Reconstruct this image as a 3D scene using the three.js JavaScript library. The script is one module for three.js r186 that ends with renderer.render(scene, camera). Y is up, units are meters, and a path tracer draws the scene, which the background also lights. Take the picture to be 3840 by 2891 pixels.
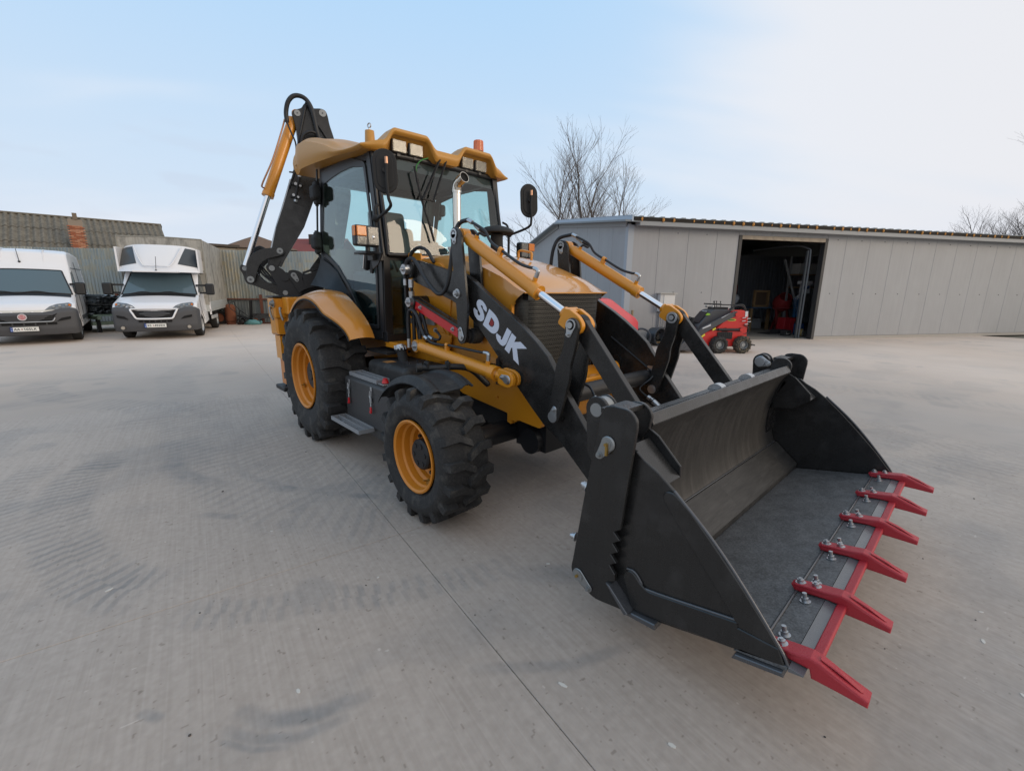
import * as THREE from 'three';
import { mergeGeometries, toCreasedNormals } from 'three/addons/utils/BufferGeometryUtils.js';
import { RoundedBoxGeometry } from 'three/addons/geometries/RoundedBoxGeometry.js';
import { TextGeometry } from 'three/addons/geometries/TextGeometry.js';
import { FontLoader } from 'three/addons/loaders/FontLoader.js';

// ---------- camera, sky, sun, exposure ----------
const scene = new THREE.Scene();
const camera = new THREE.PerspectiveCamera(82.6165, 1024 / 770, 0.05, 3000);
camera.position.set(4.738, 1.5765, 2.709);
camera.rotation.order = 'YXZ';
camera.rotation.set(-0.216616, 0.820077, 0.00888);
const renderer = new THREE.WebGLRenderer({ antialias: true });
renderer.setSize(1024, 770);
renderer.toneMapping = THREE.LinearToneMapping;
renderer.toneMappingExposure = 1.0;
renderer.shadowMap.enabled = true;

// noise
function rng(seed) { let s = seed >>> 0; return () => { s = (s + 0x6D2B79F5) >>> 0; let t = s; t = Math.imul(t ^ (t >>> 15), t | 1); t ^= t + Math.imul(t ^ (t >>> 7), t | 61); return ((t ^ (t >>> 14)) >>> 0) / 4294967296; }; }
const hsh = (x, y, s) => { let h = Math.imul(x | 0, 374761393) ^ Math.imul(y | 0, 668265263) ^ Math.imul(s | 0, 974634777); h = Math.imul(h ^ (h >>> 13), 1274126177); h ^= h >>> 16; return (h >>> 0) / 4294967296; };
function vn(x, y, s = 0, per = 0) {           // value noise, tiles every per cells
  const xi = Math.floor(x), yi = Math.floor(y), fx = x - xi, fy = y - yi, u = fx * fx * (3 - 2 * fx), v = fy * fy * (3 - 2 * fy);
  const w = (a) => per ? ((a % per) + per) % per : a;
  const a = hsh(w(xi), w(yi), s), b = hsh(w(xi + 1), w(yi), s), c = hsh(w(xi), w(yi + 1), s), d = hsh(w(xi + 1), w(yi + 1), s);
  return a + (b - a) * u + (c - a) * v + (a - b - c + d) * u * v;
}
function fbm(x, y, s = 0, o = 4, per = 0) { let r = 0, a = 0.5, t = 0; for (let i = 0; i < o; i++) { r += a * vn(x, y, s + i * 17, per); t += a; x *= 2; y *= 2; per *= 2; a *= 0.5; } return r / t; }
const sm = (a, b, x) => { const t = Math.min(1, Math.max(0, (x - a) / (b - a))); return t * t * (3 - 2 * t); };
const mix = (a, b, t) => a + (b - a) * t;

// sky: thin high cloud, bluer at the left, whiter at the right, a low warm glow behind the veil where the sun stands
const SUN = new THREE.Vector3(0.88, 0.25, -0.40).normalize();
{
  const W = 1536, H = 768, d = new Float32Array(W * H * 4);
  for (let j = 0; j < H; j++) for (let i = 0; i < W; i++) {
    const ph = (i + 0.5) / W * 2 * Math.PI - Math.PI, el = ((j + 0.5) / H - 0.5) * Math.PI;
    const y = Math.sin(el), c = Math.cos(el), x = Math.cos(ph) * c, z = Math.sin(ph) * c;
    const cs = x * SUN.x + y * SUN.y + z * SUN.z;
    const up = Math.max(0, y);
    // clear part
    let r = mix(0.68, 0.41, sm(0, 0.7, up)), g = mix(0.79, 0.67, sm(0, 0.7, up)), b = mix(0.92, 0.97, sm(0, 0.75, up));
    // veil of cirrus on a plane overhead, streaked
    const pz = 1 / (up + 0.16), X = x * pz, Z = z * pz;
    const st = X * 0.55 - Z * 0.83, ac = X * 0.83 + Z * 0.55;
    let n = fbm(st * 0.55 + 4.1, ac * 1.9 + 1.7 + 0.6 * fbm(X * 0.7, Z * 0.7, 5, 3), 11, 5);
    let n2 = fbm(X * 0.45 + 9, Z * 0.45 - 3, 23, 4);
    const side = sm(-0.25, 0.75, cs);                         // toward the sun the veil thickens
    let v = sm(0.40, 0.74, n * 0.66 + n2 * 0.34 + side * 0.30 - 0.02);
    v = mix(v, 1, side * 0.72) * mix(0.95, 0.80, sm(0.5, 1, up));
    const wr = mix(0.82, 0.85, side), wg = mix(0.87, 0.84, side), wb = mix(0.95, 0.86, side);
    r = mix(r, wr, v); g = mix(g, wg, v); b = mix(b, wb, v);
    // small grey-blue cloud scraps low down
    const lo = sm(0.03, 0.07, el) * (1 - sm(0.20, 0.30, el));
    const sc = sm(0.63, 0.74, fbm(ph * 7, el * 34, 41, 4)) * lo * (1 - sm(-0.35, 0.15, cs));
    r = mix(r, 0.58, sc * 0.28); g = mix(g, 0.65, sc * 0.28); b = mix(b, 0.78, sc * 0.28);
    // lavender-white band near the horizon
    const hz = 1 - sm(0.0, 0.20, up);
    r = mix(r, 0.78, hz * 0.55); g = mix(g, 0.79, hz * 0.55); b = mix(b, 0.86, hz * 0.55);
    const gl = Math.pow(Math.max(0, cs), 7);
    r += gl * 0.55; g += gl * 0.42; b += gl * 0.24;
    if (y < 0) { const k = sm(0, 0.05, -y); r = mix(r, 0.2, k); g = mix(g, 0.19, k); b = mix(b, 0.18, k); }
    const o = (j * W + i) * 4; d[o] = r; d[o + 1] = g; d[o + 2] = b; d[o + 3] = 1;
  }
  const sky = new THREE.DataTexture(d, W, H, THREE.RGBAFormat, THREE.FloatType);
  sky.mapping = THREE.EquirectangularReflectionMapping; sky.magFilter = sky.minFilter = THREE.LinearFilter; sky.needsUpdate = true;
  scene.background = sky; scene.environment = sky;
}
const sun = new THREE.DirectionalLight(new THREE.Color(1, 0.82, 0.62), 1.0);
sun.position.copy(SUN).multiplyScalar(40); sun.target.position.set(0, 0, 0);
sun.castShadow = true; sun.shadow.radius = 40; sun.shadow.mapSize.set(2048, 2048);
Object.assign(sun.shadow.camera, { left: -25, right: 25, top: 25, bottom: -25, near: 1, far: 120 });
scene.add(sun, sun.target);

// ---------- helpers ----------
const V = (x, y, z) => new THREE.Vector3(x, y, z);
const PI = Math.PI;
const used = new Map();
function numbered(n) { const k = used.get(n) || 0; used.set(n, k + 1); return k ? `${n}_${String(k).padStart(3, '0')}` : n; }
function uvBox(g) {                            // uv in metres from the dominant side of every face
  const p = g.attributes.position, uv = new Float32Array(p.count * 2), a = V(), b = V(), c = V(), n = V();
  for (let i = 0; i < p.count; i += 3) {
    a.fromBufferAttribute(p, i); b.fromBufferAttribute(p, i + 1); c.fromBufferAttribute(p, i + 2);
    n.copy(b).sub(a).cross(c.clone().sub(a)); const ax = Math.abs(n.x), ay = Math.abs(n.y), az = Math.abs(n.z);
    [a, b, c].forEach((q, k) => { const o = (i + k) * 2; if (az >= ax && az >= ay) { uv[o] = q.x; uv[o + 1] = q.y; } else if (ax >= ay) { uv[o] = q.z; uv[o + 1] = q.y; } else { uv[o] = q.x; uv[o + 1] = q.z; } });
  }
  g.setAttribute('uv', new THREE.BufferAttribute(uv, 2)); return g;
}
function clean(g, keepUv) {
  if (g.index) g = g.toNonIndexed(); else g = g.clone();
  for (const k of Object.keys(g.attributes)) if (!['position', 'normal', 'uv'].includes(k)) g.deleteAttribute(k);
  if (!g.attributes.normal) g.computeVertexNormals();
  g.morphAttributes = {}; g.clearGroups();
  return keepUv ? g : uvBox(g);
}
function fuse(gs, keepUv) { gs = [gs].flat(9).filter(Boolean).map((g) => clean(g, keepUv)); return gs.length > 1 ? mergeGeometries(gs, false) : gs[0]; }
function part(name, gs, m, parent, label, keepUv) {
  if (!m) throw new Error('no material for ' + name);
  const o = new THREE.Mesh(fuse(gs, keepUv), m); o.name = name; o.castShadow = o.receiveShadow = true;
  if (label) o.userData.label = label; parent.add(o); return o;
}
const pieces = (name, list, m, parent) => list.map((g) => part(name, g, m, parent));
const stadium = (w, h) => { const s = new THREE.Shape(); s.moveTo(-w, -h + w); s.absarc(0, -h + w, w, PI, 2 * PI, false); s.lineTo(w, h - w); s.absarc(0, h - w, w, 0, PI, false); s.closePath(); return s; };
function sub(name, parent, label) { const o = new THREE.Group(); o.name = name; if (label) o.userData.label = label; parent.add(o); return o; }
function tag(o, label, category, group) { o.userData.label = label; o.userData.category = category; if (group) o.userData.group = group; return o; }
function thing(name, label, category, pos = [0, 0, 0], turn = 0, group) {
  const o = new THREE.Group(); o.name = numbered(name); scene.add(o); o.position.set(...pos); o.rotation.y = turn; return tag(o, label, category, group);
}
function solo(name, gs, m, label, category, pos = [0, 0, 0], turn = 0, group, keepUv) {
  const o = new THREE.Mesh(fuse(gs, keepUv), m); o.name = numbered(name); o.castShadow = o.receiveShadow = true; scene.add(o); o.position.set(...pos); o.rotation.y = turn; return tag(o, label, category, group);
}
function struct(name, gs, m, keepUv) { const o = new THREE.Mesh(fuse(gs, keepUv), m); o.name = numbered(name); o.receiveShadow = o.castShadow = true; o.userData.kind = 'structure'; scene.add(o); return o; }
const rad = (d) => d * PI / 180;
const mv = (g, x = 0, y = 0, z = 0) => { g.translate(x, y, z); return g; };
const rot = (g, x = 0, y = 0, z = 0) => { if (x) g.rotateX(x); if (y) g.rotateY(y); if (z) g.rotateZ(z); return g; };
const bx = (w, h, d, x = 0, y = 0, z = 0, rx = 0, ry = 0, rz = 0) => mv(rot(new THREE.BoxGeometry(w, h, d), rx, ry, rz), x, y, z);
const rb = (w, h, d, r, x = 0, y = 0, z = 0, rx = 0, ry = 0, rz = 0, s = 2) => mv(rot(new RoundedBoxGeometry(w, h, d, s, Math.min(r, w / 2.01, h / 2.01, d / 2.01)), rx, ry, rz), x, y, z);
const bx2 = (x0, x1, y0, y1, z0, z1) => bx(x1 - x0, y1 - y0, z1 - z0, (x0 + x1) / 2, (y0 + y1) / 2, (z0 + z1) / 2);
const A3 = (p) => p.isVector3 ? p : V(...p);
function cyl(a, b, r, r2 = r, seg = 20, open = false) {
  a = A3(a); b = A3(b); const d = b.clone().sub(a), g = new THREE.CylinderGeometry(r2, r, d.length(), seg, 1, open);
  g.applyQuaternion(new THREE.Quaternion().setFromUnitVectors(V(0, 1, 0), d.clone().normalize())); const m = a.clone().add(b).multiplyScalar(0.5); return mv(g, m.x, m.y, m.z);
}
function bar(a, b, w, h) {                       // box beam from a to b, w across (horizontal), h tall
  a = A3(a); b = A3(b); const d = b.clone().sub(a), L = d.length(), x = d.clone().normalize(); let up = Math.abs(x.y) > 0.99 ? V(0, 0, 1) : V(0, 1, 0);
  const z = x.clone().cross(up).normalize(), y = z.clone().cross(x); const g = new THREE.BoxGeometry(L, h, w);
  g.applyMatrix4(new THREE.Matrix4().makeBasis(x, y, z)); const m = a.clone().add(b).multiplyScalar(0.5); return mv(g, m.x, m.y, m.z);
}
const tube = (pts, r, seg = 0, rs = 8, closed = false, tension = 0.5) => new THREE.TubeGeometry(new THREE.CatmullRomCurve3(pts.map(A3), closed, 'catmullrom', tension), seg || pts.length * 8, r, rs, closed);
function hose(pts, r, seg = 0, rs = 10) { const ps = pts.map(A3); return [tube(ps, r, seg, rs), mv(new THREE.SphereGeometry(r, 8, 6), ps[0].x, ps[0].y, ps[0].z), mv(new THREE.SphereGeometry(r, 8, 6), ps.at(-1).x, ps.at(-1).y, ps.at(-1).z)]; }
// outline with rounded corners: points [x, y] or [x, y, r]
function outline(pts, r0 = 0, holes = []) {
  const s = new THREE.Shape(), n = pts.length;
  for (let i = 0; i < n; i++) {
    const p = pts[i], a = pts[(i + n - 1) % n], b = pts[(i + 1) % n], r = p[2] ?? r0;
    if (!r) { i ? s.lineTo(p[0], p[1]) : s.moveTo(p[0], p[1]); continue; }
    const la = Math.hypot(a[0] - p[0], a[1] - p[1]), lb = Math.hypot(b[0] - p[0], b[1] - p[1]), q = Math.min(r, la * 0.48, lb * 0.48);
    const p1 = [p[0] + (a[0] - p[0]) / la * q, p[1] + (a[1] - p[1]) / la * q], p2 = [p[0] + (b[0] - p[0]) / lb * q, p[1] + (b[1] - p[1]) / lb * q];
    i ? s.lineTo(...p1) : s.moveTo(...p1); s.quadraticCurveTo(p[0], p[1], ...p2);
  }
  s.closePath();
  for (const h of holes) { const q = new THREE.Path(); if (h.length === 3 && typeof h[0] === 'number') q.absarc(h[0], h[1], h[2], 0, PI * 2, true); else { h.forEach((p, i) => i ? q.lineTo(p[0], p[1]) : q.moveTo(p[0], p[1])); q.closePath(); } s.holes.push(q); }
  return s;
}
function plate(pts, z0, z1, { r = 0, bevel = 0.003, holes = [], seg = 6, bs = 1 } = {}) {
  const s = pts instanceof THREE.Shape ? pts : outline(pts, r, holes), t = Math.abs(z1 - z0), bv = Math.min(bevel, t * 0.4);
  const g = new THREE.ExtrudeGeometry(s, { depth: t - 2 * bv, bevelEnabled: bv > 0, bevelSize: bv, bevelOffset: -bv, bevelThickness: bv, bevelSegments: bs, curveSegments: seg });
  return mv(g, 0, 0, Math.min(z0, z1) + bv);
}
// capsule-shaped link plate between two pins in the xy plane
function eyeLink(a, b, ra, rbb, n = 10) { const d = Math.atan2(b[1] - a[1], b[0] - a[0]), p = []; for (let i = 0; i <= n; i++) { const t = d + PI / 2 + PI * i / n; p.push([a[0] + ra * Math.cos(t), a[1] + ra * Math.sin(t)]); } for (let i = 0; i <= n; i++) { const t = d - PI / 2 + PI * i / n; p.push([b[0] + rbb * Math.cos(t), b[1] + rbb * Math.sin(t)]); } return p; }
const cz = (x, y, z0, z1, r, r2, seg = 20) => cyl([x, y, z0], [x, y, z1], r, r2 ?? r, seg);
function lathe(prof, a, dir, seg = 48) { const g = new THREE.LatheGeometry(prof.map((p) => new THREE.Vector2(p[0], p[1])), seg); g.applyQuaternion(new THREE.Quaternion().setFromUnitVectors(V(0, 1, 0), A3(dir).clone().normalize())); a = A3(a); return mv(g, a.x, a.y, a.z); }
function grid(nu, nv, f, wind) {                  // surface from f(u, v) -> [x, y, z]
  const p = [], id = []; for (let j = 0; j <= nv; j++) for (let i = 0; i <= nu; i++) p.push(...f(i / nu, j / nv));
  for (let j = 0; j < nv; j++) for (let i = 0; i < nu; i++) { const a = j * (nu + 1) + i, b = a + 1, c = a + nu + 1, e = c + 1; wind ? id.push(a, c, b, b, c, e) : id.push(a, b, c, b, e, c); }
  const g = new THREE.BufferGeometry(); g.setAttribute('position', new THREE.Float32BufferAttribute(p, 3)); g.setIndex(id); g.computeVertexNormals(); return g;
}
const crease = (g, a = 0.6) => toCreasedNormals(g.index ? g.toNonIndexed() : g, a);
const mirrorZ = (g) => { g = clean(g); g.scale(1, 1, -1); const p = g.attributes; for (const k of Object.keys(p)) { const s = p[k].itemSize, a = p[k].array; for (let i = 0; i < a.length; i += 3 * s) for (let c = 0; c < s; c++) { const t = a[i + s + c]; a[i + s + c] = a[i + 2 * s + c]; a[i + 2 * s + c] = t; } } return g; };
function nut(p, dir, r, h) { p = A3(p); dir = A3(dir).clone().normalize(); return cyl(p, p.clone().addScaledVector(dir, h), r, r, 6); }

// ---------- textures and materials ----------
function tex(n, fn, { srgb = true, rep = 1, m = n } = {}) {   // fn(x, y) -> [r, g, b] 0..1
  const d = new Uint8Array(n * m * 4); for (let j = 0; j < m; j++) for (let i = 0; i < n; i++) { const c = fn(i, j), o = (j * n + i) * 4; if (typeof c === 'number') { d[o] = d[o + 1] = d[o + 2] = Math.max(0, Math.min(255, c * 255)); } else for (let k = 0; k < 3; k++) d[o + k] = Math.max(0, Math.min(255, c[k] * 255)); d[o + 3] = 255; }
  const t = new THREE.DataTexture(d, n, m); t.wrapS = t.wrapT = THREE.RepeatWrapping; t.magFilter = THREE.LinearFilter; t.minFilter = THREE.LinearMipmapLinearFilter; t.generateMipmaps = true; if (srgb) t.colorSpace = THREE.SRGBColorSpace; t.repeat.set(1 / rep, 1 / rep); t.needsUpdate = true; return t;
}
const std = (o) => new THREE.MeshStandardMaterial(o), phy = (o) => new THREE.MeshPhysicalMaterial(o);
const S = (h) => new THREE.Color(h);
const again = (t, rep) => { const q = t.clone(); q.repeat.set(1 / rep, 1 / rep); q.needsUpdate = true; return q; };
const roughN = tex(256, (i, j) => { const n = fbm(i / 32, j / 32, 3, 5, 8); return 0.55 + 0.5 * (n - 0.5) + 0.10 * (hsh(i, j, 9) - 0.5); }, { srgb: false, rep: 0.5 });
const fineN = tex(256, (i, j) => 0.5 + 0.5 * (fbm(i / 8, j / 8, 31, 4, 32) - 0.5) + 0.12 * (hsh(i, j, 4) - 0.5), { srgb: false, rep: 0.12 });
const paintN = tex(256, (i, j) => fbm(i / 64, j / 64, 77, 3, 4), { srgb: false, rep: 0.8 });
const brushed = tex(512, (i, j) => {              // worn grey mill-scale steel, streaked
  const a = fbm(i / 16, j / 128, 51, 5, 32), b = vn(i / 2, j / 40, 8, 256), c = hsh(i, j, 2);
  const k = 0.20 + 0.11 * (a - 0.5) + 0.05 * (b - 0.5) + 0.05 * (c - 0.5); return [k * 1.02, k, k * 0.98];
}, { rep: 0.9 });
const speckle = tex(512, (i, j) => { const a = fbm(i / 32, j / 32, 61, 4, 16), b = fbm(i / 4, j / 4, 62, 2, 128), c = hsh(i, j, 2); const k = 0.35 + 0.11 * (a - 0.5) + 0.17 * (b - 0.5) + 0.07 * (c - 0.5); return [k * 1.0, k * 1.01, k * 1.02]; }, { rep: 0.8 });
const dusty = tex(512, (i, j) => { const a = fbm(i / 64, j / 64, 71, 5, 8), b = fbm(i / 8, j / 8, 72, 3, 64); const t = sm(0.50, 0.72, a) * 0.55 + 0.25 * sm(0.5, 0.7, b); return [mix(0.155, 0.33, t), mix(0.155, 0.32, t), mix(0.16, 0.305, t)]; }, { rep: 0.6 });

const blackMap = tex(512, (i, j) => { const a = fbm(i / 64, j / 64, 81, 5, 8), b = vn(i / 3, j / 60, 83, 0), c = hsh(i, j, 12), sc = vn(i / 1.3, j / 46, 87) > 0.955 && vn(i / 20, j / 20, 88) > 0.62 ? 0.035 : 0; const k = 0.134 + 0.045 * sm(0.5, 0.8, a) + 0.012 * (b - 0.5) + 0.012 * (c - 0.5) + sc; return [k * 1.02, k, k * 0.99]; }, { rep: 0.9 });
const M = {
  yellow: phy({ color: S('#d28a1e'), roughness: 0.38, roughnessMap: null, clearcoat: 0.35, clearcoatRoughness: 0.18, bumpMap: paintN, bumpScale: 0.0006 }),
  yellowCast: phy({ color: S('#c67c1c'), roughness: 0.5, clearcoat: 0.2, clearcoatRoughness: 0.3, bumpMap: fineN, bumpScale: 0.0004 }),
  roof: phy({ color: S('#b98433'), roughness: 0.48, clearcoat: 0.15, clearcoatRoughness: 0.35 }),
  fender: phy({ color: S('#d08a2e'), roughness: 0.33, clearcoat: 0.6, clearcoatRoughness: 0.12 }),
  black: std({ map: blackMap, roughness: 0.5, roughnessMap: roughN, bumpMap: fineN, bumpScale: 0.0003 }),
  blackEdge: std({ color: S('#3a3a3c'), roughness: 0.6 }),
  gloss: phy({ color: S('#0f1012'), roughness: 0.5, specularIntensity: 0.5, clearcoat: 0.06, clearcoatRoughness: 0.1 }),
  frameBlack: std({ color: S('#1c1d20'), roughness: 0.42 }),
  rubber: std({ color: S('#1d1d1e'), roughness: 0.75, bumpMap: fineN, bumpScale: 0.0006 }),
  hose: std({ color: S('#1e2024'), roughness: 0.5, bumpMap: fineN, bumpScale: 0.001 }),
  tyre: std({ map: dusty, color: S('#f0eeea'), roughness: 0.8, bumpMap: again(fineN, 0.2), bumpScale: 0.0025 }),
  plastic: std({ map: dusty, color: S('#d0d0d0'), roughness: 0.6, bumpMap: again(fineN, 0.15), bumpScale: 0.0012 }),
  darkPlastic: std({ color: S('#1b1c1e'), roughness: 0.55, bumpMap: fineN, bumpScale: 0.0008 }),
  steelIn: std({ map: brushed, roughness: 0.5, metalness: 0.25, bumpMap: again(fineN, 0.2), bumpScale: 0.0008 }),
  steelFloor: std({ map: speckle, roughness: 0.55, metalness: 0.2, bumpMap: again(fineN, 0.15), bumpScale: 0.0012 }),
  steelEdge: std({ color: S('#6c6d6f'), roughness: 0.5, roughnessMap: roughN, metalness: 0.3 }),
  bareSteel: std({ color: S('#5c5d60'), roughness: 0.55, roughnessMap: roughN, metalness: 0.5 }),
  red: phy({ color: S('#a5242f'), roughness: 0.5, bumpMap: again(fineN, 0.1), bumpScale: 0.0022, clearcoat: 0.15, clearcoatRoughness: 0.4 }),
  redBar: phy({ color: S('#c0121f'), roughness: 0.35, clearcoat: 0.3, clearcoatRoughness: 0.2 }),
  reflectorBright: std({ color: S('#e4e4e0'), roughness: 0.3, metalness: 0.25 }),
  zinc: std({ color: S('#b9bcbf'), roughness: 0.32, metalness: 0.85 }),
  zincDull: std({ color: S('#949696'), roughness: 0.45, metalness: 0.7 }),
  chrome: std({ color: S('#e8e8ea'), roughness: 0.07, metalness: 1 }),
  stainless: std({ color: S('#d6cfc4'), roughness: 0.14, metalness: 1 }),
  brass: std({ color: S('#a8894a'), roughness: 0.4, metalness: 0.8 }),
  glass: phy({ color: S('#e3f3f2'), roughness: 0.0, transmission: 1, thickness: 0, ior: 1.5 }),
  lens: phy({ color: S('#e4e3de'), roughness: 0.12, transmission: 0.9, thickness: 0, ior: 1.5, bumpMap: again(fineN, 0.05), bumpScale: 0.0003 }),
  amber: phy({ color: S('#f08a1c'), roughness: 0.15, transmission: 0.35, thickness: 0 }),
  beacon: phy({ color: S('#ee8f62'), roughness: 0.2, transmission: 0.3, thickness: 0 }),
  reflector: std({ color: S('#a8a196'), roughness: 0.35, metalness: 0.3, bumpMap: again(fineN, 0.03), bumpScale: 0.004 }),
  white: std({ color: S('#c8cacd'), roughness: 0.5 }),
  greyPlastic: std({ color: S('#87898c'), roughness: 0.55, bumpMap: fineN, bumpScale: 0.0006 }),
  interior: std({ color: S('#3c3e41'), roughness: 0.8 }),
  seat: std({ color: S('#57585a'), roughness: 0.9, bumpMap: fineN, bumpScale: 0.002 }),
  green: std({ color: S('#2f7a35'), roughness: 0.5 }),
  vanWhite: phy({ color: S('#dfe0e3'), roughness: 0.35, clearcoat: 0.5, clearcoatRoughness: 0.12 }),
  vanGlass: phy({ color: S('#4a5d66'), roughness: 0.04, clearcoat: 0.4 }),
  bumper: std({ color: S('#494a4d'), roughness: 0.7, bumpMap: fineN, bumpScale: 0.001 }),
  darkHole: std({ color: S('#0c0c0d'), roughness: 0.9 }),
};
M.glass.side = THREE.DoubleSide;
const font = await new FontLoader().loadAsync('fonts/droid/droid_sans_bold.typeface.json');
function canvasTex(w, h, draw) { const c = document.createElement('canvas'); c.width = w; c.height = h; const g = c.getContext('2d'); draw(g, w, h); const t = new THREE.CanvasTexture(c); t.colorSpace = THREE.SRGBColorSpace; return t; }
// ================= SETTING =================
// ---- concrete yard: cast slabs with saw-cut joints over one base sheet ----
const GA = 0.1332, gO = [2.34, 1.47];
const toW = (a, b) => [gO[0] + a * Math.cos(GA) - b * Math.sin(GA), gO[1] + a * Math.sin(GA) + b * Math.cos(GA)];
const toS = (x, z) => { const dx = x - gO[0], dz = z - gO[1]; return [dx * Math.cos(GA) + dz * Math.sin(GA), -dx * Math.sin(GA) + dz * Math.cos(GA)]; };
const tracksAndShade = [                                  // tyre rubber marks, two with painted shade: path, half width, lug pitch, strength
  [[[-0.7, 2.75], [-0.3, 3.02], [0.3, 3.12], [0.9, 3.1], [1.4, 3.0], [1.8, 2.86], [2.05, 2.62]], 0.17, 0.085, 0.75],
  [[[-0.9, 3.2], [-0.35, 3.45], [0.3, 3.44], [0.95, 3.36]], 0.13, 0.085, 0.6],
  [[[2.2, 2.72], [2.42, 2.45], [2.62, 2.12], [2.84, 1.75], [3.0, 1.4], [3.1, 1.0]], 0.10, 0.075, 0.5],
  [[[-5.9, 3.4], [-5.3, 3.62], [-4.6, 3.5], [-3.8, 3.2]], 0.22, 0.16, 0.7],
  [[[-3.2, 2.0], [-1.2, 2.0], [0.4, 2.05], [1.5, 1.75], [2.2, 1.2]], 0.42, 0.11, 0.42],  // broad rubber film with the shade around the wheels painted in
  [[[-2.6, 1.3], [-0.9, 1.75], [0.8, 1.6], [1.9, 1.0]], 0.30, 0.10, 0.4],  // second band, rubber film and painted shade close to the machine
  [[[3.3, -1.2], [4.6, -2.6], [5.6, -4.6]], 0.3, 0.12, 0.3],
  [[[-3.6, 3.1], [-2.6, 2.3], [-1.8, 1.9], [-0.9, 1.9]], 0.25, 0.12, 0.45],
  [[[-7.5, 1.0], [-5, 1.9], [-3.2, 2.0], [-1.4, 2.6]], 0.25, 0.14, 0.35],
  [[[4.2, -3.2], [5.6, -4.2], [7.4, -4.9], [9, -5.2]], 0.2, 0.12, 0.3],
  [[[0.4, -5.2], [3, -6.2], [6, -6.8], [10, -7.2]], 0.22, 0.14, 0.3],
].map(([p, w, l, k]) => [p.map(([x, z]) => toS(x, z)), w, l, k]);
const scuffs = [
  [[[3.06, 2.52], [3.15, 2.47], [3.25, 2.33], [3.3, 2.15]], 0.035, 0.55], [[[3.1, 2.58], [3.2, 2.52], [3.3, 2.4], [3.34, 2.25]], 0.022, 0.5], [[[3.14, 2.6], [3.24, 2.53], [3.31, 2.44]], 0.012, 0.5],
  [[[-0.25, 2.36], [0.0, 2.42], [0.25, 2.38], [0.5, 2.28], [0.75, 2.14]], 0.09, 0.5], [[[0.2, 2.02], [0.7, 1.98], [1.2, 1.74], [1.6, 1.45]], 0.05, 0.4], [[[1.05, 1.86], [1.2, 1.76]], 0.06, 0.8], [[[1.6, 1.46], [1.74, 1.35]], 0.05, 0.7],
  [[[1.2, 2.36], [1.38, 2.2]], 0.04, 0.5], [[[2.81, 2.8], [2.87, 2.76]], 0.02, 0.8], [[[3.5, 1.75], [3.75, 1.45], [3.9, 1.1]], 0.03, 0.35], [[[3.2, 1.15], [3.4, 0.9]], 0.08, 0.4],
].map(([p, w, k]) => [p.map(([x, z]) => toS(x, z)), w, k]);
function near(p, a, b) { let best = 1e9, s = 0, S0 = 0, L = 0; for (let i = 0; i + 1 < p.length; i++) { const ax = p[i][0], ay = p[i][1], dx = p[i + 1][0] - ax, dy = p[i + 1][1] - ay, l = Math.hypot(dx, dy); let t = ((a - ax) * dx + (b - ay) * dy) / (l * l); t = Math.min(1, Math.max(0, t)); const d = Math.hypot(a - ax - t * dx, b - ay - t * dy); if (d < best) { best = d; s = S0 + t * l; L = ((a - ax) * dy - (b - ay) * dx) > 0 ? 1 : -1; } S0 += l; } return [best, s, S0, L]; }
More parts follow.
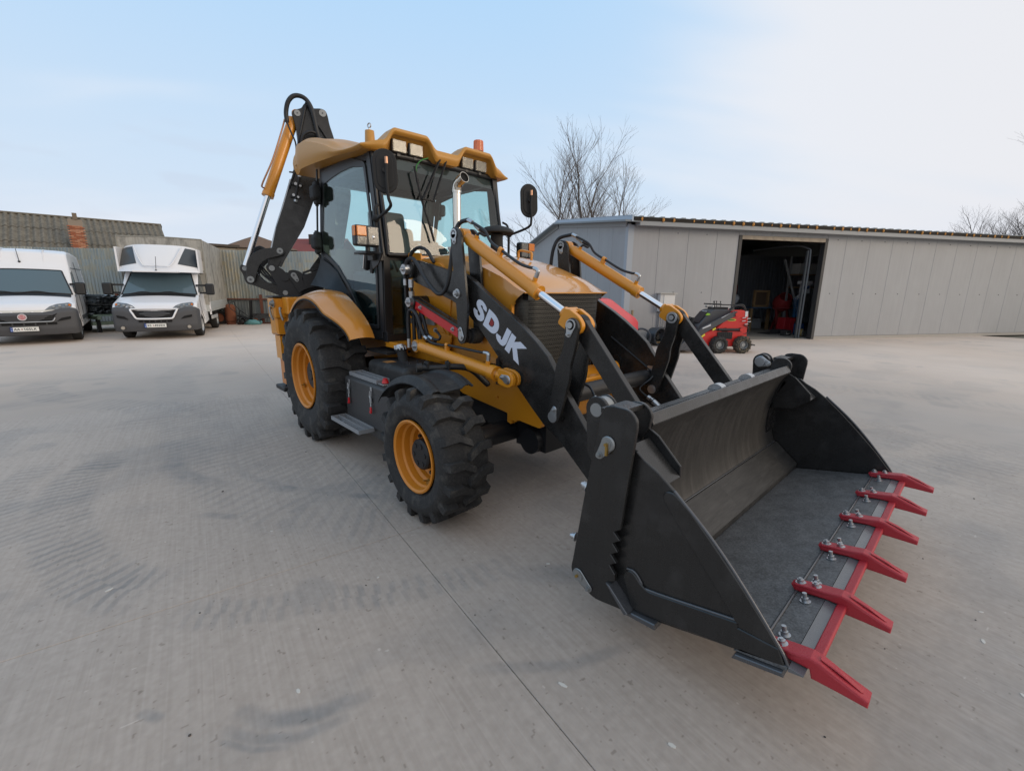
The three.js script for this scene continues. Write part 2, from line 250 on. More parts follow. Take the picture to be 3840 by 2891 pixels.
function concrete(a, b, fine) {
  const l1 = fbm(a * 0.16 + 3, b * 0.16 + 9, 101, 4), l2 = fbm(a * 0.75 + 5, b * 0.75, 103, 4), sw = fbm(a * 0.5, b * 2.2 + 2, 107, 3);
  let k = 0.618 + 0.11 * (l1 - 0.5) + 0.06 * (l2 - 0.5) + 0.02 * (sw - 0.5);
  const far = sm(5, 11, Math.hypot(a + 0.5, b * 0.9)); k += 0.125 * far;      // paler beyond the first slabs
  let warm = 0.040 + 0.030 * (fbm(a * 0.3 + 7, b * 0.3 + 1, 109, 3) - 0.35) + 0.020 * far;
  if (fine) {
    const br = vn(b * 150, a * 3.2, 111), br2 = vn(b * 62, a * 1.6, 112), gr = fbm(a * 44, b * 44, 113, 3);
    k += 0.036 * (br - 0.5) + 0.010 * (br2 - 0.5) + 0.060 * (gr - 0.5);
    const pit = vn(a * 58, b * 58, 115); if (pit > 0.945) k -= 0.10;
    const chip = vn(a * 33 + 7, b * 33, 116); if (chip > 0.985) k += 0.09;
  }
  let dark = 0;
  for (const [p, w, l, st] of tracksAndShade) {
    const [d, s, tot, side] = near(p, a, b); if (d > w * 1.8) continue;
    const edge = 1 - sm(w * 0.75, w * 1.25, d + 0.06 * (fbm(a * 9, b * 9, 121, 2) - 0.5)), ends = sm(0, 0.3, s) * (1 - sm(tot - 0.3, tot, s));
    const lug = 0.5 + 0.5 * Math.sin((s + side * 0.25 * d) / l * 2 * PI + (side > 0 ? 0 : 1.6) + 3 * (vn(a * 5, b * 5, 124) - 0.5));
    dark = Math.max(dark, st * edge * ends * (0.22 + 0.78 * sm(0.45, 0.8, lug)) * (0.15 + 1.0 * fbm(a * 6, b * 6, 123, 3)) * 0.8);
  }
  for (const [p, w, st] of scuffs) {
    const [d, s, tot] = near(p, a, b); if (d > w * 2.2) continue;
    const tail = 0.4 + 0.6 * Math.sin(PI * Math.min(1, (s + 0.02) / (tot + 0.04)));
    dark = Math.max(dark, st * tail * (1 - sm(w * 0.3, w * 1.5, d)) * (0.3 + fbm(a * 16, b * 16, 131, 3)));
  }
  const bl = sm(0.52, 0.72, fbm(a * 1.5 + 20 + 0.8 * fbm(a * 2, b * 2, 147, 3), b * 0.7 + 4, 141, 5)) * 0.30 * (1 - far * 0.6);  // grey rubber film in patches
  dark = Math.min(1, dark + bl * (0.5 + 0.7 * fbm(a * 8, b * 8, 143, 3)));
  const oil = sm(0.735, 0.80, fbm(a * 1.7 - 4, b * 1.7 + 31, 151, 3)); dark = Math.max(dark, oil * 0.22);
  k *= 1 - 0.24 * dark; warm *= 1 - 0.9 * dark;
  return [k + warm, k, k - warm * 0.9];
}
const NA = [-5.0, 5.0], NB = [-5.8, 5.8], FA = [-30, 15], FB = [-23.2, 11.6];
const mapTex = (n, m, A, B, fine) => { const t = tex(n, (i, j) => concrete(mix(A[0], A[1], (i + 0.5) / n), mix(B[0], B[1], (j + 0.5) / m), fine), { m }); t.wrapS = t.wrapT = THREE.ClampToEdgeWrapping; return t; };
const broom = tex(512, (i, j) => { const a = vn(j / 3.0, i / 90, 201, 0), b = vn(j / 1.4, i / 40, 202), c = fbm(i / 10, j / 10, 203, 3); return 0.5 + 0.22 * (a - 0.5) + 0.18 * (b - 0.5) + 0.5 * (c - 0.5); }, { srgb: false, rep: 1 });
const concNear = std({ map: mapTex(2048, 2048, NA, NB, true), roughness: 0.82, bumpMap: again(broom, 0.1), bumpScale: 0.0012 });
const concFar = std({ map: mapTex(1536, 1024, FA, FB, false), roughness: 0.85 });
concNear.bumpMap.repeat.set(12, 14);
const slabPart = (a0, a1, b0, b1, nearBy) => {      // top with dropped arris edges, uv of the whole pour
  const gap = nearBy ? 0.0014 : 0.0008, ch = nearBy ? 0.0022 : 0.001, y0 = -0.05, A = nearBy ? NA : FA, B = nearBy ? NB : FB, p = [], uv = [];
  const q = (a, b, y) => { const [x, z] = toW(a, b); return [x, y, z, (a - A[0]) / (A[1] - A[0]), (b - B[0]) / (B[1] - B[0])]; };
  const quad = (c) => [0, 2, 1, 0, 3, 2].forEach((i) => { p.push(c[i][0], c[i][1], c[i][2]); uv.push(c[i][3], c[i][4]); });
  const o = [a0 + gap, a1 - gap, b0 + gap, b1 - gap], t = [o[0] + ch, o[1] - ch, o[2] + ch, o[3] - ch];
  const T = [q(t[0], t[2], 0), q(t[1], t[2], 0), q(t[1], t[3], 0), q(t[0], t[3], 0)], O = [q(o[0], o[2], -ch), q(o[1], o[2], -ch), q(o[1], o[3], -ch), q(o[0], o[3], -ch)], L = [q(o[0], o[2], y0), q(o[1], o[2], y0), q(o[1], o[3], y0), q(o[0], o[3], y0)];
  quad(T); for (let i = 0; i < 4; i++) { const k = (i + 1) % 4; quad([T[i], O[i], O[k], T[k]].reverse()); quad([O[i], L[i], L[k], O[k]].reverse()); }
  const g = new THREE.BufferGeometry(); g.setAttribute('position', new THREE.Float32BufferAttribute(p, 3)); g.setAttribute('uv', new THREE.Float32BufferAttribute(uv, 2)); g.computeVertexNormals(); return g;
};
{
  const ground = new THREE.Group(); ground.name = 'concrete_yard'; ground.userData.kind = 'structure'; scene.add(ground);
  for (let a = -30; a < 15; a += 5) for (let b = -23.2; b < 11; b += 5.8) {
    const n = a >= -5 && a < 5 && b > -6 && b < 5;
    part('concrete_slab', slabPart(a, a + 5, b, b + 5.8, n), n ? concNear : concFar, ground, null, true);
  }
  const base = new THREE.PlaneGeometry(1600, 1600).rotateX(-PI / 2); mv(base, 0, -0.055, 0);
  struct('ground', base, std({ color: S('#6d6b60'), roughness: 0.95 }));
}
// ---- shed ----
const shedX = -2.67, shedZ = -8.715, shedT = 1.056;
const panelTex = tex(256, (i, j) => { const n = fbm(i / 32, j / 64, 301, 4, 8), s = vn(i / 2.5, j / 90, 303); const k = 0.60 + 0.03 * (n - 0.5) + 0.014 * (s - 0.5); return [k * 0.99, k, k * 1.015]; }, { rep: 3.2 });
const MS = {
  wall: std({ map: panelTex, roughness: 0.55, bumpMap: again(paintN, 1.2), bumpScale: 0.004 }), trim: std({ color: S('#9ba3ab'), roughness: 0.5 }), fascia: std({ color: S('#8d9092'), roughness: 0.55 }),
  dark: std({ color: S('#2e2f31'), roughness: 0.6 }), foam: std({ color: S('#c08a4a'), roughness: 0.95, bumpMap: fineN, bumpScale: 0.004 }), eave: std({ color: S('#2b2723'), roughness: 0.9, bumpMap: fineN, bumpScale: 0.006 }),
  roof: std({ color: S('#7c8388'), roughness: 0.5 }), base: std({ color: S('#a5a098'), roughness: 0.85, bumpMap: fineN, bumpScale: 0.003 }), lintel: std({ color: S('#8b8174'), roughness: 0.55, metalness: 0.2, bumpMap: again(paintN, 0.7), bumpScale: 0.02 }),
  floor: std({ color: S('#8f8a82'), roughness: 0.9 }), inner: std({ color: S('#a2a8b0'), roughness: 0.8 }),
};
{
  const shed = thing('storage_shed', 'long low grey panel shed with a wide open doorway, behind the yellow machine', 'building', [shedX, 0, shedZ], shedT);
  const J0 = 0.981, JP = 0.979, WH = 3.40, L = 24, D = 12, DL = 3.71, DR = 7.08, DT = 3.24;
  const panel = (x0, x1, y0, y1) => part('wall_panel', plate([[x0 + 0.002, y0], [x1 - 0.002, y0], [x1 - 0.002, y1], [x0 + 0.002, y1]], -0.08, 0, { bevel: 0.005 }), MS.wall, shed);
  const joints = [0.05]; for (let k = 0; k < 24; k++) joints.push(J0 + k * JP);
  for (let k = 0; k + 1 < joints.length; k++) {
    const a = joints[k], b = joints[k + 1];
    if (b <= DL || a >= DR) panel(a, b, 0.10, WH); else { if (a < DL) panel(a, DL, 0.10, WH); if (b > DR) panel(DR, b, 0.10, WH); panel(Math.max(a, DL), Math.min(b, DR), DT + 0.004, WH); }
  }
  part('base_strip', [bx2(0.0, DL - 0.01, 0, 0.095, -0.09, 0.012), bx2(DR + 0.01, L, 0, 0.095, -0.09, 0.012)], MS.base, shed);
  part('corner_trim', [bx2(-0.012, 0.17, 0.096, WH - 0.002, 0.003, 0.012), bx2(-0.014, -0.004, 0.096, WH - 0.002, -0.16, 0.010)], MS.trim, shed);
  // doorway
  part('door_jamb', bx2(DL, DL + 0.11, 0, DT, -0.16, 0.02), MS.dark, shed); part('door_jamb', bx2(DR - 0.11, DR, 0, DT, -0.16, 0.02), MS.dark, shed);
  part('door_lintel', bx2(DL + 0.112, DR - 0.112, DT - 0.11, DT, -0.10, 0.018), MS.lintel, shed);
  part('door_rail', [tube([[DR - 0.32, 0, -0.28], [DR - 0.32, 2.6, -0.28], [DR - 0.36, 2.95, -0.36], [DR - 0.5, 3.08, -0.8], [DR - 0.5, 3.08, -2.6]], 0.035, 40, 6), bx2(DR - 0.42, DR - 0.36, 0, 2.9, -0.36, -0.30)], std({ color: S('#5a5f64'), roughness: 0.45, metalness: 0.5 }), shed);
  // gable end (left) with a low ridge, and the walls nobody sees
  const gy = (d) => 3.44 + 0.118 * (d < 6 ? d : D - d);
  for (let k = 0; k < 12; k++) { const a = k, b = k + 1, g = plate([[a + 0.004, 0.02], [b - 0.004, 0.02], [b - 0.004, gy(b)], [a + 0.004, gy(a)]], 0, 0.08, { bevel: 0.006 }); g.rotateY(PI / 2); part('gable_panel', g, MS.wall, shed); }
  part('back_wall', bx2(0.09, L, 0, 3.4, -D, -D + 0.08), MS.inner, shed);
  part('end_wall', bx2(L - 0.08, L, 0, 3.4, -D + 0.09, -0.09), MS.inner, shed);
  part('partition', [bx2(2.2, 2.3, 0, 3.3, -D + 0.1, -0.1), bx2(13.5, 13.6, 0, 3.3, -D + 0.1, -0.1), bx2(2.31, 13.49, 0, 3.3, -7.2, -7.1)], MS.inner, shed);
  part('inner_sheet', Array.from({ length: 60 }, (_, k) => bx(0.05, 3.0, 0.03, 2.5 + k * 0.18, 1.6, -7.08)), std({ color: S('#b0b7c0'), roughness: 0.7 }), shed);
  part('floor', bx2(2.31, 13.49, -0.04, 0.012, -7.1, -0.17), MS.floor, shed);
  // roof
  const slope = Math.atan(0.118), rise = (z) => 3.50 + 0.118 * Math.min(-z, D + z);
  const roofHalf = (s) => { const g = []; const ln = 6.3 / Math.cos(slope); g.push(mv(rot(bx(L + 0.3, 0.05, ln), s > 0 ? slope : -slope, 0, 0), L / 2 - 0.12, 3.50 + 0.118 * 2.85, s > 0 ? -2.85 : -D + 2.85)); for (let k = 0; k < 73; k++) g.push(mv(rot(bx(0.11, 0.04, ln), s > 0 ? slope : -slope, 0, 0), 0.06 + k * 0.333, 3.545 + 0.118 * 2.85, s > 0 ? -2.85 : -D + 2.85)); return g; };
  part('roof', [roofHalf(1), roofHalf(-1)], MS.roof, shed);
  part('fascia', [bx2(0.19, L, 3.355, 3.47, 0.02, 0.30)], MS.fascia, shed);
  part('eave_edge', bx2(0.0, L, 3.472, 3.565, 0.10, 0.312), MS.eave, shed);
  part('roof_edge', [bx2(0.0, L, 3.567, 3.578, 0.05, 0.335), ...Array.from({ length: 72 }, (_, k) => bx(0.12, 0.022, 0.28, 0.2 + k * 0.333, 3.589, 0.20))], MS.roof, shed);
  const r = rng(5), foamG = [0, 1, 2, 3].map((s) => { const q = rng(40 + s), g = new THREE.SphereGeometry(0.06, 7, 5); const p = g.attributes.position; for (let i = 0; i < p.count; i++) p.setXYZ(i, p.getX(i) * (0.45 + 0.35 * q()), p.getY(i) * (0.7 + 0.5 * q()), p.getZ(i) * 0.5); g.computeVertexNormals(); return fuse(g); });
  for (let k = 0; k < 70; k++) { if (r() < 0.12) continue; const o = new THREE.Mesh(foamG[k % 4], MS.foam); o.name = 'foam_plug'; o.position.set(0.22 + k * 0.333 + 0.03 * (r() - 0.5), 3.52 + 0.008 * (r() - 0.5), 0.318); o.scale.setScalar(0.55 + 0.55 * r()); o.castShadow = o.receiveShadow = true; shed.add(o); }
  const verge = (s) => { const len = 6.35 / Math.cos(slope); return [mv(rot(bx(0.05, 0.15, len), s > 0 ? slope : -slope, 0, 0), -0.06, 3.56 + 0.118 * 2.85, s > 0 ? -2.85 : -D + 2.85), mv(rot(bx(0.14, 0.012, len), s > 0 ? slope : -slope, 0, 0), -0.02, 3.645 + 0.118 * 2.85, s > 0 ? -2.85 : -D + 2.85)]; };
  part('verge_trim', [verge(1), verge(-1)], std({ color: S('#a4b2c0'), roughness: 0.4 }), shed);
  part('verge_board', [1, -1].map((s) => mv(rot(bx(0.03, 0.16, 5.9), s > 0 ? slope : -slope, 0, 0), -0.03, 3.42 + 0.118 * 3.0, s > 0 ? -3.0 : -D + 3.0)), MS.fascia, shed);
  const rv = []; for (let k = 0; k < 22; k++) for (const y of [3.22, 1.52]) { const x = J0 + k * JP + 0.62; if (x > DL - 0.2 && x < DR + 0.1) continue; rv.push(cyl([x, y, 0], [x, y, 0.012], 0.016, 0.012, 6)); }
  const rvo = part('wall_screw', rv, MS.dark, shed); rvo.userData.kind = 'stuff';
}
// things inside and by the shed; frame: along the front, up, out of the front
const shedPos = (a, y, d) => { const c = Math.cos(shedT), s = Math.sin(shedT); return [shedX + a * c + d * s, y, shedZ - a * s + d * c]; };
const inShed = (n, l, c, a, d, turn = 0, g) => thing(n, l, c, shedPos(a, 0.012, d), shedT + turn, g);
{
  const mr = std({ color: S('#a8222c'), roughness: 0.5 }), wood = std({ color: S('#7d6546'), roughness: 0.85 }), grey = std({ color: S('#8c8f92'), roughness: 0.8 });
  let o = inShed('red_cabinet', 'red sheet metal box standing on the shed floor beneath the red mixer drum', 'box', 8.02, -2.1);
  part('cabinet_body', plate([[-0.29, 0], [0.29, 0], [0.24, 0.58], [-0.24, 0.58]], -0.18, 0.18, { bevel: 0.01 }), mr, o); part('cabinet_door', plate([[-0.02, 0.03], [0.27, 0.03], [0.225, 0.55], [-0.02, 0.55]], 0.181, 0.195), std({ color: S('#b82a33'), roughness: 0.5 }), o);
  part('handle', bx(0.02, 0.12, 0.03, 0.18, 0.38, 0.21), MS.dark, o);
  o = inShed('concrete_mixer', 'dull red mixer drum on a stand just inside the open shed doorway', 'mixer', 8.35, -2.75);
  part('drum', rot(new THREE.LatheGeometry([[0.0, -0.33], [0.22, -0.32], [0.33, -0.12], [0.34, 0.05], [0.24, 0.33], [0.22, 0.34], [0.22, 0.31], [0.30, 0.05]].map((p) => new THREE.Vector2(...p)), 24), 0.75, 0, 0.35).translate(0, 1.12, 0), std({ color: S('#8c2a2c'), roughness: 0.55 }), o);
  part('stand', [bar([-0.3, 0, 0.2], [-0.25, 0.9, 0], 0.07, 0.07), bar([0.3, 0, 0.2], [0.25, 0.9, 0], 0.07, 0.07), bar([0, 0, -0.4], [0, 0.9, -0.1], 0.07, 0.07), rot(new THREE.TorusGeometry(0.35, 0.03, 6, 24), PI / 2).translate(0, 0.92, 0)], std({ color: S('#7c2728'), roughness: 0.6 }), o);
  o = inShed('wooden_crate', 'open wooden frame crate standing on a bench at the back of the shed doorway', 'crate', 7.55, -3.0);
  for (const [a, b] of [[[-0.32, 0.98, 0], [-0.32, 1.56, 0]], [[0.32, 0.98, 0], [0.32, 1.56, 0]], [[-0.36, 1.56, 0], [0.36, 1.56, 0]], [[-0.36, 0.98, 0], [0.36, 0.98, 0]]]) part('crate_rail', bar(a, b, 0.08, 0.08), wood, o);
  part('crate_panel', bx(0.6, 0.56, 0.02, 0, 1.27, -0.05), std({ color: S('#4a3c30'), roughness: 0.9 }), o);
  o = inShed('work_bench', 'timber bench with a blue top inside the shed doorway', 'bench', 7.75, -3.2);
  part('bench_top', bx(1.5, 0.05, 0.7, 0, 0.92, 0), std({ color: S('#2a4a66'), roughness: 0.6 }), o); for (const x of [-0.68, 0.68]) for (const z of [-0.28, 0.28]) part('leg', bx2(x - 0.05, x + 0.05, 0, 0.893, z - 0.05, z + 0.05), wood, o);
  o = inShed('storage_box', 'low grey box on the shed floor left of the red cabinet', 'box', 8.0, -4.2); part('box_body', rb(1.1, 0.36, 0.6, 0.03, 0, 0.18, 0), grey, o); part('box_lid', rb(1.14, 0.05, 0.64, 0.02, 0, 0.388, 0), std({ color: S('#a2a5a7'), roughness: 0.7 }), o);
  o = inShed('mat', 'black rubber mat lying on the floor in the shed doorway', 'mat', 7.2, -1.9, 0.2); part('sheet', bx(0.9, 0.03, 0.5, 0, 0.015, 0), MS.dark, o); part('fold', bx(0.5, 0.12, 0.3, 0.3, 0.091, 0.05), MS.dark, o);
  o = inShed('cable_reel', 'pale yellow film roll lying by the right door jamb', 'roll', 7.42, -0.88, 0.5); part('roll_body', rot(new THREE.CylinderGeometry(0.13, 0.13, 0.2, 20), PI / 2).translate(0, 0.13, 0), std({ color: S('#a68f57'), roughness: 0.7 }), o); part('roll_end', rot(new THREE.CylinderGeometry(0.11, 0.11, 0.012, 20), PI / 2).translate(0, 0.13, 0.107), std({ color: S('#b9b6ab'), roughness: 0.7 }), o); part('roll_core', rot(new THREE.CylinderGeometry(0.035, 0.035, 0.02, 12), PI / 2).translate(0, 0.13, 0.112), MS.dark, o);
  o = inShed('battery', 'small black case with white print on the floor by the film roll', 'case', 7.05, -1.1, 0.15); part('case', rb(0.34, 0.2, 0.18, 0.015, 0, 0.1, 0), MS.dark, o);
  { const t = canvasTex(256, 128, (g, w, h) => { g.fillStyle = '#1b1b1c'; g.fillRect(0, 0, w, h); g.fillStyle = '#c9c9c9'; g.font = 'bold 52px sans-serif'; g.fillText('Z.', 26, 58); g.fillRect(24, 76, 190, 10); g.fillRect(24, 96, 150, 8); }); const p = new THREE.PlaneGeometry(0.26, 0.14).translate(0, 0.1, 0.093); part('print', p, std({ map: t, roughness: 0.6 }), o, null, true); }
  o = inShed('blue_canister', 'blue plastic canister behind the film roll inside the shed', 'canister', 7.75, -1.25); part('body', [rb(0.3, 0.42, 0.24, 0.05, 0, 0.21, 0), cyl([0.05, 0.42, 0], [0.05, 0.48, 0], 0.035)], std({ color: S('#1c3f6b'), roughness: 0.5 }), o); part('cap', cyl([0.05, 0.481, 0], [0.05, 0.51, 0], 0.042), MS.dark, o);
  o = inShed('steel_shelf', 'steel shelf with pale boxes against the right inner wall of the shed', 'shelf', 8.85, -2.45); for (const y of [1.72, 2.2]) part('shelf_board', bx(0.95, 0.04, 0.5, 0, y, 0), wood, o); for (const x of [-0.45, 0.45]) part('upright', bx2(x - 0.03, x + 0.03, 0, 2.9, -0.22, -0.16), MS.fascia, o);
  solo('pale_box', rb(0.8, 0.4, 0.4, 0.02, 0, 0.2, 0), std({ color: S('#a6a9a8'), roughness: 0.8 }), 'pale grey box on the upper shelf inside the shed', 'box', shedPos(8.85, 2.234, -2.45), shedT);
  o = inShed('welding_machine', 'white machine head with a blue hose hanging inside the right of the shed doorway', 'machine', 8.42, -1.95);
  part('machine_body', [rb(0.42, 0.12, 0.3, 0.02, 0.05, 1.9, 0), rb(0.3, 0.36, 0.22, 0.03, 0.08, 1.67, 0), bar([-0.02, 1.55, 0.05], [-0.36, 1.3, 0.12], 0.07, 0.09)], M.white, o);
  part('column', bar([0.1, 0, -0.05], [0.05, 1.5, 0], 0.06, 0.06), MS.dark, o); part('motor', cyl([-0.15, 1.7, 0.1], [0.1, 1.72, 0.12], 0.06), std({ color: S('#1e4a7a'), roughness: 0.5 }), o);
  const coil = []; for (let i = 0; i <= 260; i++) { const t = i / 260, a = t * 2 * PI * 26, u = t < 0.5 ? t * 2 : 2 - t * 2; coil.push(V((t < 0.5 ? -0.42 : -0.28) + 0.045 * Math.cos(a) + 0.05 * Math.sin(u * 2), 1.35 - 0.72 * Math.sin(u * PI / 2), 0.12 + 0.045 * Math.sin(a))); }
  part('coiled_hose', new THREE.TubeGeometry(new THREE.CatmullRomCurve3(coil), 900, 0.010, 5), std({ color: S('#2a6a9c'), roughness: 0.45 }), o);
  o = inShed('leaning_pole', 'long steel pole leaning across the shed behind the blue hose', 'pole', 8.2, -2.2); part('pole', bar([-0.45, 2.75, -0.1], [0.65, 0.02, 0.1], 0.06, 0.06), MS.fascia, o);
  o = inShed('red_skid_frame', 'dim red machine body standing far inside the shed behind the bench', 'machine', 6.6, -4.6); part('machine_body', [rb(1.5, 0.55, 1.0, 0.05, 0, 1.55, 0), rb(1.3, 0.5, 0.9, 0.05, 0, 0.75, 0)], std({ color: S('#7a1d1d'), roughness: 0.5 }), o); part('wheel', [cyl([-0.5, 0.3, -0.6], [-0.5, 0.3, 0.6], 0.3), cyl([0.5, 0.3, -0.6], [0.5, 0.3, 0.6], 0.3)], M.rubber, o);
  { const t = new TextGeometry('SDJK', { font, size: 0.13, depth: 0.01, curveSegments: 3 }).translate(-0.1, 1.55, 0.51); part('lettering', t, MS.fascia, o); }
  o = inShed('cloth', 'grey cloth draped over a stand inside the left of the doorway', 'cloth', 5.7, -2.4); { const g = new THREE.SphereGeometry(0.2, 14, 10); const p = g.attributes.position; for (let i = 0; i < p.count; i++) { const x = p.getX(i), y = p.getY(i), z = p.getZ(i); const n = fbm(x * 8 + 3, y * 8 + z * 6, 9, 3); p.setXYZ(i, x * (0.8 + 0.7 * n), y * (y < 0 ? 1.5 : 0.8), z * (0.6 + 0.8 * n)); } g.computeVertexNormals(); part('fabric', mv(g, 0, 1.32, 0), std({ color: S('#777c84'), roughness: 0.9 }), o); part('stand', cyl([0, 0, 0], [0, 1.15, 0], 0.025), MS.dark, o); }
  // meter box on the wall
  o = inShed('meter_box', 'white electrical meter box with conduits on the shed wall left of the doorway', 'meter box', 1.33, 0.0);
  part('box_body', rb(0.50, 0.52, 0.16, 0.012, 0, 1.20, 0.09), std({ color: S('#c4c6c6'), roughness: 0.55 }), o); part('box_door', plate([[-0.13, 0.98], [0.235, 0.98], [0.235, 1.43], [-0.13, 1.43]], 0.171, 0.183), std({ color: S('#d3d3d0'), roughness: 0.5 }), o);
  part('rain_cap', bx(0.56, 0.025, 0.22, 0, 1.475, 0.115), std({ color: S('#b9b6ae'), roughness: 0.6 }), o);
  part('conduit', [-0.16, -0.10, 0.06].map((x) => cyl([x, 0, 0.05], [x, 0.94, 0.05], 0.017, 0.017, 8)), std({ color: S('#8f9194'), roughness: 0.6 }), o);
}
solo('wooden_stake', rb(0.06, 1.0, 0.05, 0.01, 0, 0.5, 0), std({ color: S('#8a7a5e'), roughness: 0.9 }), 'upright wooden stake by the shed corner behind the red car', 'stake', shedPos(0.22, 0, 0.12), shedT);
// steel rings by the wall
{
  const ms = std({ color: S('#4a4e54'), roughness: 0.5, metalness: 0.4 });
  const ring = (r, len) => new THREE.LatheGeometry([[r, 0], [r, len], [r - 0.03, len], [r - 0.03, 0], [r, 0]].map((p) => new THREE.Vector2(...p)), 40);
  const mk = (n, l, a, d, r, len, turn, junk) => { const o = inShed(n, l, 'pipe ring', a, d, turn, 'steel pipe rings by the shed wall'); part('ring', crease(rot(ring(r, len), PI / 2, 0, 0).translate(0, r, 0), 0.5), ms, o); part('flange', rot(new THREE.TorusGeometry(r - 0.005, 0.026, 8, 40), 0).translate(0, r, len), ms, o); if (junk) { part('bracket', [bar([-r * 0.7, r * 0.55, 0.12], [r * 0.75, r * 0.6, 0.12], 0.05, 0.05), bar([0, r * 0.5, 0.15], [0.05, r * 1.5, 0.15], 0.05, 0.05), cyl([0.02, r * 0.9, 0.02], [0.02, r * 0.9, 0.2], 0.07), bar([-0.1, r * 1.1, 0.15], [0.15, r * 1.45, 0.15], 0.03, 0.05)], M.darkPlastic, o); part('wedge', bx(r * 1.3, 0.03, 0.14, 0, r * 0.33, 0.2), std({ color: S('#8b7350'), roughness: 0.9 }), o); } return o; };
  mk('pipe_ring', 'black steel pipe ring lying open with fittings inside, beside the red mini loader', 0.76, 0.42, 0.25, 0.30, 0.30, true);
  mk('pipe_ring', 'steel pipe ring left of the ring with the fittings, nearer the red car', 0.34, 0.52, 0.25, 0.34, -0.5, false);
  mk('pipe_ring', 'steel pipe ring behind the others against the shed wall', 1.22, 0.10, 0.24, 0.26, 0.1, false);
}
// ---- corrugated fence ----
{
  const fn = rad(38), cx = -14.9 * Math.cos(fn), czz = -14.9 * Math.sin(fn);   // foot of the normal
  const fence = thing('corrugated_fence', 'tall weathered corrugated steel sheet fence closing the yard behind the vans', 'fence', [cx, 0, czz], Math.atan2(Math.cos(fn), Math.sin(fn)));
  // local x runs along the fence (to the right in the photo), local z faces into the yard
  const r = rng(12), mats = [['#8f9899', '#9a988a'], ['#9aa2a2', '#a7a08a'], ['#a4a7a3', '#aca48c'], ['#8b9496', '#989486']].map(([a, b], q) => { const A = S(a), B = S(b); return std({ map: tex(128, (i, j) => { const n = fbm(i / 16, j / 40, 400 + q, 4, 8), s = vn(i / 3, j / 60, 410 + q); const st = sm(0.46, 0.72, n); const c = A.clone().lerp(B, st * 0.75).multiplyScalar(0.86 + 0.26 * s); c.convertLinearToSRGB(); return [c.r, c.g, c.b]; }, { rep: 1.6, m: 256 }), roughness: 0.5, metalness: 0.35 }); });
  const low = std({ color: S('#7c8384'), roughness: 0.6, metalness: 0.3, bumpMap: again(paintN, 0.4), bumpScale: 0.01 });
  const sheet = (w, y0, y1) => { const n = 7, pt = [], pitch = w / n; for (let k = 0; k < n; k++) pt.push([k * pitch, 0], [k * pitch + pitch * 0.62, 0], [k * pitch + pitch * 0.70, 0.022], [k * pitch + pitch * 0.92, 0.022]); pt.push([w, 0]); const f = pt.slice(), b = pt.map(([x, z]) => [x, z - 0.004]).reverse(); const s = new THREE.Shape(); [...f, ...b].forEach(([x, z], i) => i ? s.lineTo(x, z) : s.moveTo(x, z)); return rot(new THREE.ExtrudeGeometry(s, { depth: y1 - y0, bevelEnabled: false }), PI / 2).translate(0, y1, 0); };
  const gu = fuse(sheet(0.9, 0, 2.05)), gl = fuse(sheet(0.9, 0, 1.1));
  for (let k = 0; k < 28; k++) {
    const x = -22.5 + k * 0.885;
    const a = new THREE.Mesh(gu, mats[Math.floor(r() * 4)]); a.name = 'fence_sheet'; a.position.set(x, 1.03 + 0.03 * (r() - 0.5), 0.0 + 0.006 * (k % 2)); a.rotation.z = 0.004 * (r() - 0.5); a.castShadow = a.receiveShadow = true; fence.add(a);
    const b = new THREE.Mesh(gl, low); b.name = 'fence_sheet'; b.position.set(x + 0.1, 0.02, -0.05 + 0.006 * (k % 2)); b.castShadow = b.receiveShadow = true; fence.add(b);
  }
  const rust = std({ color: S('#6a4234'), roughness: 0.9, bumpMap: fineN, bumpScale: 0.003 });
  part('fence_rail', [bx(25, 0.05, 0.04, -10, 1.05, 0.055), bx(25, 0.06, 0.05, -10, 0.03, 0.06)], rust, fence);
  for (const x of [-20, -17.1, -14.2, -11.3, -8.4, -5.4]) part('fence_post', bx(0.09, 1.25, 0.08, x, 0.62, 0.10), rust, fence);
  part('fence_brace', bar([-11.0, 0.1, 0.12], [-10.3, 1.05, 0.1], 0.03, 0.03), rust, fence);
}
const fencePos = (t, y, d) => { const fn = rad(38); return [(-14.9 + d) * Math.cos(fn) + t * Math.sin(fn), y, (-14.9 + d) * Math.sin(fn) - t * Math.cos(fn)]; };
const fenceT = Math.atan2(Math.cos(rad(38)), Math.sin(rad(38)));
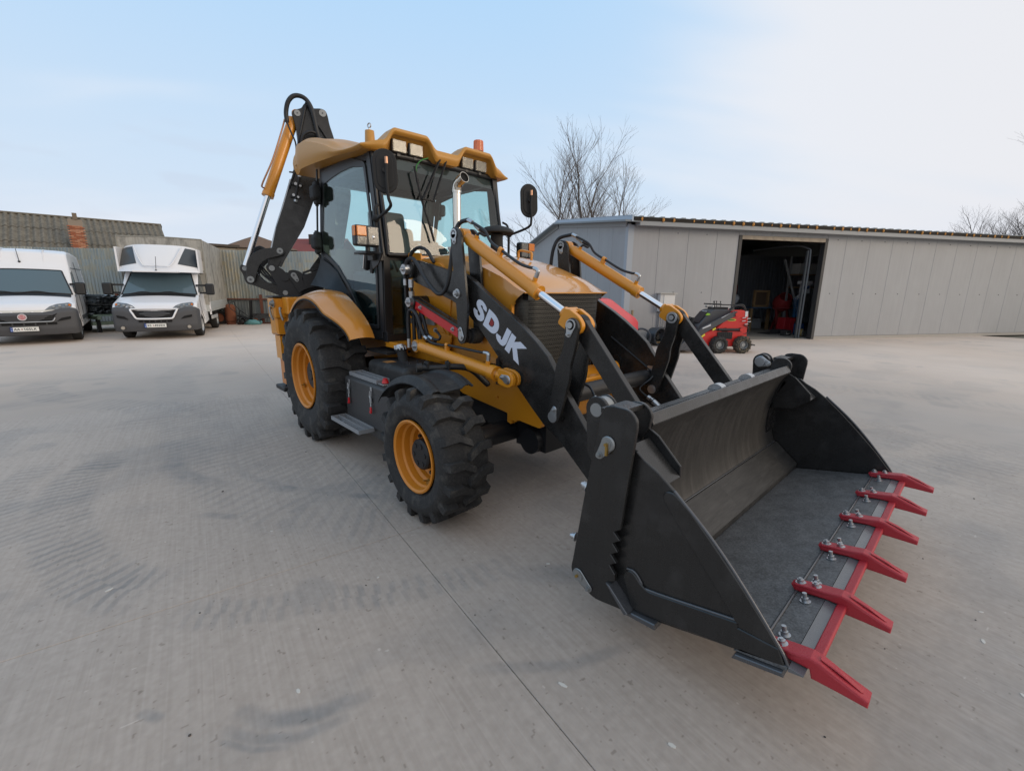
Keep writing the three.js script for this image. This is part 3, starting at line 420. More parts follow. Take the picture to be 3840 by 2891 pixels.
// ---- bare trees ----
const bark = std({ color: S('#5d554e'), roughness: 0.95 }), twigM = std({ color: S('#6a6360'), roughness: 0.95 });
function bareTree(seed, { h = 9, r0 = 0.13, stems = 1, lean = 0, spread = 0.5, levels = 5, start = 0.25 }) {
  const q = rng(seed), trunk = [], crown = [];
  const seg = (list, pts, ra, rbb, sides) => { for (let i = 0; i + 1 < pts.length; i++) { const t0 = i / (pts.length - 1), t1 = (i + 1) / (pts.length - 1); list.push(cyl(pts[i], pts[i + 1], mix(ra, rbb, t0), mix(ra, rbb, t1), sides, true)); } };
  function grow(p, d, len, r, lv) {
    const pts = [p.clone()], n = lv > 2 ? 5 : 4; let c = p.clone(), dir = d.clone();
    for (let i = 0; i < n; i++) { dir.add(V((q() - 0.5) * 0.42, (q() - 0.45) * 0.26, (q() - 0.5) * 0.42)).normalize(); c = c.clone().addScaledVector(dir, len / n); pts.push(c); }
    const rEnd = lv <= 1 ? 0.003 : r * 0.45; seg(lv >= levels - 1 ? trunk : crown, pts, r, rEnd, lv > 2 ? 6 : lv > 1 ? 4 : 3);
    if (lv <= 0) return;
    const kids = lv >= levels ? 5 : lv > 2 ? 4 : lv === 2 ? 5 : 3;
    for (let k = 0; k < kids; k++) {
      const t = 0.25 + 0.72 * (k + q() * 0.8) / kids, i = Math.min(n - 1, Math.floor(t * n)), b = pts[i].clone().lerp(pts[i + 1], t * n - i), a = q() * 2 * PI, s = spread * (0.6 + 0.7 * q());
      const bd = pts[i + 1].clone().sub(pts[i]).normalize().add(V(Math.cos(a) * s, 0.25 * q(), Math.sin(a) * s)).normalize(); bd.y += 0.12; bd.normalize();
      grow(b, bd, len * (0.42 + 0.3 * q()) * (1 - 0.35 * t + 0.2), Math.max(0.0036, mix(r, rEnd, t) * 0.58), lv - 1);
    }
    grow(pts.at(-1), dir, len * 0.5, rEnd, lv - 1);
  }
  for (let s = 0; s < stems; s++) { const a = q() * 6.28, sp = stems > 1 ? 0.30 : 0.05; grow(V(stems > 1 ? Math.cos(a) * 0.15 : 0, 0, stems > 1 ? Math.sin(a) * 0.15 : 0), V(Math.cos(a) * sp + lean, 1, Math.sin(a) * sp).normalize(), h * 0.52, r0, levels); }
  return [trunk, crown];
}
function tree(seed, pos, label, o) { const [t, c] = bareTree(seed, o), g = thing('bare_tree', label, 'tree', pos, 0); part('trunk', t, bark, g); part('crown', c, twigM, g); return g; }
tree(71, [-11.4, 0, -15.3], 'slender leafless tree left of the fuller ones behind the shed gable', { h: 9.6, r0: 0.11, lean: -0.02, spread: 0.55, levels: 4 });
tree(83, [-10.5, 0, -16.4], 'tall bare tree in the middle of the leafless trees behind the shed gable', { h: 9.8, r0: 0.12, spread: 0.6, levels: 4, stems: 2 });
tree(97, [-9.4, 0, -17.4], 'wide many-stemmed bare tree right of the others behind the shed gable', { h: 8.4, r0: 0.10, spread: 0.7, levels: 4, stems: 3, lean: 0.03 });
tree(111, [3.4, 0, -61.8], 'bare bushy tree beyond the right end of the shed roof', { h: 11, r0: 0.15, spread: 0.85, levels: 4, stems: 3 });
tree(123, [6.4, 0, -65], 'taller bare tree at the right edge of the photo beyond the shed roof', { h: 11.6, r0: 0.17, spread: 0.85, levels: 4, stems: 3 });
tree(131, [8.6, 0, -38], 'bare tree whose twigs reach in high at the right edge', { h: 14, r0: 0.2, spread: 0.7, levels: 4 });
// ---- houses beyond the fence ----
{
  const brick = ['#b07a5e', '#a06248', '#bb8a70', '#96604a'].map((c) => std({ color: S(c), roughness: 0.9, bumpMap: fineN, bumpScale: 0.004 }));
  const old = thing('old_house', 'old house with a long mossy corrugated roof and brick chimney behind the fence', 'house', [-43.3, 0, -2.0]);
  const asb = [0, 1, 2].map((q) => std({ map: tex(128, (i, j) => { const n = fbm(i / 12, j / 20, 500 + q, 5, 10), m = fbm(i / 5, j / 5, 520 + q, 3, 25); const k = 0.43 + 0.10 * (n - 0.5) - 0.05 * sm(0.5, 0.65, m); return [k * 1.05, k * 1.0, k * 0.90]; }, { rep: 2.2 }), roughness: 0.95 }));
  const wave = (w, len) => grid(36, 1, (u, v) => [0.09 * 0 + v * len, 0.055 * Math.sin(u * 2 * PI * 3), u * w], true);
  const sl = Math.atan2(3.1, 4.8), ln = Math.hypot(3.1, 4.8), rr = rng(77);
  const gws = [wave(1.10, ln / 3 + 0.1)].map((g) => { const b = g.clone(); b.translate(0, -0.012, 0); return fuse([g, b]); })[0];
  for (let k = 0; k < 17; k++) for (let j = 0; j < 3; j++) { const o = new THREE.Mesh(gws, asb[Math.floor(rr() * 3)]); o.name = 'roof_sheet'; const t = j * ln / 3; o.position.set(Math.cos(sl) * t, 6.5 - Math.sin(sl) * t - 0.02 * (2 - j) * -1, k * 1.06); o.rotation.z = -sl + 0.01; o.castShadow = o.receiveShadow = true; old.add(o); }
  part('roof_back', mv(rot(bx(ln, 0.05, 18.2), 0, 0, sl), -2.4, 4.9, 9), asb[0], old);
  part('ridge_cap', bx(0.3, 0.10, 18.2, 0, 6.53, 9.05), std({ color: S('#6f6a60'), roughness: 0.9 }), old);
  { const w = std({ color: S('#a39a8a'), roughness: 0.95 }); const g = plate([[-4.4, 0], [4.4, 0], [4.4, 3.35], [0, 6.3], [-4.4, 3.35]], 0.1, 0.4); part('wall', [g, bx2(4.1, 4.4, 0, 3.3, 0.41, 18)], w, old); }
  const ch = sub('chimney', old); const bk = fuse(rb(0.245, 0.07, 0.12, 0.008));
  for (let y = 0; y < 24; y++) for (let k = 0; k < 3; k++) { const o = new THREE.Mesh(bk, brick[Math.floor(rr() * 4)]); o.name = 'brick'; o.position.set(4.15 + 0.012 * (rr() - 0.5), 3.62 + y * 0.083, 5.08 + (k - 1) * 0.258 + (y % 2 ? 0.06 : -0.06)); o.rotation.y = PI / 2; o.castShadow = o.receiveShadow = true; ch.add(o); }
  part('chimney_core', bx(0.5, 3.2, 0.74, 3.84, 4.4, 5.08), std({ color: S('#8d8276'), roughness: 0.95 }), ch); part('chimney_pot', bx(0.3, 0.42, 0.24, 4.0, 6.2, 5.05), std({ color: S('#75695d'), roughness: 0.95 }), ch);
  const o2 = thing('outbuilding', 'low dark roofed outbuilding between the old house and the box truck', 'building', [-44.5, 0, -5.6]); part('wall', bx(6, 5.0, 3.4, -2, 2.5, 0), std({ color: S('#8d8578'), roughness: 0.95 }), o2); part('roof', bx(6.4, 0.22, 4.0, -2, 5.12, 0, 0, 0, 0.02), std({ color: S('#4d463f'), roughness: 0.9 }), o2);
  const hip = thing('hip_roof_house', 'distant house with a brown hipped roof behind the fence', 'house', [-50.6, 0, -10.2]); part('wall', bx(9, 5.3, 5.4, 0, 2.65, 0), std({ color: S('#9c8f7e'), roughness: 0.95 }), hip);
  { const g = new THREE.BufferGeometry(), p = [-5, 5.3, -3.3, 5, 5.3, -3.3, 5, 5.3, 3.3, -5, 5.3, 3.3, -2.6, 6.75, 0, 2.6, 6.75, 0.0].reduce((a, v, i) => { a[Math.floor(i / 3)] = a[Math.floor(i / 3)] || []; a[Math.floor(i / 3)].push(v); return a; }, []); const f = [[0, 4, 5], [0, 5, 1], [1, 5, 2], [2, 5, 4], [2, 4, 3], [3, 4, 0], [0, 1, 2], [0, 2, 3]]; g.setAttribute('position', new THREE.Float32BufferAttribute(f.flat().flatMap((i) => p[i]), 3)); g.computeVertexNormals(); part('roof', g, std({ color: S('#6d5a4c'), roughness: 0.9, bumpMap: again(fineN, 0.8), bumpScale: 0.03 }), hip); }
  const red = thing('red_roof_house', 'distant house with a red tiled roof and dark chimney behind the fence', 'house', [-47.8, 0, -16.0], rad(42)); part('wall', bx(7, 5.4, 5, 0, 2.7, 0), std({ color: S('#a9a092'), roughness: 0.95 }), red);
  part('roof', [mv(rot(bx(7.6, 0.12, 3.4), rad(28)), 0, 6.0, 1.5), mv(rot(bx(7.6, 0.12, 3.4), rad(-28)), 0, 6.0, -1.5)], std({ color: S('#7c3f39'), roughness: 0.85 }), red); part('chimney', bx(0.55, 1.3, 0.55, 0.4, 6.5, 1.2), std({ color: S('#3f3836'), roughness: 0.9 }), red);
  // wooded ridge on the horizon
  const hg = grid(60, 6, (u, v) => { const x = mix(-420, -260, v), z = mix(-420, 220, u), s = Math.sin(v * PI); return [x, -2 + s * (20 + 12 * fbm(u * 6 + 1, v * 2, 33, 4)) * sm(0, 0.1, u) * sm(0, 0.3, 1 - u), z]; }, true); struct('hills', hg, std({ color: S('#6f7784'), roughness: 1 }));
}
// ================= BACKHOE LOADER =================
const BH = thing('backhoe_loader', 'yellow and black backhoe loader with red bucket teeth parked in the middle of the yard', 'backhoe loader', [0, 0, 0]);
const B = BH;
const bolt = (p, dir, r = 0.012, h = 0.012) => { p = A3(p); dir = A3(dir).clone().normalize(); return [cyl(p, p.clone().addScaledVector(dir, h * 0.25), r * 1.5, r * 1.5, 14), nut(p.clone().addScaledVector(dir, h * 0.25), dir, r, h), cyl(p, p.clone().addScaledVector(dir, h * 1.7), r * 0.55, r * 0.55, 8)]; };
// ---- wheels ----
function tyreGeo(R, Rr, w, lugs, lh) {            // axis z, centre at 0; outer face at +w/2
  const b = R - lh, hw = w / 2, prof = [[Rr - 0.012, -hw * 0.62], [Rr, -hw * 0.74], [Rr + 0.03, -hw * 0.92], [mix(Rr, b, 0.45), -hw * 1.02], [mix(Rr, b, 0.78), -hw * 0.99], [b - 0.012, -hw * 0.90], [b + 0.008, -hw * 0.72], [b + 0.016, -hw * 0.3], [b + 0.016, hw * 0.3], [b + 0.008, hw * 0.72], [b - 0.012, hw * 0.90], [mix(Rr, b, 0.80), hw * 0.99], [mix(Rr, b, 0.62), hw * 1.035], [mix(Rr, b, 0.58), hw * 1.02], [mix(Rr, b, 0.3), hw * 0.99], [Rr + 0.028, hw * 0.92], [Rr + 0.022, hw * 0.86], [Rr, hw * 0.80], [Rr - 0.012, hw * 0.62]];
  const g = [lathe(prof.slice().reverse(), [0, 0, 0], [0, 0, 1], 80)], N = lugs;
  for (const s of [1, -1]) for (let k = 0; k < N; k++) {
    const t0 = (k + (s > 0 ? 0 : 0.5)) / N * 2 * PI, P = 2 * PI / N, kx = P * 0.40;
    // stations along the lug: [z, phase, half thickness, outer radius, inner radius]
    const st = [[hw * 0.985, 0.02 * kx, 0.16 * P, b - 0.035, b - 0.10], [hw * 0.94, 0.02 * kx, 0.165 * P, R - 0.012, b - 0.05], [hw * 0.84, 0.01 * kx, 0.165 * P, R - 0.003, b - 0.02], [hw * 0.40, 0, 0.155 * P, R, b - 0.01], [hw * 0.20, 0.30 * kx, 0.15 * P, R, b - 0.01], [-hw * 0.10, 0.75 * kx, 0.13 * P, R - 0.001, b - 0.01], [-hw * 0.13, 0.80 * kx, 0.12 * P, R - 0.03, b - 0.01]];
    const p = [], id = [];
    for (const [z, ph, ht, ro, ri] of st) for (const [e, r, wd] of [[-1, ri, 1.25], [-1, ro, 0.95], [1, ro, 0.95], [1, ri, 1.25]]) { const a = t0 - ph + e * ht * wd; p.push(r * Math.cos(a), r * Math.sin(a), s * z); }
    for (let i = 0; i + 1 < st.length; i++) for (let j = 0; j < 3; j++) { const a = i * 4 + j, bb = a + 1, c = a + 4, d = c + 1; s > 0 ? id.push(a, c, bb, bb, c, d) : id.push(a, bb, c, bb, d, c); }
    s > 0 ? id.push(0, 1, 2, 0, 2, 3) : id.push(0, 2, 1, 0, 3, 2); const q = (st.length - 1) * 4; s > 0 ? id.push(q, q + 2, q + 1, q, q + 3, q + 2) : id.push(q, q + 1, q + 2, q, q + 2, q + 3);
    let h = new THREE.BufferGeometry(); h.setAttribute('position', new THREE.Float32BufferAttribute(p, 3)); h.setIndex(id); h = h.toNonIndexed(); h.computeVertexNormals(); g.push(h);
  }
  return fuse(g);
}
const ft = tyreGeo(0.470, 0.25, 0.36, 17, 0.050), rt = tyreGeo(0.688, 0.335, 0.46, 19, 0.058);
function wheel(x, y, zo, front, s, label) {        // zo: outer flange plane on side s
  const w = sub('wheel', B, label); const W = front ? 0.36 : 0.46, R = front ? 0.25 : 0.335; w.position.set(x, y, s * (zo - W / 2 + 0.02)); if (s < 0) w.rotation.y = PI; w.rotation.z = front ? 0.12 : 0.31;
  const tm = new THREE.Mesh(front ? ft : rt, M.tyre); tm.name = 'tyre'; tm.castShadow = tm.receiveShadow = true; w.add(tm);
  const hw = W / 2 - 0.01, D = front ? 0.150 : 0.155;
  const prof = front ? [[R + 0.004, hw - 0.012], [R + 0.004, hw], [R - 0.006, hw + 0.004], [R - 0.020, hw - 0.006], [R - 0.024, hw - 0.05], [R - 0.036, hw - 0.062], [R - 0.040, hw - 0.105], [R - 0.058, hw - 0.12], [R - 0.064, hw - D], [R - 0.085, hw - D - 0.012], [0.10, hw - D - 0.004], [0.02, hw - D - 0.004]]
    : [[R + 0.004, hw - 0.012], [R + 0.004, hw], [R - 0.006, hw + 0.004], [R - 0.022, hw - 0.006], [R - 0.028, hw - 0.04], [R - 0.044, hw - 0.055], [R - 0.048, hw - 0.10], [R - 0.066, hw - 0.115], [R - 0.070, hw - D], [R - 0.10, hw - D - 0.01], [0.12, hw - D + 0.01], [0.02, hw - D + 0.01]];
  part('rim', crease(lathe(prof, [0, 0, 0], [0, 0, 1], 64), 0.5), M.yellowCast, w);
  const hb = front ? [[0.0, hw - 0.055], [0.095, hw - 0.056], [0.108, hw - 0.068], [0.112, hw - D + 0.0]] : [[0, hw - 0.075], [0.05, hw - 0.075], [0.055, hw - 0.09], [0.135, hw - 0.092], [0.145, hw - 0.10], [0.15, hw - D + 0.012]];
  part('hub', [crease(lathe(hb.slice().reverse(), [0, 0, 0], [0, 0, 1], 40), 0.5), ...(front ? [0, 1, 2, 3, 4, 5].map((k) => cyl([0.07 * Math.cos(k * 1.05), 0.07 * Math.sin(k * 1.05), hw - 0.06], [0.07 * Math.cos(k * 1.05), 0.07 * Math.sin(k * 1.05), hw - 0.05], 0.018, 0.016, 12)) : [])], M.darkPlastic, w);
  const hr = front ? 0.145 : 0.19, n = front ? 8 : 10; part('wheel_bolt', Array.from({ length: n }, (_, k) => nut([hr * Math.cos(k / n * 2 * PI), hr * Math.sin(k / n * 2 * PI), hw - D + 0.002], [0, 0, 1], 0.014, 0.022)), M.frameBlack, w).userData.kind = 'stuff';
  const va = front ? -1.35 : -2.9; part('valve_opening', [cyl([(R - 0.05) * Math.cos(va), (R - 0.05) * Math.sin(va), hw - 0.085], [(R - 0.05) * Math.cos(va), (R - 0.05) * Math.sin(va), hw - 0.078], 0.026, 0.026, 16), cyl([(R - 0.06) * Math.cos(va), (R - 0.06) * Math.sin(va), hw - 0.085], [(R - 0.075) * Math.cos(va), (R - 0.075) * Math.sin(va), hw - 0.045], 0.005)], M.brass, w);
  return w;
}
wheel(2.239, 0.462, 1.288, true, 1, 'front wheel with yellow rim and black hub nearest the bucket'); wheel(0, 0.677, 1.25, false, 1, 'large rear wheel with yellow rim');
wheel(2.239, 0.462, 1.288, true, -1); wheel(0, 0.677, 1.25, false, -1);
// ---- chassis ----
part('front_axle', [cyl([2.239, 0.46, -1.1], [2.239, 0.46, 1.1], 0.085), rb(0.34, 0.26, 0.5, 0.06, 2.239, 0.46, 0), cyl([2.239, 0.46, 0.86], [2.239, 0.46, 1.1], 0.16, 0.13), cyl([2.239, 0.46, -1.1], [2.239, 0.46, -0.86], 0.13, 0.16), bar([2.05, 0.5, 0.5], [2.05, 0.46, 1.0], 0.05, 0.05)], M.frameBlack, B);
part('rear_axle', [cyl([0, 0.68, -1.05], [0, 0.68, 1.05], 0.13), rb(0.5, 0.42, 0.6, 0.08, 0, 0.68, 0)], M.frameBlack, B);
part('underbody', [bx2(-0.8, 2.3, 0.46, 0.72, -0.40, 0.40), rb(0.7, 0.34, 0.7, 0.05, 1.5, 0.47, 0), cyl([2.5, 0.44, -0.44], [2.5, 0.44, 0.44], 0.1), bx2(2.3, 2.62, 0.36, 0.62, -0.38, 0.38)], M.frameBlack, B);
const frameOut = [[-0.75, 0.72], [0.30, 0.70], [0.85, 0.74], [1.30, 0.87], [1.72, 0.685], [2.30, 0.63], [2.30, 0.560, 0.01], [2.345, 0.548, 0.01], [2.355, 0.585, 0.015], [2.395, 0.575, 0.012], [2.42, 0.60, 0.02], [2.66, 0.585, 0.03], [2.70, 0.70, 0.03], [2.60, 0.84, 0.04], [2.10, 0.98, 0.03], [1.42, 1.10, 0.03], [0.95, 1.14, 0.02], [-0.75, 1.05]];
const holes = [[1.98, 0.86, 0.009], [2.05, 0.835, 0.009], [2.05, 0.80, 0.009], [2.19, 0.735, 0.009], [1.64, 0.97, 0.008], [1.74, 0.95, 0.008]];
part('frame_plate', plate(frameOut, 0.44, 0.485, { holes }), M.yellow, B); part('frame_plate', plate(frameOut, -0.485, -0.44, { holes }), M.yellow, B);
part('front_bumper', [rb(0.10, 0.30, 0.88, 0.02, 2.60, 0.74, 0), mv(rot(bx(0.22, 0.02, 0.86), 0, 0, -0.5), 2.54, 0.875, 0)], M.yellow, B);
// loader tower behind the arms (each side)
for (const s of [1, -1]) {
  const P = (o, a, b) => s > 0 ? plate(o, a, b) : plate(o, -b, -a);
  part('loader_tower', [P([[0.99, 1.06], [1.50, 0.99], [1.56, 1.10], [1.62, 1.50], [1.50, 1.78, 0.05], [1.06, 1.84, 0.06], [1.0, 1.70]], 0.49, 0.515), P([[1.40, 0.93], [1.56, 0.95], [1.64, 1.18], [1.30, 1.22], [1.18, 1.06]], 0.517, 0.53), bar([1.42, 1.29, s * 0.518], [1.60, 1.08, s * 0.518], 0.012, 0.05)], M.yellow, B);
  pieces('tower_pin_boss', [cz(1.20, 1.735, s * 0.50, s * 0.66, 0.075, 0.075, 28), cz(1.235, 1.455, s * 0.50, s * 0.67, 0.055, 0.055, 24), cz(1.36, 1.09, s * 0.50, s * 0.66, 0.05, 0.05, 24)], M.black, B);
}
// ---- engine hood and grille ----
{
  const crown = (x) => { const t = [[0.95, 1.885], [1.3, 1.895], [1.7, 1.870], [2.05, 1.795], [2.35, 1.682], [2.6, 1.556]]; for (let i = 0; i + 1 < t.length; i++) if (x <= t[i + 1][0]) { const u = (x - t[i][0]) / (t[i + 1][0] - t[i][0]); const a = t[Math.max(0, i - 1)][1], b = t[i][1], c = t[i + 1][1], d = t[Math.min(t.length - 1, i + 2)][1]; return 0.5 * (2 * b + (c - a) * u + (2 * a - 5 * b + 4 * c - d) * u * u + (3 * b - a - 3 * c + d) * u * u * u); } return t.at(-1)[1]; };
  const front = (z) => 2.585 - 0.40 * z * z;
  const hoodTop = (off) => (u, v) => { const z = mix(-0.495, 0.495, u), xf = front(z), x = mix(0.95, xf, v), zz = Math.abs(z) / 0.495; const f = v; const drop = 0.06 * (1 - f * f * f) * Math.pow(zz, 3.0); const y = crown(mix(0.95, 2.6, v)) - drop; return [x, y + off, z]; };
  const top = [grid(28, 30, hoodTop(0), true), grid(28, 30, hoodTop(-0.008)), grid(28, 1, (u, v) => hoodTop(-0.009 * v)(u, 1))];
  const side = (s) => grid(30, 10, (u, v) => { const p = hoodTop(0)(s > 0 ? 1 : 0, u), yb = mix(1.0, 1.47, sm(0.80, 0.93, u)), y = mix(p[1], yb, v); let x = p[0]; if (u > 0.9) x = mix(p[0], Math.min(p[0], mix(p[0], 2.36, (u - 0.9) / 0.1)), Math.min(1, v * 1.0)); return [x, y, s * (0.495 + 0.012 * Math.sin(v * PI) - 0.01 * v)]; }, s > 0);
  part('engine_hood', [...top, side(1), side(-1)], (() => { const m = M.yellow.clone(); m.side = THREE.DoubleSide; m.bumpScale = 0.0004; m.clearcoat = 0.8; m.clearcoatRoughness = 0.08; m.color = S('#c98a30'); return m; })(), B);
  part('hood_cowl', [plate([[0.93, 1.10], [1.16, 1.06], [1.16, 1.885, 0.03], [0.93, 1.90, 0.03]], 0.497, 0.512), bx2(0.90, 0.99, 1.25, 1.875, -0.48, 0.48), plate([[0.93, 1.10], [1.16, 1.06], [1.16, 1.885, 0.03], [0.93, 1.90, 0.03]], -0.512, -0.497)], M.yellow, B);
  part('hood_handle', tube([[1.84, 1.845, -0.06], [1.84, 1.895, -0.06], [1.87, 1.905, -0.06], [1.98, 1.885, -0.06], [2.0, 1.875, -0.06], [2.0, 1.815, -0.06]], 0.010, 40, 8, false, 0.2), M.yellow, B);
  part('radiator_cap', [cyl([1.02, 1.86, 0.06], [1.02, 1.95, 0.06], 0.035), cyl([1.02, 1.95, 0.06], [1.02, 1.975, 0.06], 0.048)], M.white, B);
  // wrap-round perforated grille: sheet with drilled pattern in bump and thin horizontal ribs
  const perf = tex(128, (i, j) => { const y = j % 32, x = (i + (Math.floor(j / 32) % 2 ? 16 : 0)) % 32, d = Math.hypot(x - 16, y - 16); return d < 10.5 ? [0.03, 0.03, 0.03] : [0.34, 0.335, 0.315]; }, { rep: 0.040 });
  const perfB = tex(128, (i, j) => { const y = j % 32, x = (i + (Math.floor(j / 32) % 2 ? 16 : 0)) % 32, d = Math.hypot(x - 16, y - 16); return d < 10.5 ? 0 : 1; }, { srgb: false, rep: 0.040 });
  const gm = std({ map: perf, roughness: 0.42, metalness: 0.35, bumpMap: perfB, bumpScale: 0.002, side: THREE.DoubleSide });
  const gp = [[2.20, 0.47], [2.34, 0.46], [2.42, 0.435], [2.465, 0.38], [2.48, 0.30], [2.482, 0], [2.48, -0.30], [2.465, -0.38], [2.42, -0.435], [2.34, -0.46], [2.20, -0.47]];
  const cv = new THREE.CatmullRomCurve3(gp.map(([x, z]) => V(x, 0, z)));
  const g = grid(60, 8, (u, v) => { const p = cv.getPoint(u), L = u * 1.5; return [p.x - 0.05 * v * v, mix(1.545, 0.85, v), p.z]; }); const uv = []; for (let j = 0; j <= 8; j++) for (let i = 0; i <= 60; i++) uv.push(i / 60 * 1.45, mix(1.545, 0.85, j / 8)); g.setAttribute('uv', new THREE.Float32BufferAttribute(uv, 2));
  const gr = part('grille', g, gm, B, null, true);
  const ribs = []; for (let k = 0; k < 46; k++) { const y = 1.50 - k * 0.0142; ribs.push(tube(cv.getPoints(24).slice(6, 19).map((p) => V(p.x - 0.05 * ((1.545 - y) / 0.695) ** 2 + 0.003, y, p.z)), 0.0026, 24, 4)); }
  part('grille_rib', ribs, M.frameBlack, gr).userData.kind = 'stuff';
  part('grille_frame', [bx2(2.17, 2.21, 0.84, 1.50, 0.44, 0.488), bx2(2.17, 2.21, 0.84, 1.50, -0.488, -0.44), bx2(2.2, 2.44, 0.80, 0.86, -0.45, 0.45), bx2(2.38, 2.47, 1.50, 1.54, -0.44, 0.44)], M.frameBlack, B);
  part('hood_stop', bx2(2.325, 2.355, 1.33, 1.47, 0.47, 0.495), M.yellow, B);
  part('radiator', bx2(2.1, 2.15, 0.85, 1.5, -0.42, 0.42), M.darkHole, B);
}
// ---- exhaust and air intake ----
part('exhaust_pipe', [cyl([1.43, 1.80, 0.30], [1.43, 2.395, 0.30], 0.036, 0.036, 28), tube([[1.43, 2.385, 0.30], [1.432, 2.41, 0.30], [1.445, 2.445, 0.30], [1.475, 2.468, 0.30], [1.505, 2.478, 0.30]], 0.0415, 30, 24), crease(lathe([[0.0415, 0], [0.045, 0.05], [0.041, 0.05], [0.036, 0.0]], [1.50, 2.476, 0.30], [0.95, 0.32, 0.0], 28))], M.stainless, B);
part('exhaust_mouth', cyl([1.515, 2.4805, 0.30], [1.530, 2.4855, 0.30], 0.0385, 0.0385, 24), M.darkHole, B);
part('air_intake', [cyl([1.27, 1.80, -0.30], [1.27, 2.10, -0.30], 0.062, 0.062, 28), lathe([[0.0, 0.062], [0.05, 0.060], [0.12, 0.044], [0.165, 0.015], [0.175, -0.006], [0.165, -0.014], [0.09, -0.004], [0.06, -0.01]].reverse(), [1.27, 2.125, -0.30], [0, 1, 0], 40)], M.rubber, B);
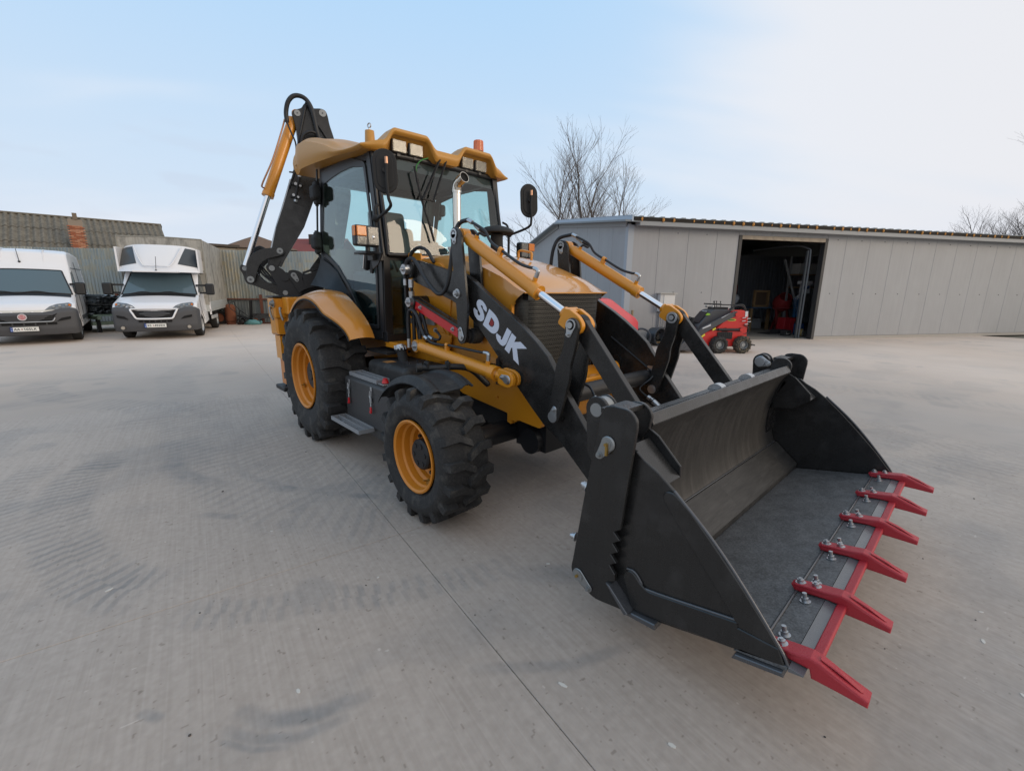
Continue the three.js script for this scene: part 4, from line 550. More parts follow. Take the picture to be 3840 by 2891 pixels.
// ---- loader arms, levers and links ----
const armOut = [[1.145, 1.700, 0.05], [1.215, 1.825, 0.05], [1.811, 1.708], [1.95, 1.688], [2.06, 1.642], [2.19, 1.562], [2.36, 1.466], [2.50, 1.392], [2.62, 1.318], [2.74, 1.235], [2.84, 1.155], [2.912, 1.062], [2.996, 0.948], [3.255, 0.647], [3.53, 0.335, 0.04], [3.46, 0.25, 0.05], [3.36, 0.28, 0.05], [3.196, 0.424], [2.978, 0.600], [2.818, 0.69], [2.70, 0.785], [2.56, 0.905], [2.162, 1.264], [1.95, 1.42, 0.1], [1.785, 1.484], [1.22, 1.632, 0.04]];
for (const s of [1, -1]) {
  const zc = s * 0.605, P = (o, a, b, opt) => plate(o, zc + a, zc + b, opt);
  const arm = part('loader_arm', P(armOut, -0.024, 0.024, { bevel: 0.004 }), M.black, B, s > 0 ? 'curved black loader arm with white lettering' : null);
  part('arm_boss', [cz(2.562, 0.967, zc - 0.04, zc + 0.04, 0.055, 0.055, 28), cz(1.962, 1.539, zc - 0.055, zc + 0.055, 0.05), cz(2.959, 0.786, zc - 0.058, zc + 0.058, 0.05), cz(1.20, 1.735, zc - 0.045, zc + 0.062, 0.068)], M.black, arm);
  // bell-crank lever: two plates with the arm between
  const lev = [[1.882, 1.965, 0.02], [1.888, 2.005, 0.03], [1.928, 2.024, 0.03], [1.978, 2.010, 0.03], [2.014, 1.955, 0.02], [2.040, 1.765, 0.1], [2.062, 1.575, 0.06], [2.082, 1.45, 0.1], [2.070, 1.30, 0.05], [2.062, 1.20, 0.03], [2.04, 1.165, 0.03], [1.985, 1.155, 0.03], [1.952, 1.185, 0.03], [1.955, 1.28, 0.05], [1.935, 1.50, 0.1], [1.910, 1.71, 0.1]];
  for (const [a, b] of [[0.066, 0.090], [-0.090, -0.066]]) part('bell_crank', P(lev, a, b, { r: 0.03 }), M.black, B);
  pieces('lever_pin', [
    [cz(1.931, 1.970, zc - 0.10, zc + 0.098, 0.028), cz(1.931, 1.970, zc + 0.0905, zc + 0.098, 0.040), plate(eyeLink([1.931, 1.970], [1.938, 1.918], 0.034, 0.02), zc + 0.0905, zc + 0.0965), ...bolt([1.938, 1.918, zc + 0.0965], [0, 0, 1], 0.009, 0.009)],
    [cz(1.962, 1.539, zc - 0.10, zc + 0.115, 0.024), ...bolt([1.962, 1.539, zc + 0.0905], [0, 0, 1], 0.024, 0.02)],
    [cz(2.004, 1.215, zc - 0.10, zc + 0.098, 0.026), plate(eyeLink([2.004, 1.215], [1.995, 1.268], 0.034, 0.02), zc + 0.091, zc + 0.097), ...bolt([1.995, 1.268, zc + 0.097], [0, 0, 1], 0.009, 0.009), cz(2.004, 1.215, zc + 0.097, zc + 0.106, 0.018)]], M.zinc, B);
  pieces('lever_spacer', [cz(2.02, 1.215, zc - 0.062, zc - 0.01, 0.062), cz(2.03, 1.215, zc - 0.005, zc + 0.03, 0.056), cz(2.012, 1.215, zc + 0.034, zc + 0.062, 0.05)], M.rubber, B);
  // front lever pair and straight link to the bucket
  const fl = [[3.033, 1.362, 0.02], [3.046, 1.40, 0.03], [3.078, 1.418, 0.03], [3.116, 1.405, 0.03], [3.136, 1.368, 0.02], [3.112, 1.214, 0.05], [3.086, 1.135, 0.05], [3.086, 1.055, 0.05], [3.020, 0.812, 0.03], [3.000, 0.762, 0.02], [2.965, 0.740, 0.02], [2.928, 0.755, 0.02], [2.914, 0.800, 0.02], [2.962, 1.032, 0.05], [2.968, 1.116, 0.05], [3.030, 1.245, 0.05]];
  for (const [a, b] of [[0.064, 0.089], [-0.089, -0.064]]) part('front_lever', P(fl, a, b), M.black, B);
  part('bucket_link', P([...eyeLink([3.081, 1.372], [3.560, 0.830], 0.056, 0.055, 8)], -0.022, 0.022), M.black, B);
  pieces('front_lever_pin', [
    [cz(3.081, 1.372, zc - 0.097, zc + 0.097, 0.028), cz(3.081, 1.372, zc + 0.0895, zc + 0.097, 0.036), ...(s > 0 ? [plate(eyeLink([3.081, 1.372], [3.068, 1.318], 0.036, 0.02), zc + 0.0897, zc + 0.0955), ...bolt([3.068, 1.318, zc + 0.0955], [0, 0, 1], 0.011, 0.011)] : [cz(3.081, 1.372, zc + 0.0897, zc + 0.0955, 0.044)]), cz(3.081, 1.372, zc + 0.097, zc + 0.106, 0.02)],
    [cz(2.959, 0.786, zc - 0.095, zc + 0.097, 0.026), cz(2.959, 0.786, zc + 0.0895, zc + 0.095, 0.036), ...(s > 0 ? [plate(eyeLink([2.959, 0.786], [2.972, 0.838], 0.034, 0.02), zc + 0.0897, zc + 0.0955), ...bolt([2.972, 0.838, zc + 0.0955], [0, 0, 1], 0.011, 0.011)] : [])]], M.zinc, B);
  pieces('lever_bush', [cz(2.959, 0.786, zc + 0.025, zc + 0.062, 0.046), cz(2.959, 0.786, zc - 0.062, zc - 0.025, 0.046), cz(3.081, 1.372, zc - 0.026, zc + 0.026, 0.058)], M.rubber, B);
  // tilt cylinder
  const c0 = V(1.931, 1.970, zc), c1 = V(3.081, 1.372, zc), d = c1.clone().sub(c0).normalize(), at = (t) => c0.clone().addScaledVector(d, t), up = V(-d.y, d.x, 0);
  const cl = sub('tilt_cylinder', B); const Lc = c0.distanceTo(c1);
  part('barrel', [cz(1.931, 1.970, zc - 0.034, zc + 0.034, 0.05), cyl(at(0.03), at(0.10), 0.034, 0.046), cyl(at(0.09), at(0.885), 0.046, 0.046, 32), cyl(at(0.845), at(0.905), 0.051, 0.051, 32), cyl(at(0.15), at(0.15).addScaledVector(up, 0.065), 0.016), cyl(at(0.83), at(0.83).addScaledVector(up, 0.072), 0.016), bar(at(0.44).addScaledVector(up, 0.04), at(0.44).addScaledVector(up, 0.085), 0.03, 0.035), cyl(at(0.425).addScaledVector(up, 0.082), at(0.455).addScaledVector(up, 0.082), 0.019, 0.019, 12)], M.yellow, cl);
  part('rod', cyl(at(0.90), at(Lc - 0.13), 0.0245, 0.0245, 28), M.chrome, cl);
  const fork = (z0, z1) => { const q = (t, k) => { const p = at(t).addScaledVector(up, k); return [p.x, p.y]; }; return plate([[...q(Lc - 0.115, 0.045), 0.012], [...q(Lc - 0.075, 0.062), 0.012], [...q(Lc + 0.01, 0.058), 0.03], [...q(Lc + 0.062, 0.03), 0.035], [...q(Lc + 0.062, -0.03), 0.035], [...q(Lc + 0.01, -0.058), 0.03], [...q(Lc - 0.075, -0.06), 0.012], [...q(Lc - 0.115, -0.058), 0.012]], z0, z1); };
  part('yoke', [fork(zc + 0.030, zc + 0.062), fork(zc - 0.062, zc - 0.030), (() => { const g = bar(at(Lc - 0.118), at(Lc - 0.068), 0.118, 0.100); return g; })(), cyl(at(Lc - 0.15), at(Lc - 0.11), 0.036, 0.044, 24)], M.yellow, cl);
  const so = s > 0 ? 0.01 : 0.0;
  part('hydraulic_pipe', [hose([at(0.83).addScaledVector(up, 0.115).addScaledVector(d, -0.045), at(0.74).addScaledVector(up, 0.10), at(0.64).addScaledVector(up, 0.082), at(0.455).addScaledVector(up, 0.082), at(0.32).addScaledVector(up, 0.085), at(0.22).addScaledVector(up, 0.125), at(0.10).addScaledVector(up, 0.125), at(0.055).addScaledVector(up, 0.12)], 0.0105, 60)], M.hose, cl);
  part('pipe_elbow', [cyl(at(0.83).addScaledVector(up, 0.072), at(0.83).addScaledVector(up, 0.10), 0.015, 0.015, 6), tube([at(0.83).addScaledVector(up, 0.095), at(0.828).addScaledVector(up, 0.115), at(0.81).addScaledVector(up, 0.118), at(0.785).addScaledVector(up, 0.115)], 0.0135, 16, 10), cyl(at(0.06).addScaledVector(up, 0.122), at(-0.0).addScaledVector(up, 0.118), 0.0165, 0.0165, 6), cyl(at(0.13).addScaledVector(up, 0.10).add(V(0, 0, -0.03)), at(0.04).addScaledVector(up, 0.105).add(V(0, 0, -0.045)), 0.0165, 0.0165, 6)], M.zinc, cl);
  part('hose', [hose([at(0.15).addScaledVector(up, 0.06), at(0.16).addScaledVector(up, 0.085).add(V(0, 0, -0.01)), at(0.20).addScaledVector(up, 0.085).add(V(0, 0, -0.03)), at(0.19).addScaledVector(up, 0.10).add(V(0, 0, -0.045)), at(0.13).addScaledVector(up, 0.10).add(V(0, 0, -0.03))], 0.010, 40), ...(s > 0
    ? [hose([at(0.0).addScaledVector(up, 0.118), V(1.87, 2.065, zc - 0.01), V(1.85, 1.99, zc + 0.02), V(1.863, 1.85, zc + 0.06), V(1.85, 1.74, zc + 0.07), V(1.815, 1.60, zc + 0.08), V(1.74, 1.535, zc + 0.085), V(1.64, 1.555, zc + 0.085), V(1.50, 1.66, zc + 0.085), V(1.40, 1.765, zc + 0.085), V(1.30, 1.825, zc + 0.08), V(1.205, 1.80, zc + 0.08), V(1.165, 1.70, zc + 0.08), V(1.165, 1.65, zc + 0.08)], 0.0165, 150), hose([V(1.02, 1.78, 0.56), V(1.10, 1.88, 0.57), V(1.20, 1.925, 0.56), V(1.30, 1.90, 0.54), V(1.38, 1.80, 0.52)], 0.0155, 50)]
    : [hose([at(0.0).addScaledVector(up, 0.118), V(1.85, 2.05, zc + 0.02), V(1.81, 1.97, zc + 0.05), V(1.79, 1.85, zc + 0.06), V(1.77, 1.70, zc + 0.05)], 0.0165, 60)])], M.hose, cl);
  // lift cylinder, outside the frame below the arm
  const zl = s * 0.69, l0 = V(1.375, 1.083, zl), l1 = V(2.562, 0.967, zl), e = l1.clone().sub(l0).normalize(), lt = (t) => l0.clone().addScaledVector(e, t), lu = V(-e.y, e.x, 0), LL = l0.distanceTo(l1);
  const lc = sub('lift_cylinder', B);
  part('barrel', [cz(1.375, 1.083, zl - 0.04, zl + 0.04, 0.055), cyl(lt(0.02), lt(1.02), 0.0485, 0.0485, 32), cyl(lt(0.985), lt(1.045), 0.056, 0.056, 32), cyl(lt(0.94), lt(0.94).addScaledVector(lu, 0.075), 0.018), bar(lt(0.42).addScaledVector(lu, 0.04), lt(0.42).addScaledVector(lu, 0.09), 0.025, 0.03), cyl(lt(0.407).addScaledVector(lu, 0.088), lt(0.437).addScaledVector(lu, 0.088), 0.018, 0.018, 12)], M.yellow, lc);
  part('rod', cyl(lt(1.03), lt(LL - 0.09), 0.026, 0.026, 28), M.chrome, lc);
  part('rod_eye', [plate([[l1.x - 0.10, l1.y - 0.045, 0.01], [l1.x - 0.10, l1.y + 0.065, 0.01], [l1.x + 0.0, l1.y + 0.058, 0.03], [l1.x + 0.052, l1.y + 0.03, 0.03], [l1.x + 0.052, l1.y - 0.035, 0.03], [l1.x, l1.y - 0.06, 0.03]], zl + 0.0, zl + s * 0.032), plate([[l1.x - 0.10, l1.y - 0.045, 0.01], [l1.x - 0.10, l1.y + 0.065, 0.01], [l1.x + 0.0, l1.y + 0.058, 0.03], [l1.x + 0.052, l1.y + 0.03, 0.03], [l1.x + 0.052, l1.y - 0.035, 0.03], [l1.x, l1.y - 0.06, 0.03]], zl - s * 0.05, zl - s * 0.022), bx(0.03, 0.10, 0.08, l1.x - 0.09, l1.y + 0.008, zl - s * 0.01), cyl(lt(LL - 0.13), lt(LL - 0.09), 0.034)], M.yellow, lc);
  part('pin', [plate(eyeLink([l1.x, l1.y], [l1.x - 0.052, l1.y + 0.012], 0.032, 0.018), zl + s * 0.033, zl + s * 0.040), cz(l1.x, l1.y, zl, zl + s * 0.052, 0.024), ...bolt([l1.x - 0.052, l1.y + 0.012, zl + s * 0.040], [0, 0, s], 0.01, 0.01), cz(1.375, 1.083, zl + s * 0.042, zl + s * 0.05, 0.045), ...bolt([1.375, 1.083, zl + s * 0.05], [0, 0, s], 0.016, 0.014)], M.zinc, lc);
  part('hydraulic_pipe', hose([lt(0.94).addScaledVector(lu, 0.125).addScaledVector(e, -0.05), lt(0.80).addScaledVector(lu, 0.115), lt(0.437).addScaledVector(lu, 0.09), lt(0.36).addScaledVector(lu, 0.075), lt(0.20).addScaledVector(lu, 0.065), lt(0.12).addScaledVector(lu, 0.085)], 0.0105, 60), M.hose, lc);
  part('pipe_elbow', [cyl(lt(0.94).addScaledVector(lu, 0.075), lt(0.94).addScaledVector(lu, 0.105), 0.016, 0.016, 6), tube([lt(0.94).addScaledVector(lu, 0.10), lt(0.938).addScaledVector(lu, 0.122), lt(0.92).addScaledVector(lu, 0.127), lt(0.89).addScaledVector(lu, 0.125)], 0.0145, 16, 10), cyl(lt(0.13).addScaledVector(lu, 0.082), lt(0.075).addScaledVector(lu, 0.10), 0.0165, 0.0165, 6)], M.zinc, lc);
  if (s > 0) {
    pieces('hose', [hose([lt(0.08).addScaledVector(lu, 0.10), V(1.42, 1.235, zl + 0.0), V(1.36, 1.34, zl + 0.0), V(1.29, 1.385, zl), V(1.225, 1.375, zl), V(1.20, 1.28, zl), V(1.20, 1.12, zl)], 0.0165, 80), hose([V(1.50, 1.165, 0.66), V(1.44, 1.20, 0.65), V(1.38, 1.32, 0.645), V(1.32, 1.41, 0.64), V(1.25, 1.42, 0.64), V(1.215, 1.35, 0.64), V(1.21, 1.10, 0.64)], 0.0165, 80), hose([V(1.54, 1.155, 0.66), V(1.63, 1.155, 0.66), V(1.66, 1.18, 0.66), V(1.63, 1.20, 0.65), V(1.53, 1.225, 0.62)], 0.0105, 50), hose([V(1.165, 1.60, 0.685), V(1.165, 1.45, 0.68), V(1.19, 1.36, 0.66), V(1.22, 1.30, 0.63)], 0.011, 40), hose([V(1.225, 1.60, 0.66), V(1.22, 1.40, 0.63), V(1.235, 1.10, 0.60)], 0.014, 40), hose([V(1.27, 1.40, 0.60), V(1.27, 1.05, 0.62)], 0.0155, 20)], M.hose, lc);
    pieces('hose_fitting', [cyl([1.165, 1.655, 0.685], [1.165, 1.60, 0.685], 0.018, 0.018, 6), cyl([1.20, 1.13, zl], [1.20, 1.05, zl], 0.019, 0.019, 6), cyl([1.21, 1.11, 0.64], [1.21, 1.04, 0.64], 0.019, 0.019, 6), cyl([1.225, 1.65, 0.66], [1.225, 1.58, 0.66], 0.024, 0.024, 12), cyl([1.225, 1.55, 0.66], [1.222, 1.49, 0.655], 0.026, 0.026, 12), cyl([1.49, 1.168, 0.66], [1.55, 1.153, 0.66], 0.02, 0.02, 6), cyl([1.53, 1.225, 0.62], [1.50, 1.23, 0.60], 0.02, 0.02, 6)], M.zinc, lc);
    part('hose_bracket', [bx2(1.06, 1.40, 1.255, 1.305, 0.532, 0.545), bx2(1.06, 1.075, 1.255, 1.305, 0.545, 0.62)], M.zincDull, B);
  }
  // levelling link
  if (s > 0) {
    const a = [1.235, 1.455], b = [2.004, 1.215], rl = sub('levelling_link', B, 'red channel link beside the loader arm');
    const an = Math.atan2(b[1] - a[1], b[0] - a[0]), q = (t, k) => [a[0] + t * Math.cos(an) - k * Math.sin(an), a[1] + t * Math.sin(an) + k * Math.cos(an)];
    part('channel', [plate([q(0.05, -0.048), q(0.745, -0.048), q(0.745, 0.026), q(0.05, 0.026)], zc + 0.03, zc + 0.055)], M.redBar, rl);
    part('flange', [plate(eyeLink(a, b, 0.052, 0.045), zc - 0.012, zc + 0.012), plate([q(0.05, 0.028), q(0.745, 0.028), q(0.745, 0.05), q(0.05, 0.042)], zc + 0.012, zc + 0.062), cz(a[0], a[1], zc - 0.02, zc + 0.055, 0.052)], M.black, rl);
    pieces('bolt', [bolt([...q(0.14, 0.0), zc + 0.055], [0, 0, 1], 0.012, 0.012), bolt([...q(0.64, -0.005), zc + 0.055], [0, 0, 1], 0.012, 0.012)], M.zinc, rl);
    part('pin_washer', [cz(a[0], a[1], zc + 0.0555, zc + 0.063, 0.042), cz(a[0], a[1], zc + 0.063, zc + 0.10, 0.042, 0.042, 28), ...bolt([a[0], a[1], zc + 0.10], [0, 0, 1], 0.017, 0.015)], M.zinc, rl);
    part('arm_pin_washer', [cz(1.20, 1.735, zc + 0.063, zc + 0.115, 0.044, 0.044, 28), ...bolt([1.20, 1.735, zc + 0.115], [0, 0, 1], 0.018, 0.016)], M.zinc, B);
    // lettering on the arm
    const L = sub('arm_lettering', arm, 'white lettering on the loader arm'); const z0 = zc + 0.0245, z1 = zc + 0.0265;
    const sp = (pts) => new THREE.Shape(new THREE.CatmullRomCurve3(pts.map(([x, y]) => V(x, y, 0)), true, 'catmullrom', 0.35).getPoints(90).map((p) => new THREE.Vector2(p.x, p.y)));
    const lm = std({ color: S('#ccd2e0'), roughness: 0.5 });
    const Sp = [[2.229, 1.407], [2.234, 1.434], [2.218, 1.46], [2.186, 1.488], [2.148, 1.5], [2.122, 1.49], [2.112, 1.464], [2.131, 1.427], [2.156, 1.397], [2.153, 1.38], [2.13, 1.384], [2.121, 1.406], [2.126, 1.413], [2.081, 1.439], [2.074, 1.418], [2.088, 1.38], [2.124, 1.347], [2.169, 1.337], [2.201, 1.355], [2.203, 1.386], [2.186, 1.422], [2.163, 1.449], [2.167, 1.459], [2.189, 1.451], [2.189, 1.434]];
    part('letter', plate(outline(Sp, 0.012), z0, z1, { bevel: 0 }), lm, L);
    const Dh = [[2.284, 1.375], [2.304, 1.359], [2.318, 1.340], [2.315, 1.318], [2.292, 1.303], [2.271, 1.309], [2.252, 1.323]];
    part('letter', plate(outline([[2.262, 1.434, 0.003], [2.323, 1.398, 0.02], [2.358, 1.364, 0.02], [2.372, 1.325, 0.025], [2.360, 1.283, 0.025], [2.323, 1.258, 0.025], [2.286, 1.260, 0.02], [2.249, 1.28, 0.02], [2.186, 1.315, 0.003]], 0, [Dh]), z0, z1, { bevel: 0 }), lm, L);
    part('letter', plate([[2.456, 1.31], [2.499, 1.286], [2.463, 1.227, 0.02], [2.444, 1.193, 0.015], [2.414, 1.176, 0.015], [2.379, 1.188, 0.02], [2.346, 1.217, 0.015], [2.335, 1.249, 0.008], [2.345, 1.265], [2.391, 1.241], [2.386, 1.225, 0.008], [2.399, 1.219, 0.008], [2.414, 1.243]], z0, z1, { bevel: 0 }), lm, L);
    part('letter', plate([[2.504, 1.278], [2.549, 1.251], [2.529, 1.217], [2.592, 1.224], [2.654, 1.184], [2.556, 1.174], [2.578, 1.062], [2.523, 1.094], [2.511, 1.175], [2.5, 1.175], [2.476, 1.13], [2.43, 1.159]], z0, z1, { bevel: 0 }), lm, L);
    part('letter_accent', plate(outline([[2.283, 1.366, 0.004], [2.302, 1.352, 0.01], [2.310, 1.336, 0.01], [2.307, 1.32, 0.01], [2.291, 1.310, 0.008], [2.275, 1.314, 0.008], [2.261, 1.324, 0.004]]), z0, z1, { bevel: 0 }), std({ color: S('#8e2326'), roughness: 0.5 }), L);
  }
}
part('cross_tube', [cyl([2.86, 0.865, -0.582], [2.86, 0.865, 0.582], 0.062, 0.062, 32)], std({ color: S('#2b2b2c'), roughness: 0.5, bumpMap: fineN, bumpScale: 0.001 }), B);
pieces('bucket_pipe', [hose([[2.50, 1.17, -0.575], [2.90, 0.93, -0.575], [2.95, 0.91, -0.54], [2.95, 0.87, -0.50], [2.90, 0.80, -0.43], [2.95, 0.755, -0.42], [3.01, 0.73, -0.42]], 0.009, 60), hose([[3.01, 0.73, -0.42], [3.12, 0.66, -0.42], [3.24, 0.52, -0.42], [3.4, 0.5, -0.42]], 0.018, 40), hose([[2.84, 0.935, 0.30], [2.98, 0.94, 0.36], [3.05, 0.91, 0.40], [3.09, 0.87, 0.42]], 0.009, 30), hose([[3.09, 0.87, 0.42], [3.2, 0.75, 0.45], [3.35, 0.6, 0.45]], 0.016, 30)], M.hose, B);
pieces('pipe_fitting', [cyl([2.985, 0.742, -0.42], [3.03, 0.72, -0.42], 0.019, 0.019, 6), cyl([3.035, 0.715, -0.42], [3.09, 0.68, -0.42], 0.021, 0.021, 12), cyl([3.07, 0.89, 0.41], [3.10, 0.86, 0.425], 0.018, 0.018, 6), bx(0.05, 0.04, 0.012, 2.90, 0.945, -0.575)], M.zinc, B);
part('arm_lug', plate(eyeLink([2.62, 0.93], [2.5, 0.95], 0.055, 0.055), -0.47, -0.43), M.yellow, B);
part('harness', [hose([[2.47, 1.05, -0.25], [2.53, 1.02, -0.32], [2.55, 0.98, -0.36]], 0.02, 20), rb(0.09, 0.05, 0.06, 0.015, 2.52, 1.02, -0.34)], M.white, B);
// ---- loader bucket ----
{
  const bk = sub('loader_bucket', B, 'wide black steel bucket with red bolted teeth'); const W = 1.145;
  // back and floor as one bent sheet
  const prof = [[3.800, 1.000], [3.752, 0.93], [3.705, 0.80], [3.682, 0.66], [3.682, 0.52], [3.705, 0.42], [3.728, 0.375]];
  const cv = new THREE.CatmullRomCurve3(prof.map(([x, y]) => V(x, y, 0))).getPoints(40).map((p) => [p.x, p.y]);
  const sheet = (pts, th, z) => { const n = pts.length, out = pts.map((p, i) => { const a = pts[Math.max(0, i - 1)], b = pts[Math.min(n - 1, i + 1)], l = Math.hypot(b[0] - a[0], b[1] - a[1]); return [p[0] + (b[1] - a[1]) / l * th, p[1] - (b[0] - a[0]) / l * th]; }); const s = outline([...pts, ...out.reverse()]); const g = new THREE.ExtrudeGeometry(s, { depth: 2 * z, bevelEnabled: false }); return mv(g, 0, 0, -z); };
  part('back_sheet', [crease(sheet(cv.filter((p) => p[1] > 0.69), -0.012, 0.984), 0.5), crease(sheet(cv.filter((p) => p[1] <= 0.715), -0.012, W - 0.012), 0.5)], M.steelIn, bk);
  pieces('corner_filler', [1, -1].map((s) => { const g = plate([[3.66, 0.50], [3.705, 0.50], [3.705, 0.66], [3.73, 0.80], [3.79, 0.915], [3.74, 0.92], [3.66, 0.80]], 0.985, 1.144, { bevel: 0 }); return s > 0 ? g : mirrorZ(g); }), M.black, bk);
  part('wear_strip', [plate([[3.728, 0.392], [3.742, 0.402], [3.905, 0.262], [3.905, 0.228], [3.88, 0.228]], -W + 0.012, W - 0.012, { bevel: 0.002 })], M.steelIn, bk);
  part('floor_sheet', plate([[3.86, 0.185], [4.372, 0.298], [4.368, 0.318], [3.90, 0.222], [3.86, 0.215]], -W + 0.012, W - 0.012, { bevel: 0.002 }), M.steelFloor, bk);
  part('rear_skin', plate([[3.66, 0.16], [3.86, 0.185], [3.86, 0.215], [3.70, 0.34], [3.60, 0.50], [3.60, 0.82], [3.70, 1.0], [3.66, 1.0], [3.55, 0.83], [3.54, 0.46]], -W + 0.15, W - 0.15), M.black, bk);
  pieces('weld_bead', [hose([[4.369, 0.3195, -W + 0.02], [4.369, 0.3195, W - 0.02]], 0.006, 4, 6), hose([[3.730, 0.400, -W + 0.02], [3.730, 0.400, W - 0.02]], 0.005, 4, 6)], M.bareSteel, bk);
  part('top_rail', [rb(0.066, 0.056, 1.968, 0.006, 3.770, 1.004, 0, 0, 0, 0.45)], M.black, bk);
  pieces('rail_cap', [cz(3.70, 0.985, -0.46, -0.40, 0.05), cz(3.70, 0.985, 0.02, 0.08, 0.05)], M.zinc, bk);
  // cutting edge: plate, bevel strip
  part('cutting_edge', plate([[4.30, 0.288], [4.47, 0.322], [4.47, 0.338], [4.37, 0.3165], [4.32, 0.306]], -W - 0.03, W + 0.03, { bevel: 0.001 }), M.steelFloor, bk);
  part('edge_bevel', plate([[4.472, 0.322], [4.517, 0.331], [4.517, 0.336], [4.472, 0.3385]], -W - 0.03, W + 0.03, { bevel: 0.0005 }), M.steelEdge, bk);
  const sidePl = [[3.70, 0.93, 0.02], [3.84, 0.925], [3.88, 0.895], [3.943, 0.862], [4.027, 0.800], [4.133, 0.705], [4.25, 0.590], [4.36, 0.475], [4.43, 0.390], [4.472, 0.342], [4.455, 0.318], [4.325, 0.290], [3.993, 0.205], [3.86, 0.182], [3.70, 0.165], [3.62, 0.30], [3.62, 0.80]];
  const strip1 = [[3.972, 0.775, 0.02], [3.985, 0.805, 0.02], [4.020, 0.808, 0.02], [4.09, 0.758], [4.174, 0.677], [4.30, 0.548], [4.40, 0.435], [4.436, 0.388], [4.306, 0.385], [4.235, 0.47], [4.12, 0.60], [4.03, 0.70]];
  const strip2 = [[3.822, 0.345, 0.015], [3.838, 0.378, 0.015], [3.862, 0.384, 0.015], [3.885, 0.372, 0.02], [3.908, 0.348, 0.02], [3.945, 0.330, 0.03], [4.31, 0.406], [4.306, 0.384], [4.436, 0.387], [4.462, 0.332], [4.33, 0.297], [3.90, 0.202], [3.872, 0.215]];
  const jaw = [[3.682, 1.06, 0.03], [3.705, 1.100, 0.03], [3.745, 1.107], [3.820, 1.106, 0.04], [3.856, 1.070, 0.03], [3.858, 1.035], [3.814, 0.572], [3.783, 0.549], [3.816, 0.521], [3.780, 0.493], [3.809, 0.464], [3.776, 0.436], [3.805, 0.408], [3.772, 0.382], [3.802, 0.350], [3.803, 0.316], [3.763, 0.292], [3.870, 0.206], [3.836, 0.196], [3.699, 0.170, 0.03], [3.592, 0.212, 0.04], [3.556, 0.252, 0.03], [3.567, 0.317], [3.622, 0.696]];
  const jaw2 = [[3.665, 0.78], [3.672, 1.045, 0.03], [3.700, 1.088, 0.03], [3.77, 1.090, 0.04], [3.812, 1.050, 0.03], [3.80, 0.98], [3.752, 0.90], [3.70, 0.76]];
  for (const s of [1, -1]) {
    const P = (o, a, b, q) => s > 0 ? plate(o, a, b, q) : plate(o, -b, -a, q);
    part('side_plate', P(sidePl, W, W + 0.018, { bevel: 0.003 }), M.black, bk);
    pieces('side_wear_plate', [P(strip1, W + 0.0185, W + 0.030, { bevel: 0.005 }), P(strip2, W + 0.0187, W + 0.030, { bevel: 0.005 })], M.black, bk);
    pieces('weld_bead', [hose([[4.02, 0.812, s * (W + 0.022)], [4.174, 0.682, s * (W + 0.022)], [4.30, 0.552, s * (W + 0.022)], [4.44, 0.385, s * (W + 0.022)], [4.468, 0.335, s * (W + 0.02)]], 0.006, 30, 6), hose([[3.84, 0.382, s * (W + 0.022)], [3.866, 0.386, s * (W + 0.022)], [3.89, 0.374, s * (W + 0.022)], [3.912, 0.35, s * (W + 0.022)], [3.947, 0.334, s * (W + 0.022)], [4.306, 0.409, s * (W + 0.022)]], 0.0055, 40, 6)], M.bareSteel, bk);
    part('jaw_plate', P(jaw, W + 0.042, W + 0.062, { bevel: 0.003 }), M.black, bk);
    part('jaw_inner_plate', P(jaw2, 0.985, 1.005, { bevel: 0.003 }), M.black, bk);
    part('clevis', [P([...eyeLink([3.588, 1.040], [3.64, 0.86], 0.062, 0.10)], 1.085, 1.105), P([...eyeLink([3.588, 1.040], [3.64, 0.86], 0.060, 0.10)], 1.02, 1.035), bx(0.09, 0.02, 0.19, 3.72, 1.075, s * 1.10)], M.black, bk);
    pieces('pin', [cz(3.588, 1.040, s * 1.01, s * 1.111, 0.032), cz(3.588, 1.040, s * 1.036, s * 1.084, 0.055)], s > 0 ? M.zincDull : M.bareSteel, bk);
    if (s < 0) part('pin_keeper', [plate(eyeLink([3.588, 1.040], [3.64, 1.03], 0.045, 0.022), -1.02, -1.012), cz(3.588, 1.04, -1.012, -0.995, 0.034), ...bolt([3.64, 1.03, -1.012], [0, 0, 1], 0.011, 0.012)], M.zinc, bk);
    // keeper plates with grease pins on the jaw
    const zf = s * (W + 0.0625);
    if (s > 0) pieces('pin_keeper', [[plate(eyeLink([3.731, 0.940], [3.692, 0.880], 0.034, 0.018), zf, zf + 0.006), cz(3.731, 0.940, zf + 0.006, zf + 0.011, 0.034, 0.03), cz(3.731, 0.940, zf + 0.011, zf + 0.014, 0.019), ...bolt([3.692, 0.880, zf + 0.006], [0, 0, 1], 0.011, 0.011)], [plate(eyeLink([3.607, 0.248], [3.671, 0.211], 0.032, 0.017), zf, zf + 0.006), cz(3.607, 0.248, zf + 0.006, zf + 0.012, 0.027), ...bolt([3.671, 0.211, zf + 0.006], [0, 0, 1], 0.011, 0.011)]], M.zincDull, bk), pieces('grease_pin', [[cz(3.731, 0.940, zf + 0.0145, zf + 0.026, 0.007), bx(0.010, 0.05, 0.012, 3.734, 0.917, zf + 0.016)], cz(3.607, 0.248, zf + 0.0125, zf + 0.022, 0.007)], M.brass, bk);
    // fillet gussets and skid lugs
    part('edge_gusset', P([[3.765, 0.296], [3.785, 0.292], [3.885, 0.205], [3.868, 0.190]], W + 0.010, W + 0.075, { bevel: 0.003 }), M.bareSteel, bk);
